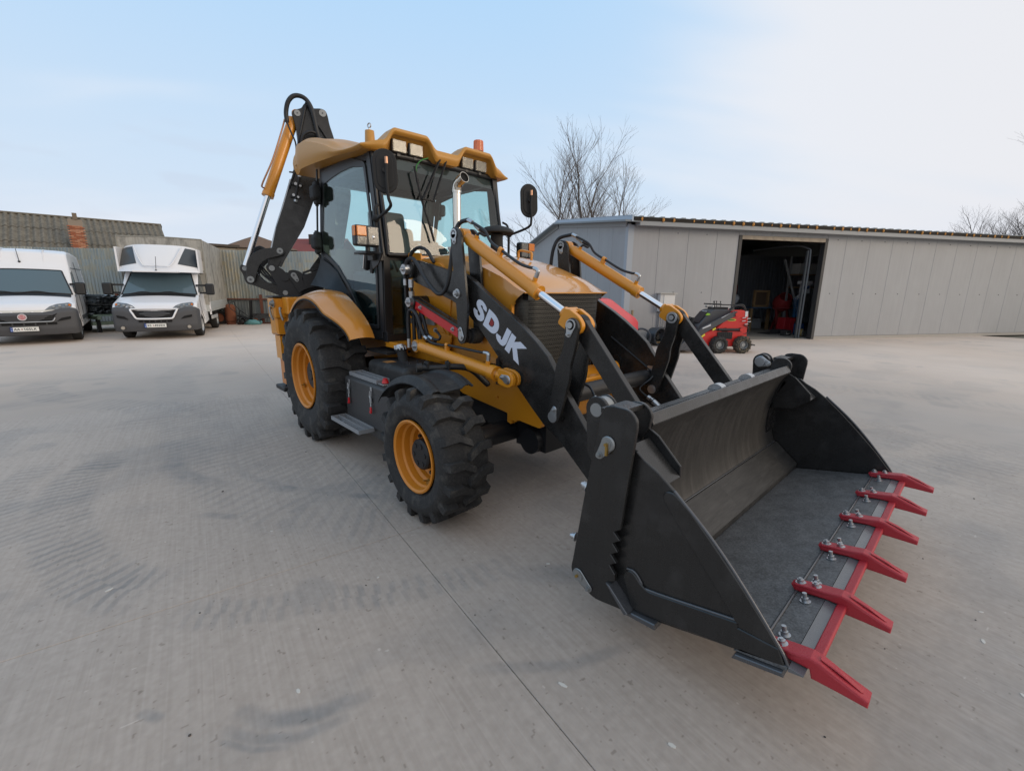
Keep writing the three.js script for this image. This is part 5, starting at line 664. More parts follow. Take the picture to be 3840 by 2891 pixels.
    pieces('skid_lug', [P([[3.858, 0.178], [3.875, 0.200], [4.000, 0.214], [4.002, 0.186]], W - 0.05, W + 0.052, { bevel: 0.004 }), P([[4.30, 0.263], [4.31, 0.285], [4.46, 0.318], [4.465, 0.300]], W - 0.05, W + 0.045, { bevel: 0.003 })], M.bareSteel, bk);
    part('inner_gusset', P([[3.79, 0.985], [3.845, 0.955], [3.955, 0.848], [3.958, 0.80], [3.85, 0.72], [3.70, 0.70]], 0.985, 0.998), M.black, bk);
    part('gusset_web', bar([3.80, 0.935, s * 1.072], [3.955, 0.80, s * 1.072], 0.14, 0.012), M.black, bk);
    pieces('jaw_bolt', [[...bolt([3.57, 0.66, s * 1.12], [-1, 0.25, 0.2 * s], 0.018, 0.02), cyl([3.66, 0.64, s * 1.12], [3.57, 0.66, s * 1.12], 0.014)], bolt([3.545, 0.40, s * 1.16], [-1, 0.0, 0.2 * s], 0.015, 0.018)], M.zinc, bk);
  }
  // red teeth, bar pieces between them, bolts
  const tz = (k) => 1.093 * (1 - 2 * k / 5);
  const tooth = (wide) => { const top = [[4.345, 0.340], [4.36, 0.352], [4.46, 0.371], [4.52, 0.384], [4.55, 0.380], [4.60, 0.362], [4.682, 0.336]], bot = [[4.682, 0.312], [4.60, 0.312], [4.530, 0.310], [4.522, 0.340], [4.47, 0.3405], [4.36, 0.3185]]; const h = 0.033; const g = plate([...top, ...bot], -h, h, { bevel: 0.007, bs: 2 }); const p = g.attributes.position; for (let i = 0; i < p.count; i++) { const x = p.getX(i), y = p.getY(i), z = p.getZ(i); let k = 1; if (x < 4.40) k *= 0.72 + 0.28 * sm(4.345, 4.40, x); if (x > 4.50) k *= 0.92 - 0.10 * sm(4.52, 4.6, x) * sm(0.33, 0.38, y); p.setZ(i, z * k); } g.computeVertexNormals(); return g; };
  const tg = fuse([tooth(), plate([[4.545, 0.386], [4.61, 0.362], [4.665, 0.343], [4.60, 0.372]], -0.012, 0.012, { bevel: 0.004 })]);
  const wash = (x, y, z) => [...bolt([x, y, z], [-0.21, 0.978, 0], 0.0135, 0.0125)];
  for (let k = 0; k < 6; k++) {
    const t = new THREE.Mesh(tg, M.red); t.name = 'tooth'; t.castShadow = t.receiveShadow = true; t.position.z = tz(k); if (k === 0) t.position.z = 1.106; bk.add(t);
    for (const m of pieces('tooth_bolt', [wash(4.375, 0.352, 0), wash(4.430, 0.362, 0)], M.zinc, t)) m.position.z = 0;
    if (k < 5) { const a = tz(k) - 0.036, b = tz(k + 1) + 0.036; part('edge_bar', rb(0.034, 0.020, a - b + 0.02, 0.006, 4.528, 0.337, (a + b) / 2, 0, 0, 0.2), M.red, bk); for (const z of [tz(k) - 0.085, tz(k + 1) + 0.085]) part('edge_bolt', [...bolt([4.416, 0.3275, z], [-0.21, 0.978, 0], 0.0135, 0.0135), cyl([4.416, 0.3275, z], [4.408, 0.364, z], 0.0085, 0.0085, 10)], M.zinc, bk); }
  }
}
// ---- cab ----
{
  const cw = 0.735;                               // outer face of the side frames
  const pil = [[0.715, 1.16], [0.86, 1.16], [0.895, 1.86], [0.76, 2.80], [0.575, 2.80], [0.60, 2.70], [0.735, 1.86]];
  for (const s of [1, -1]) {
    const P = (o, a, b, q) => s > 0 ? plate(o, a, b, q) : plate(o, -b, -a, q);
    const fr = sub('cab_side_frame', B);
    const door = [[0.745, 1.185, 0.03], [0.775, 1.80], [0.64, 2.70, 0.05], [0.35, 2.785], [0.10, 2.80], [-0.12, 2.795], [-0.43, 2.79, 0.04], [-0.59, 2.05, 0.05], [-0.56, 1.93, 0.03], [-0.36, 1.86, 0.05], [-0.16, 1.765, 0.05], [0.09, 1.57, 0.05], [0.38, 1.185, 0.03]];
    const inner = [[0.708, 1.225], [0.735, 1.80], [0.605, 2.66], [0.35, 2.70], [0.10, 2.70], [-0.12, 2.685], [-0.37, 2.655], [-0.535, 2.05], [-0.515, 1.975], [-0.34, 1.905], [-0.135, 1.805], [0.115, 1.60], [0.405, 1.225]];
    part('door_frame', P(outline(door, 0, [inner]), cw, cw + 0.016, { bevel: 0.003 }), M.frameBlack, fr);
    part('door_glass', P(inner, cw + 0.004, cw + 0.009, { bevel: 0 }), M.glass, fr, 'tinted glass of the cab door');
    part('front_pillar', [P([[0.755, 1.185], [0.79, 1.80], [0.655, 2.72], [0.59, 2.80], [0.76, 2.80], [0.895, 1.86], [0.855, 1.16], [0.76, 1.16]], cw - 0.06, cw + 0.006), P([[0.80, 1.16], [0.83, 1.82], [0.69, 2.76], [0.735, 2.78], [0.875, 1.83], [0.84, 1.16]], cw + 0.007, cw + 0.014)], M.frameBlack, fr);
    part('rear_pillar', [P([[-0.63, 1.20], [-0.56, 1.20], [-0.59, 2.05], [-0.43, 2.82], [-0.50, 2.82], [-0.66, 2.05]], cw - 0.10, cw - 0.005), P([[-0.60, 1.9], [-0.575, 1.9], [-0.605, 2.05], [-0.45, 2.82], [-0.475, 2.82], [-0.635, 2.05]], cw + 0.03, cw + 0.045)], M.frameBlack, fr);
    part('sill', [P([[-0.63, 1.05], [0.875, 1.08], [0.86, 1.18], [0.38, 1.18], [0.08, 1.56], [-0.36, 1.84], [-0.6, 1.92], [-0.64, 1.3]], cw - 0.05, cw - 0.004), P([[0.30, 1.09], [0.80, 1.10], [0.80, 1.165], [0.33, 1.165]], cw - 0.003, cw + 0.010)], M.frameBlack, fr);
    part('roof_rail', P([[-0.50, 2.80], [-0.44, 2.70], [0.60, 2.70], [0.72, 2.76], [0.72, 2.82], [-0.5, 2.84]], cw - 0.07, cw - 0.004), M.frameBlack, fr);
    // glossy black quarter panel sweeping out to the fender
    const qp = grid(20, 6, (u, v) => { const a = [[-0.62, 1.905], [-0.36, 1.83], [-0.16, 1.74], [0.08, 1.54], [0.25, 1.335], [0.385, 1.165]], b = [[-0.66, 1.60], [-0.40, 1.585], [-0.12, 1.56], [0.14, 1.45], [0.33, 1.29], [0.46, 1.13]]; const k = Math.min(4, Math.floor(u * 5)), t = u * 5 - k; const A = [mix(a[k][0], a[k + 1][0], t), mix(a[k][1], a[k + 1][1], t)], Bq = [mix(b[k][0], b[k + 1][0], t), mix(b[k][1], b[k + 1][1], t)]; return [mix(A[0], Bq[0], v), mix(A[1], Bq[1], v), s * (cw + 0.018 + 0.125 * Math.pow(v, 1.6))]; }, s > 0);
    const gm = M.gloss.clone(); gm.side = THREE.DoubleSide; part('quarter_panel', qp, gm, fr);
    // hinges with rubber covers
    for (const y of [2.58, 2.07]) { const x = y > 2.3 ? -0.475 : -0.565; const h = part('door_hinge', [rb(0.15, 0.15, 0.09, 0.035, x + 0.015, y, s * (cw + 0.075)), rb(0.10, 0.235, 0.06, 0.02, x - 0.01, y, s * (cw + 0.05)), rb(0.06, 0.13, 0.07, 0.02, x - 0.06, y, s * (cw + 0.06)), cyl([x - 0.03, y - 0.13, s * (cw + 0.05)], [x - 0.03, y + 0.13, s * (cw + 0.05)], 0.018)], M.rubber, fr); }
    part('door_handle', [rb(0.028, 0.15, 0.05, 0.012, 0.655, 1.81, s * (cw + 0.05), 0, 0, -0.30), rb(0.05, 0.13, 0.03, 0.012, 0.70, 1.775, s * (cw + 0.028), 0, 0, -0.2)], M.frameBlack, fr);
    part('handle_trim', rb(0.012, 0.145, 0.036, 0.006, 0.637, 1.82, s * (cw + 0.066), 0, 0, -0.30), M.chrome, fr);
    part('lower_latch', [bx(0.05, 0.08, 0.05, 0.60, 1.27, s * (cw - 0.03)), hose([[0.60, 1.33, s * (cw - 0.03)], [0.66, 1.325, s * (cw - 0.035)], [0.72, 1.36, s * (cw - 0.04)]], 0.010, 20)], M.rubber, fr);
    // lower front window and step well
    part('lower_front_frame', [bx2(0.80, 0.86, 1.10, 1.90, s > 0 ? 0.66 : -0.73, s > 0 ? 0.73 : -0.66), bx2(0.85, 0.885, 1.10, 1.90, s > 0 ? 0.485 : -0.52, s > 0 ? 0.52 : -0.485), bx2(0.83, 0.875, 1.83, 1.90, s > 0 ? 0.50 : -0.70, s > 0 ? 0.70 : -0.50), bx2(0.80, 0.875, 1.07, 1.14, s > 0 ? 0.50 : -0.73, s > 0 ? 0.73 : -0.50)], M.frameBlack, fr);
    part('lower_front_glass', bx2(0.852, 0.857, 1.14, 1.83, s > 0 ? 0.52 : -0.66, s > 0 ? 0.66 : -0.52), M.glass, fr);
    part('cab_mount', [rb(0.26, 0.055, 0.20, 0.008, 0.93, 1.045, s * 0.62), cyl([0.95, 1.02, s * 0.62], [0.95, 0.96, s * 0.62], 0.05), ...bolt([0.95, 0.96, s * 0.62], [0, -1, 0], 0.03, 0.02)], M.yellow, fr);
    part('mud_flap', bx2(0.55, 0.98, 0.965, 0.985, s > 0 ? 0.55 : -0.80, s > 0 ? 0.80 : -0.55), M.rubber, fr);
    // work lamp and indicator on its bracket
    const hl = sub('head_lamp', B); const hx = 1.055, hy = 2.005, hz = s * 0.955;
    part('lamp_housing', [rb(0.085, 0.17, 0.215, 0.02, hx - 0.045, hy, hz), cyl([hx - 0.06, hy - 0.085, hz - s * 0.02], [hx - 0.06, hy - 0.125, hz - s * 0.02], 0.02), plate([[0.80, 1.865], [1.05, 1.865], [1.02, 1.885], [0.80, 1.885]], hz - 0.11, hz + 0.02), plate([[0.79, 1.885], [1.03, 1.885], [0.93, 1.78, 0.02], [0.82, 1.74]], s * 0.81 - 0.006, s * 0.81 + 0.006), bx2(0.80, 0.90, 1.82, 1.883, s > 0 ? 0.745 : -0.85, s > 0 ? 0.85 : -0.745)], M.frameBlack, hl);
    part('headlight_lens', rb(0.012, 0.15, 0.098, 0.006, hx + 0.0005, hy, hz - s * 0.048), M.lens, hl); part('reflector', rb(0.01, 0.142, 0.09, 0.004, hx - 0.011, hy, hz - s * 0.048), M.reflectorBright, hl); part('bulb', mv(new THREE.SphereGeometry(0.018, 12, 8), hx - 0.004, hy - 0.01, hz - s * 0.048), M.chrome, hl);
    part('indicator_lens', [rb(0.016, 0.082, 0.085, 0.006, hx + 0.0, hy + 0.036, hz + s * 0.055), rb(0.05, 0.082, 0.006, 0.003, hx - 0.028, hy + 0.036, hz + s * 0.1105)], M.amber, hl); part('side_lens', rb(0.016, 0.072, 0.085, 0.006, hx, hy - 0.042, hz + s * 0.055), M.lens, hl); part('reflector', rb(0.008, 0.066, 0.078, 0.003, hx - 0.012, hy - 0.042, hz + s * 0.055), M.reflector, hl);
    // mirror on its arm
    const mi = sub('wing_mirror', B); const mx = s > 0 ? 1.20 : 1.17, my = 2.50, mz = s * (s > 0 ? 0.845 : 0.84);
    const oval = (w, h) => stadium(w, h);
    const face = (g, o = 0) => { g.translate(0, 0, o); g.rotateY(s > 0 ? rad(62) : rad(66)); g.rotateX(0); g.rotateZ(0.06); return mv(g, mx, my, mz); };
    part('mirror_shell', [face(plate(oval(0.098, 0.172, 0.098), 0, 0.02, { bevel: 0.009, seg: 10, bs: 2 })), face(plate(oval(0.066, 0.138, 0.066), 0.018, 0.026, { bevel: 0.004, seg: 10 })), face(new THREE.CylinderGeometry(0.018, 0.03, 0.04, 14).rotateX(PI / 2), 0.03)], M.rubber, mi);
    part('mirror_glass', face(plate(oval(0.088, 0.162, 0.088), -0.004, -0.001, { bevel: 0, seg: 10 })), M.chrome, mi);
    const ox = s > 0 ? 0.05 : 0.05;
    part('mirror_arm', [hose([[mx + ox, my + 0.05, mz + 0.01], [mx + ox, my - 0.05, mz + 0.015], [mx + ox + 0.005, my - 0.20, mz + 0.01], [mx + ox - 0.03, my - 0.27, mz - s * 0.02], [0.93, 2.17, s * 0.80]], 0.013, 60), hose([[0.90, 2.18, s * 0.80], [0.90, 2.00, s * 0.80], [0.895, 1.86, s * 0.80]], 0.014, 20), mv(new THREE.SphereGeometry(0.034, 14, 10), 0.905, 2.175, s * 0.80), hose([[0.86, 2.30, s * 0.75], [0.885, 2.27, s * 0.79], [0.90, 2.19, s * 0.80]], 0.012, 20)], M.rubber, mi);
    part('bare_stud', cyl([mx + ox, my + 0.05, mz + 0.01], [mx + ox, my + 0.10, mz + 0.01], 0.0135), std({ color: S('#c99a7c'), roughness: 0.35, metalness: 0.7 }), mi);
  }
  // curved windscreen and rear window
  const ws = (off) => (u, v) => { const z = mix(-0.70, 0.70, u), c = 0.035 * (1 - (z / 0.70) ** 2), x = 0.905 - 0.18 * Math.pow(v, 1.6) + c + off; return [x, mix(1.875, 2.79, v), z]; };
  const cb = sub('cab', B, 'black framed operator cab with tinted glass');
  part('windscreen', grid(24, 12, ws(0)), M.glass, cb, 'curved tinted windscreen');
  part('windscreen_seal', [...[-0.70, 0.70].map((z) => tube([0, 0.25, 0.5, 0.75, 1].map((t) => V(0.905 - 0.18 * Math.pow(t, 1.6), mix(1.875, 2.79, t), z)), 0.018, 12, 8)), tube(Array.from({ length: 11 }, (_, i) => V(...ws(0)(i / 10, 0))), 0.02, 40, 8), tube(Array.from({ length: 11 }, (_, i) => V(...ws(0)(i / 10, 0.985))), 0.03, 40, 8)], M.frameBlack, cb);
  part('dark_visor_band', grid(24, 4, (u, v) => ws(-0.012)(u, mix(0.85, 1, v))), (() => { const m = M.interior.clone(); m.side = THREE.DoubleSide; return m; })(), cb);
  part('front_bulkhead', [bx2(0.80, 0.90, 1.08, 1.86, -0.48, 0.48), bx2(0.72, 0.93, 1.80, 1.875, -0.47, 0.47)], M.frameBlack, cb);
  part('rear_window_frame', [bx2(-0.66, -0.60, 1.2, 1.95, -0.70, 0.70), bx2(-0.53, -0.46, 2.68, 2.82, -0.70, 0.70), bx2(-0.64, -0.60, 1.95, 2.02, -0.64, 0.64), ...[-0.62, 0.62].map((z) => bar([-0.63, 1.95, z], [-0.49, 2.75, z], 0.07, 0.06))], M.frameBlack, cb);
  part('rear_glass', grid(1, 1, (u, v) => [mix(-0.625, -0.495, v), mix(2.0, 2.7, v), mix(-0.6, 0.6, u)]), M.glass, cb);
  part('headliner', [bx2(-0.48, 0.70, 2.76, 2.80, -0.69, 0.69), rb(0.30, 0.05, 0.34, 0.02, 0.56, 2.735, -0.22)], M.interior, cb);
  part('cab_floor', bx2(-0.6, 0.80, 1.08, 1.14, -0.70, 0.70), M.interior, cb);
  const st = sub('operator_seat', B); part('seat_cushion', rb(0.50, 0.14, 0.50, 0.05, 0.05, 1.62, 0), M.seat, st); part('backrest', rb(0.13, 0.62, 0.48, 0.06, -0.22, 1.97, 0, 0, 0, 0.12), M.seat, st); part('headrest', rb(0.10, 0.22, 0.30, 0.05, -0.28, 2.34, 0, 0, 0, 0.1), M.seat, st); part('seat_base', rb(0.4, 0.42, 0.42, 0.04, 0.05, 1.35, 0), M.interior, st); for (const s of [1, -1]) part('armrest', rb(0.36, 0.06, 0.07, 0.025, 0.0, 1.80, s * 0.28), M.interior, st);
  const sw = sub('steering_wheel', B); part('wheel_rim', mv(rot(new THREE.TorusGeometry(0.185, 0.017, 10, 40), PI / 2, 0, -0.35), 0.50, 2.005, 0), M.interior, sw); part('spoke', [cyl([0.50, 2.005, 0], [0.60, 1.75, 0], 0.035, 0.05), ...[0, 2.1, 4.2].map((a) => cyl([0.50, 2.0, 0], [0.50 + 0.17 * Math.cos(a), 2.005 - 0.062 * Math.cos(a), 0.18 * Math.sin(a)], 0.012))], M.interior, sw); part('knob', [mv(new THREE.SphereGeometry(0.028, 14, 10), 0.41, 2.09, -0.10), cyl([0.41, 2.03, -0.10], [0.41, 2.07, -0.10], 0.012)], M.interior, sw);
  part('dashboard', [rb(0.28, 0.22, 0.55, 0.05, 0.66, 1.80, 0), rb(0.12, 0.16, 0.30, 0.05, 0.62, 1.90, -0.02)], M.interior, cb); part('side_console', [rb(0.6, 0.5, 0.18, 0.04, 0.1, 1.5, 0.48), rb(0.5, 0.3, 0.2, 0.04, -0.2, 1.55, -0.48)], M.interior, cb);
  part('control_lever', [hose([[0.52, 1.75, 0.40], [0.46, 1.90, 0.42], [0.42, 2.03, 0.42]], 0.013, 20), rb(0.05, 0.09, 0.04, 0.015, 0.41, 2.07, 0.42), hose([[0.60, 1.75, 0.34], [0.58, 1.88, 0.40]], 0.012, 10)], M.interior, cb);
  part('curtain', rb(0.30, 0.55, 0.03, 0.01, 0.62, 2.02, 0.655), M.seat, cb);
  // wiper
  part('wiper', [bar([0.865, 2.82, 0.07], [0.945, 2.395, 0.335], 0.026, 0.012), bar([0.870, 2.80, 0.01], [0.955, 2.39, 0.225], 0.020, 0.010), bar([0.95, 2.395, 0.345], [0.96, 2.385, 0.215], 0.02, 0.014), tube([[0.855, 2.685, 0.36], [0.918, 2.40, 0.335], [0.955, 2.15, 0.27], [0.968, 2.02, 0.24]], 0.012, 20, 6)], M.rubber, cb);
  part('washer_hose', tube([[0.845, 2.79, 0.20], [0.875, 2.745, 0.30], [0.868, 2.69, 0.345], [0.868, 2.64, 0.35]], 0.0055, 20, 6), M.green, cb);
}
// ---- roof ----
{
  const hood = (z) => { const a = Math.abs(z); return sm(0.11, 0.235, a) * (1 - sm(0.55, 0.665, a)); };
  const topY = (x, z) => { const a = Math.abs(z), t = sm(-0.9, 0.8, x); let y = mix(3.18, 2.868, sm(-0.65, 0.75, x)); y -= mix(0.055, 0.02, t) * sm(0.50, 0.82, a) + 0.055 * sm(0.82, 0.90, a); const h = hood(z) * sm(0.40, 0.74, x); y = mix(y, 2.982 - 0.01 * sm(0.5, 0.8, x), h); y -= 0.09 * sm(-0.55, -0.90, x) * -1 * 0; y -= 0.09 * (1 - sm(-0.94, -0.74, x)); y = mix(y, 2.845 - 0.045 * sm(0.68, 0.88, a), sm(0.62, 0.72, a) * sm(0.1, 0.7, x)); y += 0.035 * sm(0.70, 0.55, a) * sm(-0.6, -0.1, x) * 0; return y; };
  const Wd = (x) => 0.90 - 0.05 * sm(0.2, 0.85, x) - 0.06 * (1 - sm(-0.92, -0.6, x));
  const N = 108;                        // rows along x, each a closed ring across
  const botY = (x, z) => { const a = Math.abs(z); const base = mix(2.835, 2.765, sm(-0.7, 0.85, x)); return base + hood(z) * 0.155 * sm(0.735, 0.775, x); };
  const xs = []; for (let i = 0; i <= 44; i++) xs.push(mix(-0.94, 0.845, i / 44));
  const top = grid(N, 44, (u, v) => { const x0 = xs[Math.round(v * 44)], w = Wd(x0), z = mix(-w, w, u), a = Math.abs(z); const xf = x0 > 0.4 ? x0 + (0.03 * (1 - (z / 0.9) ** 2) - 0.05 * sm(0.64, 0.86, a)) * sm(0.4, 0.845, x0) : x0; return [xf, Math.max(topY(x0, z), botY(x0, z) + 0.025), z]; }, true);
  const bot = grid(N, 44, (u, v) => { const x0 = xs[Math.round(v * 44)], w = Wd(x0) - 0.02, z = mix(-w, w, u), a = Math.abs(z); const xf = x0 > 0.4 ? x0 + (0.03 * (1 - (z / 0.9) ** 2) - 0.05 * sm(0.64, 0.86, a)) * sm(0.4, 0.845, x0) - 0.012 * sm(0.8, 0.845, x0) : x0; return [xf, botY(x0, z), z]; });
  // rim joining the two sheets
  const ring = []; const add = (x0, u) => { const w = Wd(x0), z = mix(-w, w, u), a = Math.abs(z), k = x0 > 0.4 ? (0.03 * (1 - (z / 0.9) ** 2) - 0.05 * sm(0.64, 0.86, a)) * sm(0.4, 0.845, x0) : 0; const zb = z * (w - 0.02) / w; ring.push([[x0 + k, Math.max(topY(x0, z), botY(x0, z) + 0.025), z], [x0 + k - 0.012 * sm(0.8, 0.845, x0), botY(x0, zb), zb]]); };
  for (let i = 0; i <= N; i++) add(xs[44], i / N); for (let i = 43; i >= 0; i--) add(xs[i], 1); for (let i = N - 1; i >= 0; i--) add(xs[0], i / N); for (let i = 1; i <= 44; i++) add(xs[i], 0);
  const rim = grid(ring.length - 1, 5, (u, v) => { const r = ring[Math.round(u * (ring.length - 1))]; const b = 0.022 * Math.sin(v * PI); const c = [r[0][0] * 0, 0, 0]; const p = [mix(r[0][0], r[1][0], v), mix(r[0][1], r[1][1], v), mix(r[0][2], r[1][2], v)]; p[2] += b * Math.sign(p[2]) * sm(0.7, 0.85, Math.abs(p[2])); p[0] += b * (p[0] > 0.7 ? 1 : p[0] < -0.9 ? -1 : 0); return p; }, true);
  const rm = M.roof.clone(); rm.side = THREE.DoubleSide;
  const rf = part('cab_roof', [crease(fuse([top]), 1.2), crease(fuse([bot]), 1.2), crease(fuse([rim]), 0.9)], rm, B, 'moulded ochre cab roof with lamp hoods');
  part('lamp_recess', [1, -1].map((s) => grid(1, 6, (u, v) => [mix(0.74, 0.80, v), mix(2.765, 2.935, v), s * mix(0.20, 0.60, u)])), rm, rf);
  pieces('roof_rib', [1, -1].map((s) => plate([[-0.86, 2.90, 0.02], [-0.80, 3.02, 0.02], [-0.70, 3.045, 0.02], [-0.60, 3.0, 0.02], [-0.52, 2.92, 0.02]], s * 0.845 - 0.02, s * 0.845 + 0.022, { bevel: 0.01 })), M.roof, rf);
  part('roof_hatch', rb(0.5, 0.03, 0.30, 0.012, 0.45, 2.925, 0.0, 0, 0, -0.1), M.rubber, rf);
  part('roof_post', [lathe([[0.05, 0], [0.043, 0.13], [0.0, 0.132]], [0.36, 2.93, 0.545], [0, 1, 0], 24)], M.roof, rf);
  part('lifting_eye', [cyl([0.36, 3.05, 0.545], [0.36, 3.085, 0.545], 0.008), mv(rot(new THREE.TorusGeometry(0.020, 0.006, 8, 20), 0, 0.35, 0), 0.36, 3.108, 0.545)], M.zinc, rf);
  const bc = sub('beacon', B, 'orange warning beacon on the roof'); part('beacon_base', cyl([0.74, 2.955, -0.50], [0.74, 3.005, -0.50], 0.055, 0.05, 28), M.rubber, bc);
  part('beacon_lens', [cyl([0.74, 3.006, -0.50], [0.74, 3.11, -0.50], 0.052, 0.048, 32), ...Array.from({ length: 20 }, (_, k) => cyl([0.74 + 0.052 * Math.cos(k * 0.314), 3.008, -0.5 + 0.052 * Math.sin(k * 0.314)], [0.74 + 0.049 * Math.cos(k * 0.314), 3.105, -0.5 + 0.049 * Math.sin(k * 0.314)], 0.003, 0.003, 5))], M.beacon, bc);
  for (const s of [1, -1]) for (const e of [1, -1]) {
    const z = s * 0.392 + e * 0.088, lp = sub('roof_lamp', B); part('lamp_housing', [rb(0.07, 0.12, 0.155, 0.015, 0.765, 2.845, z), rb(0.03, 0.03, 0.04, 0.005, 0.775, 2.775, z)], M.frameBlack, lp);
    part('reflector', rb(0.006, 0.098, 0.134, 0.003, 0.7995, 2.845, z), M.reflector, lp); part('lens', [rb(0.010, 0.10, 0.136, 0.004, 0.810, 2.845, z), ...Array.from({ length: 8 }, (_, k) => bx(0.004, 0.003, 0.128, 0.816, 2.80 + k * 0.0125, z))], M.lens, lp);
  }
}
// ---- fenders, tank, tool box, steps ----
{
  const fd = (s) => { // rear fender: outer rolled edge, crowned top, runs down behind the door
    const f = (u, v) => { const th = mix(2.55, 0.50, u), ro = 0.835, ri = 0.885, r = mix(ri, ro, v) + 0.035 * Math.sin(v * PI) + 0.12 * sm(0.72, 1, u) * (0.6 + 0.4 * v); const z = mix(0.845, mix(1.17, 1.08, sm(0.75, 1, u)), v); return [r * Math.cos(th), 0.655 + r * Math.sin(th), s * z]; };
    const g = [grid(48, 10, f, s < 0), grid(48, 1, (u, v) => { const p = f(u, 1); const k = 1 - 0.045 * v; return [p[0] * k, 0.655 + (p[1] - 0.655) * k, p[2] - 0.004 * s * v]; }, s < 0)]; return g; };
  const fm = M.fender.clone(); fm.side = THREE.DoubleSide;
  for (const s of [1, -1]) {
    const f = part('rear_fender', fd(s), fm, B, s > 0 ? 'glossy yellow rear fender' : null);
    const e = []; for (let i = 0; i <= 30; i++) { const u = i / 30, th = mix(2.55, 0.50, u), r = 0.835 + 0.12 * sm(0.72, 1, u) - 0.035, z = mix(1.17, 1.08, sm(0.75, 1, u)); e.push(V(r * Math.cos(th), 0.655 + r * Math.sin(th), s * (z - 0.002))); } part('fender_lip', tube(e, 0.010, 80, 6), M.rubber, f);
    // front mudguard
    const mp = [[1.66, 0.745], [1.73, 0.82], [1.83, 0.89], [1.96, 0.945], [2.10, 0.975], [2.22, 0.972], [2.31, 0.945], [2.385, 0.905]]; const mc = new THREE.CatmullRomCurve3(mp.map(([x, y]) => V(x, y, 0)));
    const mf = (o) => (u, v) => { const p = mc.getPoint(u), z = mix(0.915, 1.245, v); const rib = 0.016 * (sm(0.06, 0.10, v) * (1 - sm(0.22, 0.26, v)) + sm(0.74, 0.78, v) * (1 - sm(0.90, 0.94, v))); const edge = 0.03 * sm(0.93, 1, v); const ins = 0.03 * (1 - v) * u * u; return [p.x + ins * 1.6, p.y + rib - edge + o + 0.03 * (1 - v) * u, s * z]; };
    const mm = M.plastic.clone(); mm.side = THREE.DoubleSide; part('front_mudguard', [grid(28, 30, mf(0), s < 0), grid(28, 30, mf(-0.006), s > 0)], mm, B);
    part('mudguard_stay', [hose([[1.93, 1.0, s * 1.02], [2.0, 0.995, s * 0.92], [2.06, 1.0, s * 0.80], [2.10, 0.97, s * 0.68], [2.15, 0.85, s * 0.56]], 0.024, 50, 12), cyl([1.915, 1.0, s * 1.045], [1.93, 1.0, s * 1.01], 0.034), rb(0.05, 0.05, 0.02, 0.006, 1.96, 1.02, s * 0.985), rb(0.05, 0.06, 0.02, 0.006, 2.05, 1.015, s * 0.86), ...bolt([1.96, 1.035, s * 0.985], [0, 1, 0], 0.010, 0.012), ...bolt([2.05, 1.035, s * 0.86], [0, 1, 0], 0.010, 0.012)], M.darkPlastic, B);
  }
  const tk = part('fuel_tank', [rb(0.72, 0.42, 0.44, 0.05, 1.18, 0.71, 0.71, 0, 0, 0, 4)], M.plastic, B, 'black fuel tank beside the frame');
  part('filler_neck', [cyl([1.155, 0.90, 0.72], [1.10, 1.02, 0.72], 0.047, 0.043, 24), cyl([1.106, 1.005, 0.72], [1.097, 1.025, 0.72], 0.05, 0.05, 24)], M.rubber, tk);
  part('filler_cap', [cyl([1.098, 1.024, 0.72], [1.083, 1.058, 0.72], 0.05, 0.05, 10), cyl([1.083, 1.058, 0.72], [1.08, 1.066, 0.72], 0.042, 0.03, 24), ...Array.from({ length: 10 }, (_, k) => cyl([1.098 + 0.05 * Math.cos(k * 0.628), 1.026, 0.72 + 0.05 * Math.sin(k * 0.628)], [1.084 + 0.05 * Math.cos(k * 0.628), 1.056, 0.72 + 0.05 * Math.sin(k * 0.628)], 0.007, 0.007, 6)), bx(0.03, 0.03, 0.02, 1.04, 1.03, 0.74)], M.zinc, tk);
  part('sender_lid', [cyl([1.37, 0.92, 0.72], [1.37, 0.932, 0.72], 0.10, 0.10, 32), ...[0, 1, 2, 3, 4].map((k) => cyl([1.37 + 0.085 * Math.cos(k * 1.256), 0.932, 0.72 + 0.085 * Math.sin(k * 1.256)], [1.37 + 0.085 * Math.cos(k * 1.256), 0.946, 0.72 + 0.085 * Math.sin(k * 1.256)], 0.008, 0.006, 8))], M.plastic, tk);
  part('warning_sticker', bx(0.09, 0.002, 0.09, 1.10, 0.9215, 0.84), std({ color: S('#a8743a'), roughness: 0.7 }), tk);
  const bxm = part('tool_box', [rb(0.98, 0.40, 0.22, 0.028, 1.16, 0.565, 0.985, 0, 0, 0, 3), plate([[0.70, 0.30, 0.05], [1.65, 0.26, 0.06], [1.65, 0.40], [0.68, 0.44]], 0.90, 1.075, { bevel: 0.02, bs: 2 })], (() => { const m = std({ color: S('#3a3a3b'), roughness: 0.5, bumpMap: fineN, bumpScale: 0.0006 }); return m; })(), B, 'black tool box between the wheels');
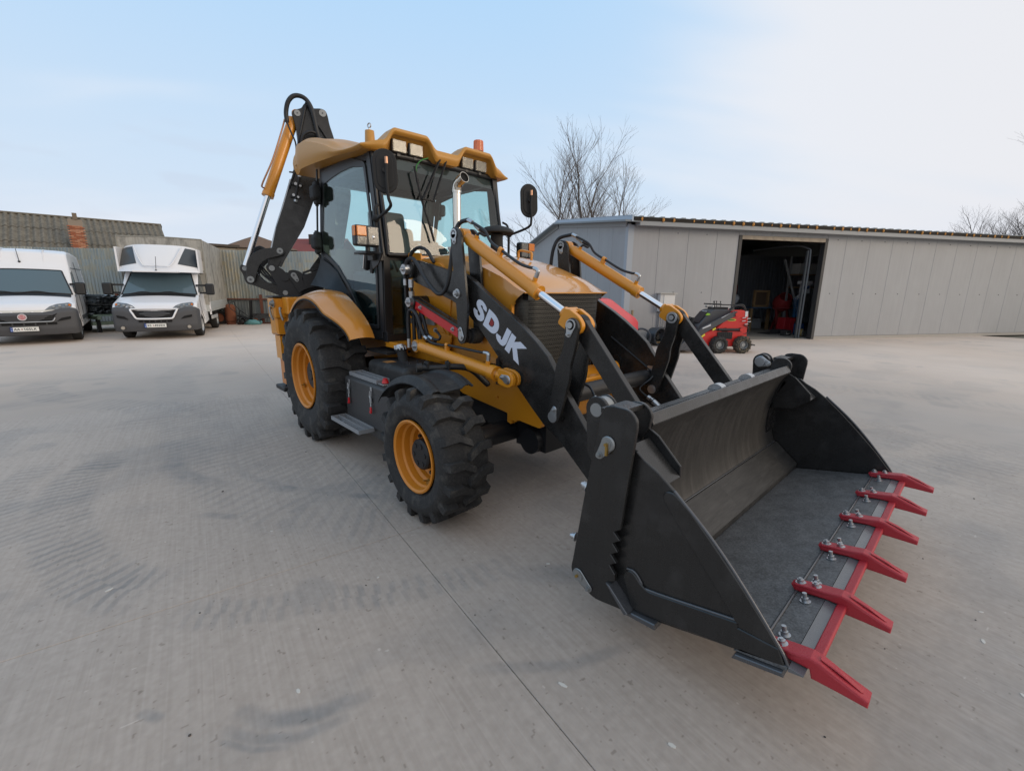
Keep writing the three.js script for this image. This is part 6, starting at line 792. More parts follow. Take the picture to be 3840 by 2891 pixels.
  const tray = (x0, x1, y, z0, z1, h, open) => { const g = [bx2(x0, x1, y, y + h, z0, z0 + 0.008), bx2(x0, x1, y, y + h, z1 - 0.008, z1), bx2(x0, x0 + 0.008, y, y + h, z0 + 0.009, z1 - 0.009), bx2(x1 - 0.008, x1, y, y + h, z0 + 0.009, z1 - 0.009), bx2(x0 + 0.009, x1 - 0.009, y, y + h, (z0 + z1) / 2 - 0.004, (z0 + z1) / 2 + 0.004)]; const zm = (z0 + z1) / 2; for (const [a, b] of [[z0 + 0.009, zm - 0.005], [zm + 0.005, z1 - 0.009]]) { if (!open) g.push(bx2(x0 + 0.009, x1 - 0.009, y, y + 0.006, a, b)); else { const c = 0.008; g.push(bx2(x0 + 0.009, x1 - 0.009, y, y + 0.006, a, a + c), bx2(x0 + 0.009, x1 - 0.009, y, y + 0.006, b - c, b)); for (const [p, q] of [[x0 + 0.009, x0 + 0.05], [x0 + 0.13, x0 + 0.17], [x1 - 0.10, x1 - 0.009]]) g.push(bx2(p, q, y, y + 0.006, a + c + 0.0005, b - c - 0.0005)); } } return g; };
  part('step_tray', tray(0.70, 1.26, 0.768, 0.925, 1.055, 0.034, false), M.greyPlastic, B); part('step', tray(0.64, 1.25, 0.350, 1.095, 1.235, 0.036, true), M.greyPlastic, B, 'grey plastic footstep below the tool box');
  pieces('step_bracket', [bar([0.72, 0.345, 1.20], [0.72, 0.33, 0.95], 0.03, 0.02), bar([1.15, 0.345, 1.20], [1.15, 0.33, 0.95], 0.03, 0.02)], M.frameBlack, B);
  part('isolator_key', [cyl([1.335, 0.786, 1.01], [1.335, 0.81, 1.01], 0.030, 0.024, 20), cyl([1.335, 0.81, 1.01], [1.335, 0.826, 1.01], 0.020, 0.018, 20)], M.redBar, B); part('isolator_plate', rb(0.095, 0.012, 0.085, 0.004, 1.335, 0.775, 1.01), M.zincDull, B);
  for (const x of [0.79, 1.245]) { part('toggle_latch', [rb(0.03, 0.035, 0.008, 0.003, x, 0.728, 1.100), tube([[x - 0.014, 0.712, 1.106], [x - 0.012, 0.66, 1.112], [x + 0.012, 0.66, 1.112], [x + 0.014, 0.712, 1.106]], 0.0045, 24, 6), rb(0.032, 0.05, 0.014, 0.004, x, 0.632, 1.108), tube([[x - 0.01, 0.61, 1.108], [x, 0.575, 1.11], [x + 0.012, 0.60, 1.11]], 0.004, 16, 6)], M.zinc, B); part('latch_tab', [rb(0.026, 0.055, 0.012, 0.005, x + 0.004, 0.545, 1.114), cyl([x + 0.004, 0.53, 1.113], [x + 0.004, 0.53, 1.124], 0.012)], M.redBar, B); }
}
// ---- backhoe, slewed flat against the machine ----
{
  const mtx = new THREE.Matrix4().makeBasis(V(0.305, 0, -0.952), V(0, 1, 0), V(0.952, 0, 0.305)).setPosition(-1.5, 0, 0.7);
  const T = (g) => { g = clean(g, false); g.applyMatrix4(mtx); return g; };
  const bp = (n, gs, m, p = B, l) => part(n, [gs].flat(9).map(T), m, p, l);
  const dip = [[0.060, 3.665, 0.02], [0.085, 3.708, 0.03], [0.125, 3.722, 0.02], [0.175, 3.742, 0.02], [0.214, 3.802, 0.01], [0.262, 3.785, 0.02], [0.315, 3.760, 0.02], [0.399, 3.774, 0.03], [0.455, 3.760, 0.04], [0.476, 3.70, 0.05], [0.489, 3.60, 0.1], [0.532, 3.453, 0.1], [0.56, 3.30, 0.1], [0.235, 2.743, 0.1], [0.065, 2.337, 0.05], [-0.201, 1.922, 0.02], [-0.252, 1.835, 0.02], [-0.33, 1.76, 0.05], [-0.385, 1.80, 0.04], [-0.365, 1.91, 0.05], [-0.307, 2.067], [-0.236, 2.318], [0.02, 2.95], [0.10, 3.30, 0.1], [0.10, 3.50, 0.1]];
  const dp = bp('dipper_arm', [plate(dip, -0.30, -0.03, { bevel: 0.006 })], M.black, B, 'tall black dipper arm of the folded backhoe');
  bp('dipper_flange', [[[0.235, 2.75], [0.065, 2.345]], [[0.065, 2.345], [-0.195, 1.93]], [[0.50, 3.30], [0.235, 2.75]], [[-0.195, 1.93], [-0.25, 1.83]]].map(([a, b]) => bar([a[0] + 0.012, a[1], -0.03], [b[0] + 0.012, b[1], -0.03], 0.05, 0.03)), M.black, dp);
  bp('boom', [plate([[0.30, 3.70, 0.05], [0.50, 3.70, 0.05], [0.75, 2.9, 0.2], [0.55, 2.0, 0.1], [0.20, 1.75, 0.05], [0.10, 1.80, 0.05], [0.40, 2.2, 0.1], [0.48, 2.9, 0.2]], -0.62, -0.34)], M.black);
  const rod = (a, b, r, sg = 20) => cyl(a, b, r, r, sg);
  const bc = sub('bucket_cylinder', B);
  bp('barrel', [cyl([0.075, 3.63, -0.14], [-0.292, 2.668, 0.04], 0.062, 0.062, 32), cyl([-0.276, 2.71, 0.033], [-0.294, 2.662, 0.041], 0.068, 0.068, 32), cyl([0.115, 3.67, -0.25], [0.115, 3.67, -0.05], 0.055), cyl([0.06, 3.60, -0.1], [-0.03, 3.58, -0.06], 0.016)], M.yellow, bc);
  bp('rod', rod([-0.29, 2.67, 0.04], [-0.615, 1.83, 0.02], 0.034, 28), M.chrome, bc);
  bp('hydraulic_pipe', [hose([[-0.03, 3.56, -0.02], [-0.07, 3.43, 0.02], [-0.20, 3.08, 0.06], [-0.335, 2.79, 0.09], [-0.325, 2.755, 0.06]], 0.010, 50)], std({ color: S('#a87a5a'), roughness: 0.4, metalness: 0.5 }), bc);
  bp('curved_link', [plate([[-0.262, 2.062], [-0.216, 2.072, 0.03], [-0.168, 2.045, 0.03], [-0.166, 1.985, 0.03], [-0.215, 1.962], [-0.36, 1.924], [-0.436, 1.875, 0.05], [-0.478, 1.803, 0.05], [-0.508, 1.716], [-0.527, 1.645, 0.03], [-0.578, 1.612, 0.03], [-0.628, 1.645, 0.03], [-0.612, 1.761], [-0.594, 1.87, 0.05], [-0.555, 1.941, 0.05], [-0.486, 2.005, 0.05], [-0.398, 2.040]], 0.06, 0.085), plate([[-0.262, 2.062], [-0.216, 2.072, 0.03], [-0.168, 2.045, 0.03], [-0.166, 1.985, 0.03], [-0.36, 1.924], [-0.478, 1.803, 0.05], [-0.527, 1.645, 0.03], [-0.578, 1.612, 0.03], [-0.628, 1.645, 0.03], [-0.594, 1.87, 0.05], [-0.486, 2.005, 0.05]], -0.40, -0.375)], M.black);
  bp('bucket_bracket', [plate([[-0.615, 1.87, 0.03], [-0.682, 1.845, 0.03], [-0.696, 1.79, 0.03], [-0.661, 1.721, 0.04], [-0.652, 1.643, 0.04], [-0.620, 1.607, 0.04], [-0.565, 1.595, 0.03], [-0.255, 1.452], [-0.25, 1.56, 0.04], [-0.30, 1.65, 0.05], [-0.375, 1.62, 0.08], [-0.46, 1.66, 0.1], [-0.53, 1.80, 0.05]], -0.10, -0.07), plate([[-0.615, 1.87, 0.03], [-0.682, 1.845, 0.03], [-0.696, 1.79, 0.03], [-0.652, 1.643, 0.04], [-0.565, 1.595, 0.03], [-0.255, 1.452], [-0.25, 1.56, 0.04], [-0.46, 1.66, 0.1], [-0.53, 1.80, 0.05]], -0.34, -0.31)], M.black);
  bp('king_post', [plate([[-0.392, 1.845, 0.03], [-0.395, 1.795, 0.03], [-0.350, 1.735, 0.05], [-0.290, 1.60, 0.05], [-0.259, 1.448], [-0.03, 1.448], [0.01, 1.562], [-0.09, 1.64, 0.04], [-0.153, 1.735, 0.04], [-0.212, 1.802], [-0.282, 1.840, 0.03], [-0.330, 1.862, 0.03]], -0.02, 0.05), cyl([-0.19, 1.70, 0.05], [-0.19, 1.70, 0.075], 0.05), plate([[-0.35, 1.80], [-0.25, 1.45], [0.25, 1.45], [0.3, 1.75], [-0.1, 1.75]], -0.5, -0.10)], M.frameBlack);
  bp('slew_lever', [plate([[-0.145, 1.778, 0.03], [-0.155, 1.720, 0.03], [-0.108, 1.635, 0.03], [-0.044, 1.500], [0.040, 1.555], [0.010, 1.700, 0.02], [0.028, 1.742, 0.02], [-0.015, 1.775, 0.02], [-0.085, 1.795, 0.03]], 0.06, 0.10), plate([[0.012, 1.722, 0.02], [0.20, 1.79], [0.20, 1.60], [0.034, 1.55]], 0.0, 0.12), bar([0.02, 1.755, 0.03], [0.20, 1.825, 0.03], 0.10, 0.025)], M.frameBlack);
  pieces('backhoe_pin', [cz(0.125, 3.676, -0.03, -0.020, 0.036, 0.036), cz(0.417, 3.719, -0.03, -0.020, 0.042), cz(-0.217, 2.02, 0.085, 0.094, 0.036), cz(-0.574, 1.664, 0.085, 0.094, 0.040), cz(-0.328, 1.807, 0.05, 0.075, 0.034), cz(-0.202, 1.503, 0.05, 0.06, 0.030), [cz(-0.085, 1.725, 0.10, 0.11, 0.032), plate(eyeLink([-0.085, 1.725], [-0.052, 1.665], 0.034, 0.024), 0.101, 0.108)], cz(-0.638, 1.80, -0.07, -0.055, 0.028)].map((g) => [g].flat().map(T)), M.zincDull, B);
  pieces('pin_centre', [cz(0.125, 3.676, -0.020, -0.014, 0.008), cz(0.417, 3.719, -0.020, -0.014, 0.008), cz(-0.217, 2.02, 0.094, 0.10, 0.013), cz(-0.574, 1.664, 0.094, 0.10, 0.014), cz(-0.085, 1.725, 0.11, 0.116, 0.014), cz(-0.052, 1.665, 0.108, 0.118, 0.012)].map(T), M.bareSteel, B);
  // hoses over the dipper head and pipes down its side
  bp('hose_bundle', [hose([[0.0, 3.56, 0.0], [0.0, 3.66, 0.0], [0.03, 3.765, 0.02], [0.09, 3.835, 0.03], [0.165, 3.853, 0.03], [0.235, 3.825, 0.03], [0.285, 3.74, 0.04], [0.31, 3.62, 0.05], [0.33, 3.48, 0.05], [0.36, 3.36, 0.04]], 0.026, 90, 12), ...Array.from({ length: 0 }, () => null)], M.hose);
  pieces('hose', [hose([[0.37, 3.42, 0.03], [0.30, 3.46, 0.05], [0.235, 3.455, 0.06], [0.165, 3.40, 0.05], [0.135, 3.28, 0.03], [0.105, 3.06, 0.03], [0.095, 2.99, 0.02]], 0.018, 60), hose([[0.235, 3.80, 0.0], [0.18, 3.60, 0.0], [0.12, 3.38, 0.0], [0.07, 3.15, 0.0], [0.05, 3.07, 0.0]], 0.014, 50), hose([[0.0, 3.54, 0.02], [0.04, 3.42, 0.02], [0.075, 3.32, 0.01], [0.07, 3.2, 0.0], [0.03, 3.0, 0.0], [-0.02, 2.98, 0.0]], 0.010, 40), hose([[0.25, 3.78, -0.02], [0.32, 3.62, -0.01], [0.40, 3.50, -0.01], [0.46, 3.40, -0.01]], 0.012, 30)].map((g) => g.map(T)), M.hose, B);
  pieces('hose_fitting', [cyl([0.095, 3.0, 0.02], [0.085, 2.93, 0.02], 0.021, 0.021, 8), cyl([0.05, 3.08, 0.0], [0.04, 3.01, 0.0], 0.018, 0.018, 8), cyl([0.013, 2.63, 0.02], [0.02, 2.655, 0.02], 0.022, 0.022, 10), cz(0.035, 2.845, -0.02, 0.03, 0.018), cz(0.085, 2.825, -0.02, 0.03, 0.014), cz(0.0, 2.71, -0.02, 0.03, 0.016), cz(0.05, 2.69, -0.02, 0.03, 0.014)].map(T), M.zinc, B);
  bp('dipper_pipe', [hose([[0.085, 2.94, 0.02], [0.05, 2.82, 0.02], [0.013, 2.64, 0.02]], 0.012, 30), hose([[0.04, 3.01, 0.0], [0.01, 2.93, 0.0], [-0.04, 2.80, -0.01]], 0.012, 20), bx(0.12, 0.03, 0.03, 0.05, 2.85, -0.01), bx(0.12, 0.03, 0.03, 0.02, 2.70, -0.01)], M.hose);
  pieces('bright_pipe', [[-0.02, 0], [0.012, 0.01]].map(([o, q]) => hose([[0.0 + o, 2.90, -0.06 + q], [-0.10 + o, 2.62, -0.06 + q], [-0.22 + o, 2.30, -0.06 + q], [-0.295 + o, 2.05, -0.06 + q]], 0.013, 40).map(T)), M.zinc, B);
  pieces('hose', [0, 1, 2].map((k) => hose([[-0.36 + k * 0.01, 2.03, -0.04], [-0.45, 2.07 - k * 0.012, -0.05], [-0.52, 2.0 - k * 0.02, -0.06], [-0.47 + k * 0.03, 1.78, -0.03], [-0.39 + k * 0.03, 1.68, 0.0], [-0.30 + k * 0.02, 1.61, 0.02]], 0.012, 50).map(T)), M.hose, B);
  // stabiliser legs and rear frame
  for (const s of [1, -1]) {
    const z = s * 1.06, x = -1.12; const lg = sub('stabiliser_leg', B, s > 0 ? 'yellow hydraulic stabiliser leg behind the rear wheel' : null);
    part('outer_box', [plate([[x - 0.13, 1.00], [x - 0.13, 1.245], [x + 0.10, 1.25], [x + 0.12, 1.02]], z - 0.13, z + 0.13, { bevel: 0.02 }), rb(0.27, 0.24, 0.28, 0.02, x, 1.33, z), rb(0.22, 0.20, 0.22, 0.02, x + 0.22, 1.36, z - s * 0.06), bx2(x - 0.10, x + 0.10, 0.72, 1.0, z - 0.10, z + 0.10)], M.yellow, lg);
    part('inner_leg', bx2(x - 0.075, x + 0.075, 0.40, 0.72, z - 0.075, z + 0.075), std({ color: S('#c8824a'), roughness: 0.5 }), lg);
    part('foot', [rb(0.34, 0.055, 0.26, 0.015, x - 0.02, 0.345, z), bx2(x - 0.05, x + 0.05, 0.37, 0.41, z - 0.05, z + 0.05)], M.plastic, lg);
    part('cap_plate', rb(0.30, 0.02, 0.30, 0.006, x, 1.461, z), M.frameBlack, lg);
    pieces('hose_elbow', [0.02, 0.20].map((d) => hose([[x + d, 1.33, z + s * 0.145 - (d > 0.1 ? s * 0.06 : 0)], [x + d + 0.03, 1.335, z + s * 0.165 - (d > 0.1 ? s * 0.06 : 0)], [x + d + 0.04, 1.27, z + s * 0.165 - (d > 0.1 ? s * 0.06 : 0)], [x + d + 0.05, 1.20, z + s * 0.15 - (d > 0.1 ? s * 0.06 : 0)]], 0.012, 24)), M.zincDull, lg);
    part('bolt', [...bolt([x + 0.12, 1.385, z + s * 0.142], [0, 0, s], 0.032, 0.025)], M.zincDull, lg);
  }
  part('rear_frame', [bx2(-1.22, -1.05, 0.75, 1.40, -0.95, 0.95), bx2(-1.1, -0.6, 0.72, 1.05, -0.46, 0.46), rb(0.5, 0.9, 1.0, 0.05, -0.85, 1.35, 0)], M.frameBlack, B);
  part('rear_tank_cover', rb(0.35, 0.10, 0.5, 0.03, -0.55, 1.34, 0.62), std({ color: S('#c9a64a'), roughness: 0.5 }), B);
}
// ================= VANS, TRUCK, MINI LOADER, CAR, CLUTTER =================
function vanShell(prof, half, deform, bev = 0.09) {
  const s = outline(prof); const g = new THREE.ExtrudeGeometry(s, { depth: 2 * half - 2 * bev, bevelEnabled: true, bevelSize: bev * 0.6, bevelOffset: -bev * 0.6, bevelThickness: bev, bevelSegments: 4, steps: 10, curveSegments: 8 }); mv(g, 0, 0, -half + bev);
  const q = g.index ? g.toNonIndexed() : g, p = q.attributes.position; for (let i = 0; i < p.count; i++) p.setXYZ(i, ...deform(p.getX(i), p.getY(i), p.getZ(i))); q.computeVertexNormals(); return crease(q, 0.55);
}
const vanDef = (x, y, z) => [x - 0.15 * z * z * sm(-0.9, 0.6, x), y - 0.03 * z * z * sm(1.0, 1.3, y), z * (1 - 0.085 * Math.max(0, y - 1.05))];
const noseX = (y) => { const t = [[0.22, 0.90], [0.30, 0.945], [0.55, 0.97], [0.78, 0.955], [0.84, 0.915], [1.0, 0.845], [1.08, 0.76], [1.16, 0.58], [1.25, 0.30], [1.33, 0.04], [2.02, -0.62], [2.25, -0.80]]; for (let i = 0; i + 1 < t.length; i++) if (y <= t[i + 1][0]) return mix(t[i][1], t[i + 1][1], Math.max(0, (y - t[i][0]) / (t[i + 1][0] - t[i][0]))); return -0.8; };
const onNose = (y, z, o) => { const p = vanDef(noseX(y) + o, y, z); return [p[0], p[1], p[2]]; };
// patch on the nose from an outline in (z, y)
function nosePatch(pts, o = 0.006, t = 0.012, n = 10) { const q = plate(pts, 0, t, { bevel: Math.min(0.004, t * 0.4) }); const p = q.attributes.position; for (let i = 0; i < p.count; i++) { const z = p.getX(i), y = p.getY(i), d = p.getZ(i); p.setXYZ(i, ...onNose(y, z, o + d)); } q.computeVertexNormals(); return q; }
function noseStrip(y0, y1, z0, z1, o, n = 14, m = 6) { return grid(n, m, (u, v) => onNose(mix(y0(mix(-1, 1, u)), y1(mix(-1, 1, u)), v), mix(z0, z1, u) * 1, o), true); }
const vanWheel = (parent, x, z, s, capped) => { const w = sub('wheel', parent); w.position.set(x, 0.345, z); if (s < 0) w.rotation.y = PI; part('tyre', crease(lathe([[0.205, -0.10], [0.30, -0.112], [0.335, -0.095], [0.345, -0.06], [0.345, 0.06], [0.335, 0.095], [0.30, 0.112], [0.205, 0.10]].reverse(), [0, 0, 0], [0, 0, 1], 36), 0.7), M.rubber, w); part('rim', [crease(lathe([[0.206, 0.085], [0.20, 0.102], [0.185, 0.085], [0.17, 0.055], [0.10, 0.065], [0.06, 0.085], [0.0, 0.085]].reverse(), [0, 0, 0], [0, 0, 1], 32), 0.5), ...Array.from({ length: 8 }, (_, k) => cyl([0.13 * Math.cos(k * 0.785), 0.13 * Math.sin(k * 0.785), 0.062], [0.13 * Math.cos(k * 0.785), 0.13 * Math.sin(k * 0.785), 0.068], 0.022, 0.022, 10))], capped ? std({ color: S('#a9abad'), roughness: 0.4, metalness: 0.4 }) : M.zincDull, w); return w; };
function numberPlate(parent, text, y, z, o = 0.02) { const t = canvasTex(512, 112, (g, w, h) => { g.fillStyle = '#d9dad6'; g.fillRect(0, 0, w, h); g.fillStyle = '#1f4fa0'; g.fillRect(0, 0, 46, h); g.fillStyle = '#c9b13a'; g.fillRect(15, 20, 16, 16); g.fillStyle = '#e8e8e8'; g.font = 'bold 26px sans-serif'; g.fillText('SK', 4, 94); g.fillStyle = '#1c1c1e'; g.font = 'bold 84px sans-serif'; const a = text.slice(0, 2), b = text.slice(2); g.fillText(a, 62, 86); g.fillStyle = '#8a3a3a'; g.beginPath(); g.arc(206, 56, 15, 0, 7); g.fill(); g.fillStyle = '#1c1c1e'; g.fillText(b, 230, 86, 270); }); const p = part('number_plate', [bx(0.014, 0.125, 0.535, onNose(y, z, o)[0], y, z)], M.darkPlastic, parent); part('plate_face', mv(rot(new THREE.PlaneGeometry(0.52, 0.113), 0, PI / 2), onNose(y, z, o)[0] + 0.009, y, z), std({ map: t, roughness: 0.45 }), p, null, true); return p; }
function vanFront(t, kind) {                       // shared nose: bumper, lamps, bonnet line, windscreen
  const lampL = (s) => [[s * 0.42, 0.905], [s * 0.52, 1.00], [s * 0.66, 1.065], [s * 0.90, 1.10], [s * 0.955, 1.06], [s * 0.945, 0.975], [s * 0.86, 0.945], [s * 0.62, 0.915]];
  part('windscreen', [grid(20, 10, (u, v) => { const w = mix(0.93, 0.80, v), z = mix(-w, w, u); return onNose(mix(1.365 - 0.03 * (z * z), 2.01, v), z / (1 - 0.085 * 0.6), 0.012); }, true)], M.vanGlass, t);
  part('windscreen_seal', [tube(Array.from({ length: 41 }, (_, i) => { const a = i / 40 * 4, e = Math.floor(a) % 4, f = a - Math.floor(a); const u = e === 0 ? f : e === 1 ? 1 : e === 2 ? 1 - f : 0, v = e === 0 ? 0 : e === 1 ? f : e === 2 ? 1 : 1 - f; const w = mix(0.93, 0.80, v), z = mix(-w, w, u); return V(...onNose(mix(1.365 - 0.03 * z * z, 2.01, v), z / 0.95, 0.012)); }), 0.018, 120, 6, false, 0.1)], M.frameBlack, t);
  part('cowl', grid(20, 3, (u, v) => { const z = mix(-0.95, 0.95, u); return onNose(mix(1.285, 1.365, v) - 0.03 * z * z, z, 0.010); }, true), M.darkPlastic, t);
  for (const [za, zb] of [[-0.62, 0.12], [0.10, 0.78]]) part('wiper', tube([V(...onNose(1.335, za, 0.035)), V(...onNose(1.40, mix(za, zb, 0.5), 0.035)), V(...onNose(1.345, zb, 0.03))], 0.012, 16, 6), M.rubber, t);
  for (const s of [1, -1]) {
    part('headlight', nosePatch(s > 0 ? lampL(1) : lampL(-1).reverse(), 0.0, 0.02), std({ color: S('#73787c'), roughness: 0.15, metalness: 0.4 }), t);
    part('headlight_lamp', [0.60, 0.72, 0.85].map((z, k) => { const p = onNose(0.985 + 0.02 * k, s * z, 0.022); return cyl(p, [p[0] + 0.02, p[1] + 0.01, p[2]], 0.036, 0.030, 16); }), M.zincDull, t);
    const bl = onNose(1.03, s * 0.91, 0.02); part('indicator', rb(0.02, 0.06, 0.05, 0.01, ...bl), M.amber, t);
    part('fog_recess', nosePatch(s > 0 ? [[0.62, 0.60], [0.90, 0.66], [0.91, 0.73], [0.72, 0.69]] : [[-0.62, 0.60], [-0.72, 0.69], [-0.91, 0.73], [-0.90, 0.66]], 0.034, 0.012), M.darkHole, t);
    // mirrors and door glass
    const k = kind === 'truck' ? 0.30 : 0.13, mz = s * (1.0 + k);
    part('wing_mirror', [rb(0.16, 0.36, 0.24, 0.05, -0.20, 1.48, mz), bar([-0.26, 1.60, s * 0.92], [-0.22, 1.60, mz], 0.04, 0.06), bar([-0.26, 1.36, s * 0.97], [-0.22, 1.36, mz], 0.04, 0.06)], M.darkPlastic, t);
    const G = plate([[-0.12, 1.38], [-1.02, 1.40], [-1.02, 1.93, 0.05], [-0.70, 1.96, 0.05]], 0, 0.008, { bevel: 0 }); const p = G.attributes.position; for (let i = 0; i < p.count; i++) { const y = p.getY(i); p.setXYZ(i, p.getX(i), y, s * (1.022 * (1 - 0.085 * (y - 1.05)) + 0.002 + p.getZ(i))); } part('door_glass', G, (() => { const m = M.vanGlass.clone(); m.side = THREE.DoubleSide; return m; })(), t);
    part('door_seam', [tube([[-1.10, 0.45, s * 1.027], [-1.10, 1.05, s * 1.027], [-1.10, 2.0, s * 0.948]], 0.006, 10, 4), tube([[-0.05, 1.30, s * 1.005], [0.0, 0.85, s * 1.027], [-0.35, 0.5, s * 1.027]], 0.006, 14, 4)], M.frameBlack, t);
  }
}
const vanProf = (rear, roof) => [[0.90, 0.26, 0.03], [0.955, 0.50, 0.05], [0.945, 0.80, 0.03], [0.86, 0.98, 0.03], [0.76, 1.075, 0.05], [0.36, 1.225, 0.05], [0.04, 1.33, 0.03], [-0.62, 2.02, 0.03], ...roof, [rear, 2.40, 0.1], [rear - 0.03, 1.0], [rear, 0.36, 0.04], [-3.06, 0.36], [-3.10, 0.52], [-3.22, 0.70], [-3.45, 0.78], [-3.68, 0.70], [-3.80, 0.52], [-3.84, 0.36]].map((p) => p).concat([]);
const archFront = [[-0.42, 0.36], [-0.38, 0.56], [-0.24, 0.74], [0, 0.81], [0.24, 0.74], [0.38, 0.56], [0.42, 0.30]];
function bumperGeo() { const pr = [[0.43, 0.24, 0.03], [0.915, 0.24, 0.04], [0.985, 0.42, 0.05], [0.985, 0.76, 0.03], [0.905, 0.875, 0.03], [0.60, 0.83], [0.43, 0.80]]; return vanShell(pr, 1.035, (x, y, z) => { const a = Math.abs(z); const up = sm(0.45, 0.78, a) * 0.09; return [x - 0.16 * z * z * sm(0.2, 0.6, x), y + (y > 0.7 ? up : 0), z]; }, 0.10); }
// ---- white panel van ----
{
  const t = thing('panel_van', 'white high-roof panel van cut by the left edge, red round badge on its grille', 'van', [-13.62, 0, 4.17], rad(-3));
  const roof = [[-0.80, 2.24, 0.05], [-0.98, 2.52, 0.08], [-1.30, 2.61, 0.2], [-2.6, 2.63, 0.3]];
  const prof = [...vanProf(-4.5, roof), ...[[-3.05, 0.36]], ...[[-0.43, 0.34]], ...archFront];
  part('body', vanShell([[0.90, 0.26, 0.03], [0.955, 0.50, 0.05], [0.945, 0.80, 0.03], [0.86, 0.98, 0.03], [0.76, 1.075, 0.05], [0.36, 1.225, 0.05], [0.04, 1.33, 0.03], [-0.62, 2.02, 0.03], ...roof, [-4.45, 2.60, 0.1], [-4.5, 1.0], [-4.48, 0.40], [-3.87, 0.36], [-3.80, 0.56], [-3.66, 0.73], [-3.45, 0.80], [-3.24, 0.73], [-3.10, 0.56], [-3.03, 0.36], [-0.43, 0.34], ...archFront.slice(1)], 1.03, vanDef), M.vanWhite, t, 'white painted van body');
  part('underside', [bx2(-4.3, 0.7, 0.30, 0.80, -0.70, 0.70), bx2(-4.3, -0.5, 0.28, 0.36, -0.95, 0.95)], M.darkHole, t);
  part('bumper', bumperGeo(), M.bumper, t, 'dark grey plastic bumper'); vanFront(t, 'van');
  part('grille', [nosePatch([[-0.66, 0.82], [0.66, 0.82], [0.58, 0.72, 0.03], [0.52, 0.62, 0.03], [-0.52, 0.62, 0.03], [-0.58, 0.72, 0.03]], 0.035, 0.01)], M.darkHole, t);
  part('grille_bar', [0.66, 0.71, 0.76].map((y) => grid(12, 1, (u, v) => onNose(y + 0.016 * v, mix(-0.56, 0.56, u), 0.052), true)), M.darkPlastic, t);
  part('grille_surround', tube([[-0.60, 0.70], [-0.53, 0.608], [0, 0.60], [0.53, 0.608], [0.62, 0.72], [0.72, 0.83]].map(([z, y]) => V(...onNose(y, z, 0.05))), 0.014, 50, 6, false, 0.2), M.zinc, t);
  part('bonnet_edge', [grid(20, 2, (u, v) => onNose(mix(0.845, 0.905, v) + 0.02 * mix(-1, 1, u) ** 2, mix(-0.80, 0.80, u), 0.01), true)], std({ color: S('#c9c9c4'), roughness: 0.5 }), t);
  part('lower_grille', [0, 1, 2, 3, 4, 5].map((k) => nosePatch([[-0.62 + k * 0.21, 0.52], [-0.44 + k * 0.21, 0.52], [-0.44 + k * 0.21, 0.585], [-0.62 + k * 0.21, 0.585]], 0.035, 0.008)), M.darkHole, t);
  { const b = part('badge', cyl(onNose(0.735, 0, 0.05), [onNose(0.735, 0, 0.05)[0] + 0.03, 0.735, 0], 0.092, 0.088, 32), M.zinc, t); const tx = canvasTex(128, 128, (g) => { g.fillStyle = '#c9c2c4'; g.fillRect(0, 0, 128, 128); g.fillStyle = '#a33740'; g.beginPath(); g.arc(64, 64, 50, 0, 7); g.fill(); g.fillStyle = '#d9cfd0'; g.fillRect(30, 34, 68, 60); g.fillStyle = '#a33740'; g.fillRect(36, 40, 56, 48); g.fillStyle = '#e6dede'; g.font = 'bold 26px sans-serif'; g.fillText('FIAT', 37, 74, 54); }); part('badge_face', mv(rot(new THREE.CircleGeometry(0.082, 32), 0, PI / 2), onNose(0.735, 0, 0.05)[0] + 0.0315, 0.735, 0), std({ map: tx, roughness: 0.4 }), b, null, true); }
  numberPlate(t, 'AA165LK', 0.42, 0, 0.05);
  part('aerial', [mv(new THREE.SphereGeometry(0.03, 12, 8), -0.77, 2.22, 0.06), cyl([-0.77, 2.22, 0.06], [-0.92, 2.58, 0.10], 0.007)], M.rubber, t);
  part('roof_rib', [0.42, -0.42].map((z) => { const g = tube([[-0.80, 2.22, z], [-0.965, 2.48, z], [-1.15, 2.585, z], [-2.5, 2.615, z]], 0.014, 30, 6); return g; }), M.vanWhite, t);
  vanWheel(t, 0, 0.90, 1); vanWheel(t, 0, -0.90, -1); vanWheel(t, -3.45, 0.90, 1); vanWheel(t, -3.45, -0.90, -1);
  pieces('side_strip', [1, -1].map((s) => bx(2.4, 0.12, 0.02, -1.75, 0.62, s * 1.033)), M.bumper, t); part('side_seam', [tube([[-2.3, 0.45, -1.03], [-2.3, 1.1, -1.03], [-2.3, 2.3, -0.93]], 0.006, 10, 4), tube([[-1.15, 1.42, -1.005], [-4.4, 1.42, -1.005]], 0.008, 4, 4), tube([[-1.0, 2.08, -0.945], [-4.4, 2.12, -0.945]], 0.01, 4, 4)], M.frameBlack, t);
}
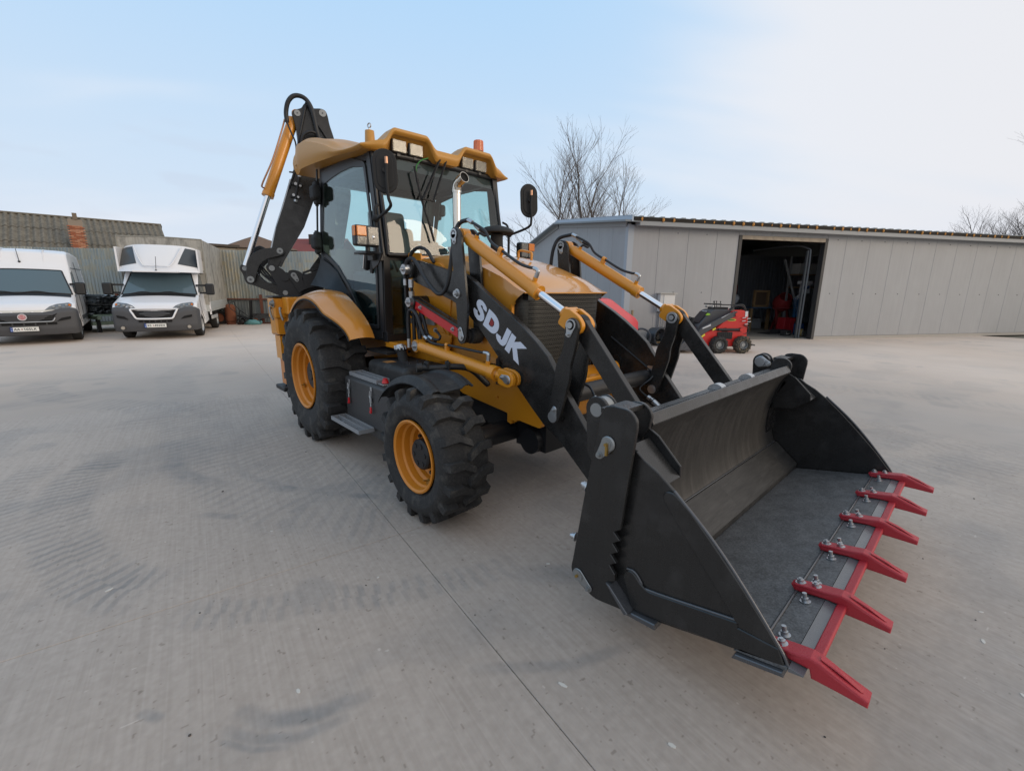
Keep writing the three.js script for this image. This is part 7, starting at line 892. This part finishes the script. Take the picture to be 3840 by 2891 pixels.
// ---- white truck with tarpaulin box ----
{
  const t = thing('box_truck', 'white truck with roof fairing and grey tarpaulin box beside the panel van', 'truck', [-13.06, 0, 1.24], -0.3005);
  part('cab_body', vanShell([[0.90, 0.26, 0.03], [0.955, 0.50, 0.05], [0.945, 0.80, 0.03], [0.86, 0.98, 0.03], [0.76, 1.075, 0.05], [0.36, 1.225, 0.05], [0.04, 1.33, 0.03], [-0.62, 2.02, 0.03], [-0.75, 2.12, 0.05], [-1.15, 2.16, 0.05], [-1.18, 1.0], [-1.16, 0.40], [-0.43, 0.34], ...archFront.slice(1)], 1.03, vanDef), M.vanWhite, t, 'white painted truck cab');
  part('underside', [bx2(-5.6, 0.7, 0.42, 0.72, -0.42, 0.42), bx2(-1.1, 0.6, 0.30, 0.75, -0.7, 0.7)], M.darkHole, t);
  part('bumper', bumperGeo(), M.bumper, t, 'dark grey plastic bumper'); vanFront(t, 'truck');
  part('grille', nosePatch([[-0.50, 0.86], [0.50, 0.86], [0.44, 0.70, 0.03], [0.40, 0.645, 0.03], [-0.40, 0.645, 0.03], [-0.44, 0.70, 0.03]], 0.035, 0.01), M.darkHole, t);
  part('grille_bar', [0.69, 0.74, 0.79, 0.83].map((y) => grid(12, 1, (u, v) => onNose(y + 0.012 * v, mix(-0.43, 0.43, u), 0.05), true)), M.darkPlastic, t);
  part('grille_surround', tube([[-0.56, 0.90], [-0.50, 0.76], [-0.42, 0.63], [0, 0.615], [0.42, 0.63], [0.50, 0.76], [0.56, 0.90], [0, 0.915], [-0.56, 0.90]].map(([z, y]) => V(...onNose(y, z, 0.05))), 0.026, 90, 8, false, 0.2), M.vanWhite, t);
  part('lower_grille', [0, 1, 2, 3, 4, 5].map((k) => nosePatch([[-0.41 + k * 0.138, 0.52], [-0.30 + k * 0.138, 0.52], [-0.30 + k * 0.138, 0.575], [-0.41 + k * 0.138, 0.575]], 0.035, 0.008)), M.darkHole, t);
  numberPlate(t, 'KS492EH', 0.425, 0, 0.05);
  part('fog_lamp', [0.80, -0.80].map((z) => { const p = onNose(0.36, z, 0.03); return cyl(p, [p[0] + 0.025, p[1], p[2]], 0.05, 0.045, 18); }), M.reflector, t);
  // fairing: wide overcab pod
  const fg = grid(28, 16, (u, v) => { const z = mix(-1.06, 1.06, u), a = Math.abs(z); const c = 0.42 * Math.pow(a / 1.06, 3); const y = mix(2.0, 2.86 - 0.10 * Math.pow(a / 1.06, 4), v), x = mix(-0.02, -0.72, Math.pow(v, 0.9)) - c - 0.06 * Math.sin(v * PI) * -1; const w = 1 - 0.03 * v; const groove = 0.035 * sm(0.40, 0.36, Math.abs(a - mix(0.32, 0.55, v)) * 8) * sm(0.15, 0.25, v); return [x - 0 * groove, y, z * w]; }, true);
  part('roof_fairing', [fg, grid(28, 8, (u, v) => { const z = mix(-1.06, 1.06, u), a = Math.abs(z), c = 0.42 * Math.pow(a / 1.06, 3); return [mix(-0.02 - c, -1.15, v), 2.0 + 0.0 * v, z]; }), grid(28, 8, (u, v) => { const z = mix(-1.06, 1.06, u) * 0.97, a = Math.abs(z) / 0.97, c = 0.42 * Math.pow(a / 1.06, 3); return [mix(-0.72 - c, -1.16, v), 2.86 - 0.10 * Math.pow(a / 1.06, 4) + 0.02 * v, z]; }, true), ...[1, -1].map((s) => bx2(-1.16, -0.44, 2.0, 2.74, s > 0 ? 1.01 : -1.06, s > 0 ? 1.058 : -1.012))], (() => { const m = M.vanWhite.clone(); m.side = THREE.DoubleSide; return m; })(), t, 'white overcab roof fairing');
  for (const s of [1, -1]) part('corner_panel', grid(10, 12, (u, v) => { const vv = mix(0.20 + 0.10 * (1 - u), 0.93, v), zi = mix(0.50, 0.70, (vv - 0.2) / 0.73), zz = mix(zi, 1.062, u), a = zz, c = 0.42 * Math.pow(a / 1.06, 3); return [mix(-0.02, -0.72, Math.pow(vv, 0.9)) - c + 0.06 * Math.sin(vv * PI) + 0.012, mix(2.0, 2.86 - 0.10 * Math.pow(a / 1.06, 4), vv), s * zz * (1 - 0.03 * vv)]; }, s > 0), (() => { const m = std({ color: S('#3e4347'), roughness: 0.3 }); m.side = THREE.DoubleSide; return m; })(), t, 'dark corner panel of the roof fairing');
  part('fairing_ledge', rb(0.24, 0.05, 1.15, 0.02, 0.01, 2.005, 0), M.vanWhite, t); part('fairing_rib', [1, -1].map((s) => tube([[-0.62, 2.80, s * 0.62], [-0.36, 2.50, s * 0.50], [-0.12, 2.20, s * 0.34], [-0.06, 2.18, s * 0.2], [-0.06, 2.18, 0]], 0.018, 40, 6)), M.vanWhite, t);
  part('aerial', [mv(new THREE.SphereGeometry(0.03, 12, 8), 0.02, 2.04, 0.0), cyl([0.02, 2.04, 0], [-0.06, 2.46, -0.02], 0.007)], M.rubber, t);
  // tarpaulin box: sagging sheet between hoops
  const tarp = std({ map: tex(256, (i, j) => { const n = fbm(i / 32, j / 48, 601, 5, 8), s = vn(i / 3, j / 70, 603), d = sm(0.55, 0.75, fbm(i / 14, j / 30, 607, 4, 18)); const k = 0.60 + 0.12 * (n - 0.5) + 0.06 * (s - 0.5) - 0.10 * d; return [k * 1.0, k * 0.985, k * 0.94]; }, { rep: 2.4 }), roughness: 0.75, side: THREE.DoubleSide, bumpMap: again(paintN, 0.5), bumpScale: 0.02 });
  const X0 = -1.02, X1 = -5.3, hw = 1.12, yb = 1.05, yt = 3.10, sag = (x, t2) => 0.025 * Math.sin(t2 * PI) * Math.abs(Math.sin((x - X0) * PI / 1.05));
  const tp = part('tarpaulin', [...[1, -1].map((s) => grid(60, 14, (u, v) => { const x = mix(X0, X1, u); return [x, mix(yt, yb, v), s * (hw - sag(x, v) + 0.012 * Math.sin(u * 90) * v * v)]; }, s > 0)), grid(40, 8, (u, v) => [mix(X0, X1, u), yt + 0.03 * Math.sin(v * PI) - sag(mix(X0, X1, u), 0.3) * 0.6, mix(-hw, hw, v)]), grid(10, 14, (u, v) => [X0 - 0.015 * Math.sin(u * PI) * Math.sin(v * PI), mix(yt + 0.02 * Math.sin(u * PI), 0.95, v), mix(-hw, hw, u)]), grid(2, 2, (u, v) => [X1, mix(yt, yb, v), mix(-hw, hw, u)])], tarp, t, 'grey weathered tarpaulin');
  part('tarp_edge', [tube([[X0, yt + 0.01, -hw], [X0, yb, -hw]], 0.018, 8, 6), tube([[X0, yt + 0.01, hw], [X0, yb, hw]], 0.018, 8, 6), tube([[X0, yt, -hw], [X0, yt + 0.03, 0], [X0, yt, hw]], 0.02, 12, 6)], std({ color: S('#8a8880'), roughness: 0.8 }), tp);
  const bd = std({ color: S('#b5b9b8'), roughness: 0.5, metalness: 0.2 });
  for (const s of [1, -1]) for (let k = 0; k < 2; k++) part('drop_side', [bx2(-3.14 - k * 2.12 + 0.01, -1.04 - k * 2.12 - 0.01, 0.80, 1.06, s > 0 ? 1.10 : -1.135, s > 0 ? 1.135 : -1.10), bx2(-3.10 - k * 2.12, -1.08 - k * 2.12, 0.90, 0.915, s > 0 ? 1.135 : -1.145, s > 0 ? 1.145 : -1.135)], bd, t);
  part('load_bed', [bx2(-5.3, -1.03, 0.72, 0.80, -1.12, 1.12), bx2(-1.06, -1.025, 0.74, 1.0, -1.1, 1.1)], bd, t); part('bed_post', [1, -1].map((s) => bx2(-1.10, -1.03, 0.62, 1.10, s > 0 ? 1.09 : -1.14, s > 0 ? 1.14 : -1.09)), M.vanWhite, t);
  part('side_guard', [1, -1].map((s) => rb(1.15, 0.12, 0.05, 0.01, -2.1, 0.50, s * 1.06)), std({ color: S('#c8cacb'), roughness: 0.4, metalness: 0.3 }), t); part('guard_stay', [1, -1].flatMap((s) => [-1.75, -2.5].map((x) => bx2(x - 0.03, x + 0.03, 0.44, 0.72, s * 1.02 - 0.02, s * 1.02 + 0.02))), M.frameBlack, t);
  vanWheel(t, 0, 0.90, 1, true); vanWheel(t, 0, -0.90, -1, true); vanWheel(t, -3.05, 0.90, 1); vanWheel(t, -3.05, -0.90, -1);
  part('marker_lamp', mv(new THREE.SphereGeometry(0.04, 10, 8), -0.95, 2.06, -1.09), M.lens, t);
}
// ---- red mini loader ----
{
  const t = thing('mini_loader', 'small red and black stand-on mini loader parked before the shed doorway', 'mini loader', [0.107, 0, -8.828], rad(-129.5));
  const mr = phy({ color: S('#c4221c'), roughness: 0.4, clearcoat: 0.3, clearcoatRoughness: 0.2 }), bk = M.frameBlack;
  part('body', [plate([[-0.82, 0.30, 0.03], [-0.80, 1.0, 0.03], [-0.66, 1.10, 0.05], [-0.42, 1.10, 0.05], [-0.33, 0.98, 0.04], [0.02, 0.62, 0.03], [0.36, 0.50, 0.04], [0.36, 0.24, 0.03], [0.20, 0.16], [-0.72, 0.16]], 0.10, 0.22, { bevel: 0.012 }), plate([[-0.82, 0.30, 0.03], [-0.80, 1.0, 0.03], [-0.66, 1.10, 0.05], [-0.42, 1.10, 0.05], [-0.33, 0.98, 0.04], [0.02, 0.62, 0.03], [0.36, 0.50, 0.04], [0.36, 0.24, 0.03], [0.20, 0.16], [-0.72, 0.16]], 0.78, 0.90, { bevel: 0.012 }), bx2(-0.75, 0.34, 0.18, 0.55, 0.23, 0.77), plate([[-0.88, 0.30], [-0.80, 0.30], [-0.80, 0.42], [-0.88, 0.40]], 0.1, 0.9)], mr, t);
  part('hood', [plate([[-0.40, 0.55], [-0.42, 1.10, 0.04], [0.06, 1.10, 0.05], [0.14, 1.06, 0.03], [0.45, 0.68, 0.03], [0.45, 0.50]], 0.225, 0.775, { bevel: 0.02 })], M.bumper, t, 'black engine hood');
  part('hood_grille', mv(rot(bx(0.012, 0.36, 0.42), 0, 0, 0.68), 0.30, 0.90, 0.5), std({ color: S('#2b2022'), roughness: 0.6 }), t);
  { const g = new TextGeometry('SDJK', { font, size: 0.085, depth: 0.004, curveSegments: 3 }); g.computeBoundingBox(); g.translate(-g.boundingBox.max.x / 2, -0.04, 0); g.rotateX(-0.69); g.rotateY(PI / 2); part('lettering', mv(g, 0.193, 1.022, 0.50), M.white, t); }
  const oval = (w, h, m) => { const s = new THREE.Shape(); s.absellipse(0, 0, w, h, 0, PI * 2); return new THREE.ExtrudeGeometry(s, { depth: 0.004, bevelEnabled: false, curveSegments: 24 }); };
  part('green_label', mv(rot(oval(0.17, 0.035), 0, PI / 2, 0).applyMatrix4(new THREE.Matrix4().makeRotationZ(0.65)), 0.22, 0.98, 0.27), std({ color: S('#a8cf3a'), roughness: 0.5 }), t); part('yellow_label', mv(rot(oval(0.12, 0.033), 0, PI), -0.36, 0.85, 0.097), std({ color: S('#b9b53a'), roughness: 0.5 }), t); part('label_print', mv(rot(oval(0.085, 0.018), 0, PI), -0.36, 0.85, 0.092), std({ color: S('#4f5a2a'), roughness: 0.5 }), t);
  for (const [z0, z1] of [[0.05, 0.09], [0.91, 0.95]]) part('lift_arm', plate([[-0.52, 1.02, 0.04], [-0.44, 1.08, 0.04], [-0.20, 0.98, 0.05], [0.42, 0.66, 0.05], [0.62, 0.40, 0.04], [0.58, 0.30, 0.03], [0.44, 0.44, 0.05], [0.0, 0.72, 0.05], [-0.40, 0.93, 0.05]], z0, z1, { bevel: 0.006 }), M.bumper, t);
  part('arm_decal', [plate([[-0.30, 1.035], [-0.26, 1.015], [-0.05, 0.90], [-0.09, 0.905]], 0.0455, 0.0485, { bevel: 0 }), plate([[0.20, 0.745], [0.42, 0.64], [0.40, 0.62], [0.20, 0.70]], 0.0455, 0.0485, { bevel: 0 })], M.white, t); part('caution_label', [plate([[0.06, 0.66], [0.14, 0.62], [0.14, 0.57], [0.06, 0.61]], 0.0453, 0.0488, { bevel: 0 }), plate([[0.34, 0.50], [0.42, 0.44], [0.40, 0.40], [0.32, 0.46]], 0.0453, 0.0488, { bevel: 0 })], std({ color: S('#d6c93f'), roughness: 0.5 }), t);
  part('lift_ram', [cyl([-0.60, 0.60, 0.08], [-0.02, 0.60, 0.08], 0.035), cyl([-0.02, 0.60, 0.08], [0.06, 0.60, 0.08], 0.018), cyl([-0.62, 0.60, 0.05], [-0.62, 0.60, 0.12], 0.05)], bk, t); part('pivot', [cyl([-0.47, 0.99, 0.03], [-0.47, 0.99, 0.12], 0.055), cyl([-0.62, 0.60, 0.03], [-0.62, 0.60, 0.05], 0.04)], mr, t);
  part('side_grille', [bx2(-0.42, -0.02, 0.36, 0.54, 0.085, 0.10), ...Array.from({ length: 7 }, (_, k) => bx(0.40, 0.01, 0.012, -0.22, 0.37 + k * 0.027, 0.081)), ...Array.from({ length: 8 }, (_, k) => bx(0.01, 0.18, 0.012, -0.40 + k * 0.052, 0.45, 0.079)), cyl([-0.22, 0.56, 0.1], [-0.22, 0.56, 0.25], 0.09)], bk, t);
  part('handle_bar', [tube([[0.05, 1.235, 0.2], [0.02, 1.235, 0.5], [0.05, 1.235, 0.8]], 0.016, 20, 8), tube([[-0.46, 1.225, 0.15], [-0.10, 1.23, 0.15], [0.05, 1.235, 0.2]], 0.014, 20, 8), tube([[-0.46, 1.225, 0.85], [-0.10, 1.23, 0.85], [0.05, 1.235, 0.8]], 0.014, 20, 8), bx2(-0.35, 0.0, 1.10, 1.16, 0.3, 0.7)], bk, t); part('control_lever', [[-0.06, 0.45], [-0.10, 0.55], [-0.2, 0.6], [-0.2, 0.4]].map(([x, z]) => [cyl([x, 1.15, z], [x + 0.02, 1.30, z], 0.008), mv(new THREE.SphereGeometry(0.018, 8, 6), x + 0.02, 1.30, z)]), bk, t); part('gauge', [cyl([0.06, 1.17, 0.30], [0.09, 1.19, 0.30], 0.035), cyl([0.06, 1.17, 0.62], [0.09, 1.19, 0.62], 0.035)], M.zinc, t);
  part('hose', [hose([[-0.30, 1.10, 0.12], [-0.45, 1.22, 0.10], [-0.65, 1.22, 0.12], [-0.76, 1.05, 0.14]], 0.014), hose([[-0.30, 1.12, 0.16], [-0.50, 1.20, 0.16], [-0.70, 1.16, 0.18], [-0.72, 0.95, 0.14]], 0.014), hose([[-0.70, 0.72, 0.08], [-0.82, 0.66, 0.08], [-0.82, 0.52, 0.1], [-0.6, 0.48, 0.12]], 0.012), hose([[0.50, 0.85, 0.4], [0.65, 0.85, 0.4], [0.72, 0.70, 0.4], [0.60, 0.62, 0.4]], 0.014), hose([[0.48, 0.88, 0.6], [0.66, 0.90, 0.6], [0.78, 0.72, 0.6], [0.66, 0.60, 0.6]], 0.014)], M.hose, t); part('coupling', [[-0.62, 0.90], [-0.62, 0.82], [-0.74, 0.88], [-0.76, 0.80], [-0.70, 0.74]].map(([x, y]) => cyl([x, y, 0.06], [x - 0.09, y + 0.01, 0.06], 0.012)), M.zinc, t); part('white_tag', bx(0.07, 0.14, 0.004, -0.74, 1.0, 0.093), M.white, t);
  part('tilt_linkage', [bar([0.44, 0.62, 0.5], [0.56, 0.88, 0.5], 0.16, 0.05), cyl([0.52, 0.86, 0.36], [0.52, 0.86, 0.64], 0.03), bar([0.56, 0.88, 0.5], [0.70, 0.40, 0.5], 0.10, 0.06)], bk, t); part('red_tag', bx(0.006, 0.07, 0.16, 0.47, 0.60, 0.42, 0, 0, 0.4), mr, t);
  part('bucket', [plate([[0.60, 0.50], [0.66, 0.52], [0.64, 0.14], [1.05, 0.10], [1.06, 0.08], [0.60, 0.09]], -0.02, 1.02, { bevel: 0.006 }), plate([[0.60, 0.50], [0.70, 0.52], [1.05, 0.12], [1.05, 0.08], [0.60, 0.09]], -0.03, -0.012), plate([[0.60, 0.50], [0.70, 0.52], [1.05, 0.12], [1.05, 0.08], [0.60, 0.09]], 1.012, 1.03)], M.bareSteel, t);
  part('foot_plate', plate([[-1.14, 0.20], [-0.86, 0.26], [-0.86, 0.20], [-1.14, 0.165]], 0.2, 0.8), M.bumper, t);
  const mud = std({ map: tex(256, (i, j) => { const n = sm(0.40, 0.62, fbm(i / 20, j / 20, 701, 4, 12)); return [mix(0.15, 0.40, n), mix(0.15, 0.36, n), mix(0.15, 0.29, n)]; }, { rep: 0.3 }), roughness: 0.9 });
  const tg = tyreGeo(0.225, 0.11, 0.19, 14, 0.022);
  for (const [x, z, s, m] of [[-0.04, 0.02, -1, M.tyre], [-0.67, 0.02, -1, mud], [-0.04, 0.98, 1, M.tyre], [-0.67, 0.98, 1, mud]]) { const w = sub('wheel', t); w.position.set(x, 0.222, z); if (s < 0) w.rotation.y = PI; const o = new THREE.Mesh(tg, m); o.name = 'tyre'; o.castShadow = o.receiveShadow = true; w.add(o); part('rim', [crease(lathe([[0.112, 0.075], [0.108, 0.085], [0.098, 0.07], [0.09, 0.03], [0.05, 0.035], [0.045, 0.06], [0, 0.06]].reverse(), [0, 0, 0], [0, 0, 1], 28), 0.5), ...Array.from({ length: 5 }, (_, k) => cyl([0.068 * Math.cos(k * 1.257), 0.068 * Math.sin(k * 1.257), 0.03], [0.068 * Math.cos(k * 1.257), 0.068 * Math.sin(k * 1.257), 0.045], 0.010, 0.010, 6))], M.zincDull, w); }
}
// ---- red car behind the loader arms ----
{
  const t = thing('red_car', 'faded red car seen only above the far loader arm, beside the shed', 'car', [-1.95, 0, -5.02], rad(90));
  const mr = phy({ color: S('#c9434d'), roughness: 0.35, clearcoat: 0.5, clearcoatRoughness: 0.15 });
  const def = (x, y, z) => [x - 0.16 * z * z * sm(0.5, 2, Math.abs(x)) * Math.sign(x), y - 0.04 * z * z * sm(0.9, 1.4, y), z * (1 - 0.20 * Math.max(0, y - 0.85))];
  part('body', vanShell([[2.10, 0.34, 0.05], [2.14, 0.62, 0.05], [2.12, 0.82, 0.05], [2.00, 0.93, 0.06], [1.62, 1.10, 0.05], [1.02, 1.385, 0.04], [0.90, 1.41, 0.03], [0.2, 1.44, 0.2], [-0.5, 1.38, 0.1], [-1.2, 0.95, 0.05], [-2.05, 0.78, 0.1], [-2.12, 0.35, 0.05], [-1.65, 0.28], [-1.58, 0.5], [-1.3, 0.62], [-1.02, 0.5], [-0.95, 0.22], [0.95, 0.22], [1.02, 0.5], [1.3, 0.62], [1.58, 0.5], [1.65, 0.30]], 0.85, def, 0.12), mr, t);
  part('side_window', [1, -1].map((s) => { const g = plate([[-0.95, 0.96], [0.15, 0.98], [0.10, 1.32, 0.04], [-0.42, 1.32, 0.05]], 0, 0.006, { bevel: 0 }); const p = g.attributes.position; for (let i = 0; i < p.count; i++) { const y = p.getY(i); p.setZ(i, s * (0.853 * (1 - 0.20 * (y - 0.85)) + p.getZ(i))); } return g; }), M.vanGlass, t);
  part('tail_lamp', [1, -1].map((s) => rb(0.06, 0.16, 0.16, 0.03, 2.01, 0.80, s * 0.68)), std({ color: S('#7c1a22'), roughness: 0.2 }), t); part('rear_wiper', [rb(0.05, 0.03, 0.05, 0.01, 1.60, 1.14, 0.15), bar([1.60, 1.15, 0.15], [1.28, 1.31, 0.0], 0.02, 0.015)], M.rubber, t); part('underside', bx2(-1.9, 1.9, 0.2, 0.6, -0.6, 0.6), M.darkHole, t);
  for (const x of [-1.3, 1.3]) for (const s of [1, -1]) { const w = sub('wheel', t); w.position.set(x, 0.29, s * 0.74); if (s < 0) w.rotation.y = PI; part('tyre', lathe([[0.17, -0.08], [0.26, -0.09], [0.29, -0.06], [0.29, 0.06], [0.26, 0.09], [0.17, 0.08]].reverse(), [0, 0, 0], [0, 0, 1], 28), M.rubber, w); part('rim', lathe([[0.172, 0.07], [0.15, 0.06], [0.05, 0.08], [0, 0.08]].reverse(), [0, 0, 0], [0, 0, 1], 24), M.zincDull, w); }
}
// ---- clutter along the fence ----
{
  const sheetM = [['#aeb6bb'], ['#9fa8ad'], ['#bcc2c5']].map(([c]) => std({ color: S(c), roughness: 0.45, metalness: 0.15, side: THREE.DoubleSide })); const r = rng(55);
  const st = thing('sheet_stack', 'stack of loose corrugated steel sheets between the panel van and the truck', 'stack of sheets', [-17.0, 0, 2.55], rad(20));
  const wv = (w, l) => { const a = grid(60, 1, (u, v) => [mix(-l / 2, l / 2, v), 0.02 * Math.sin(u * 2 * PI * 8), mix(-w / 2, w / 2, u)], true), b = a.clone(); b.translate(0, -0.008, 0); return fuse([a, b]); }; const sg = wv(1.5, 2.2);
  for (let k = 0; k < 13; k++) { const o = new THREE.Mesh(sg, sheetM[Math.floor(r() * 3)]); o.name = 'corrugated_sheet'; o.position.set(0.1 * (r() - 0.5), 0.66 + k * 0.042, -0.1 + 0.25 * (r() - 0.5) - k * 0.015); o.rotation.set(0.05 * (r() - 0.5) - 0.012 * k, 0.25 * (r() - 0.5), 0.03 * (r() - 0.5)); o.castShadow = o.receiveShadow = true; st.add(o); }
  const tr = thing('sheet_trolley', 'low pale green trestle under the stack of corrugated sheets', 'trestle', [-17.0, 0, 2.55], rad(20)); part('deck', bx(2.2, 0.06, 1.5, 0, 0.58, 0), std({ color: S('#7f9488'), roughness: 0.8 }), tr); part('cross_beam', [bx(2.2, 0.10, 0.10, 0, 0.49, -0.6), bx(2.2, 0.10, 0.10, 0, 0.49, 0.6), bx(0.12, 0.12, 1.5, 0.9, 0.30, 0)], std({ color: S('#8fa08f'), roughness: 0.8 }), tr); for (const x of [-0.95, 0.95]) for (const z of [-0.6, 0.6]) part('leg', bx2(x - 0.05, x + 0.05, 0, 0.435, z - 0.05, z + 0.05), M.frameBlack, tr);
  const rust = std({ color: S('#7a4a34'), roughness: 0.9, bumpMap: fineN, bumpScale: 0.004 });
  let o = thing('rusty_tank', 'rusty upright steel tank by the fence behind the box truck', 'tank', fencePos(-9.55, 0, 0.45)); part('shell', lathe([[0, 0.08], [0.17, 0.10], [0.20, 0.18], [0.20, 0.72], [0.15, 0.82], [0.0, 0.86]], [0, 0, 0], [0, 1, 0], 28), rust, o); part('foot_ring', cyl([0, 0, 0], [0, 0.12, 0], 0.17), rust, o); part('valve', cyl([0, 0.85, 0], [0, 0.93, 0], 0.03), M.bareSteel, o);
  o = thing('scrap_wheel', 'dark spoked wheel leaning beside the rusty tank', 'wheel', fencePos(-9.95, 0, 0.5), fenceT); part('tyre', mv(new THREE.TorusGeometry(0.22, 0.06, 8, 28), 0, 0.28, 0), M.rubber, o); part('disc', mv(rot(new THREE.CylinderGeometry(0.17, 0.17, 0.04, 20), PI / 2), 0, 0.28, 0), rust, o);
  o = thing('steel_post', 'short black steel post leaning on the fence left of the rust-red post', 'post', fencePos(-8.78, 0, 0.25), fenceT); part('post', [bar([-0.02, 0, 0.1], [0.02, 1.0, 0.0], 0.08, 0.12)], M.frameBlack, o); part('base_plate', bx(0.2, 0.015, 0.2, -0.02, 0.0085, 0.1), M.frameBlack, o);
  o = thing('steel_beam', 'grey steel channel beam lying against the fence behind the loader', 'beam', fencePos(-8.2, 0, 0.40), fenceT); part('web', bx(0.95, 0.16, 0.02, 0, 0.36, 0), M.bareSteel, o); part('flange', [bx(0.95, 0.02, 0.10, 0, 0.451, 0.03), bx(0.95, 0.02, 0.10, 0, 0.269, 0.03)], M.bareSteel, o); for (const x of [-0.35, 0.35]) part('support', bx(0.1, 0.258, 0.1, x, 0.129, 0.02), rust, o);
  o = thing('hand_cart', 'black tube-framed hand cart standing by the fence', 'cart', fencePos(-9.1, 0, 0.55), fenceT); part('frame', [tube([[-0.32, 0.78, 0.2], [-0.26, 0.92, 0.15], [-0.12, 0.95, 0.1], [-0.14, 0.84, 0.1], [0.0, 0.60, 0.0], [0.36, 0.30, 0.0]], 0.014, 40, 6, false, 0.2), tube([[-0.32, 0.78, 0.2], [-0.2, 0.62, 0.2], [0.36, 0.22, 0.2]], 0.014, 30, 6), bar([0.0, 0.60, 0.0], [-0.05, 0.05, 0.1], 0.02, 0.02), bar([0.3, 0.3, 0.1], [0.3, 0.08, 0.1], 0.02, 0.02)], M.frameBlack, o); part('bed', bx(0.4, 0.04, 0.3, 0.15, 0.32, 0.1, 0, 0, -0.4), M.frameBlack, o); for (const z of [0.0, 0.25]) part('wheel', mv(new THREE.TorusGeometry(0.10, 0.03, 6, 20), 0.05, 0.13, z), M.rubber, o);
  o = thing('cyan_bag', 'crumpled turquoise bag on the ground by the fence post', 'bag', fencePos(-8.62, 0, 0.6), fenceT); { const g = new THREE.SphereGeometry(0.3, 18, 10), p = g.attributes.position; for (let i = 0; i < p.count; i++) { const n = fbm(p.getX(i) * 9 + 2, p.getZ(i) * 9 + p.getY(i) * 5, 44, 3); p.setXYZ(i, p.getX(i) * (0.9 + 0.5 * n), Math.max(0, p.getY(i) * 0.45 * (0.6 + n) + 0.06), p.getZ(i) * (0.4 + 0.5 * n)); } g.computeVertexNormals(); part('cloth', g, std({ color: S('#5c8f92'), roughness: 0.8 }), o); part('tied_end', cyl([0.28, 0.08, 0], [0.38, 0.12, 0.02], 0.03, 0.05), std({ color: S('#557f84'), roughness: 0.8 }), o); }
  // stones and leaf scraps lying on the slabs
  const pb = [], q = rng(91); for (let k = 0; k < 90; k++) { const [x, z] = toW(mix(-3, 4, q()), mix(-4, 1.6, q())), s = 0.003 + 0.006 * q() * q(); const g = new THREE.IcosahedronGeometry(s, 0); g.scale(1, 0.6, 0.8 + 0.6 * q()); g.rotateY(q() * 6); pb.push(mv(g, x, s * 0.4, z)); } const pm = solo('pebbles', pb, std({ color: S('#4a4744'), roughness: 0.95 }), 'tiny dark stones scattered over the concrete slabs', 'gravel'); pm.userData.kind = 'stuff';
  const ch = []; for (let k = 0; k < 26; k++) { const [x, z] = toW(mix(-3, 3.2, q()), mix(-3, 1.5, q())), s = 0.004 + 0.007 * q(); const g = new THREE.CylinderGeometry(s, s, 0.002, 6); g.scale(1.6 * (0.5 + q()), 1, 0.8); g.rotateY(q() * 6); ch.push(mv(g, x, 0.0012, z)); } const cm = solo('chips', ch, std({ color: S('#c4c0b8'), roughness: 0.9 }), 'pale chips scattered over the concrete slabs', 'gravel'); cm.userData.kind = 'stuff';
}
renderer.render(scene, camera);
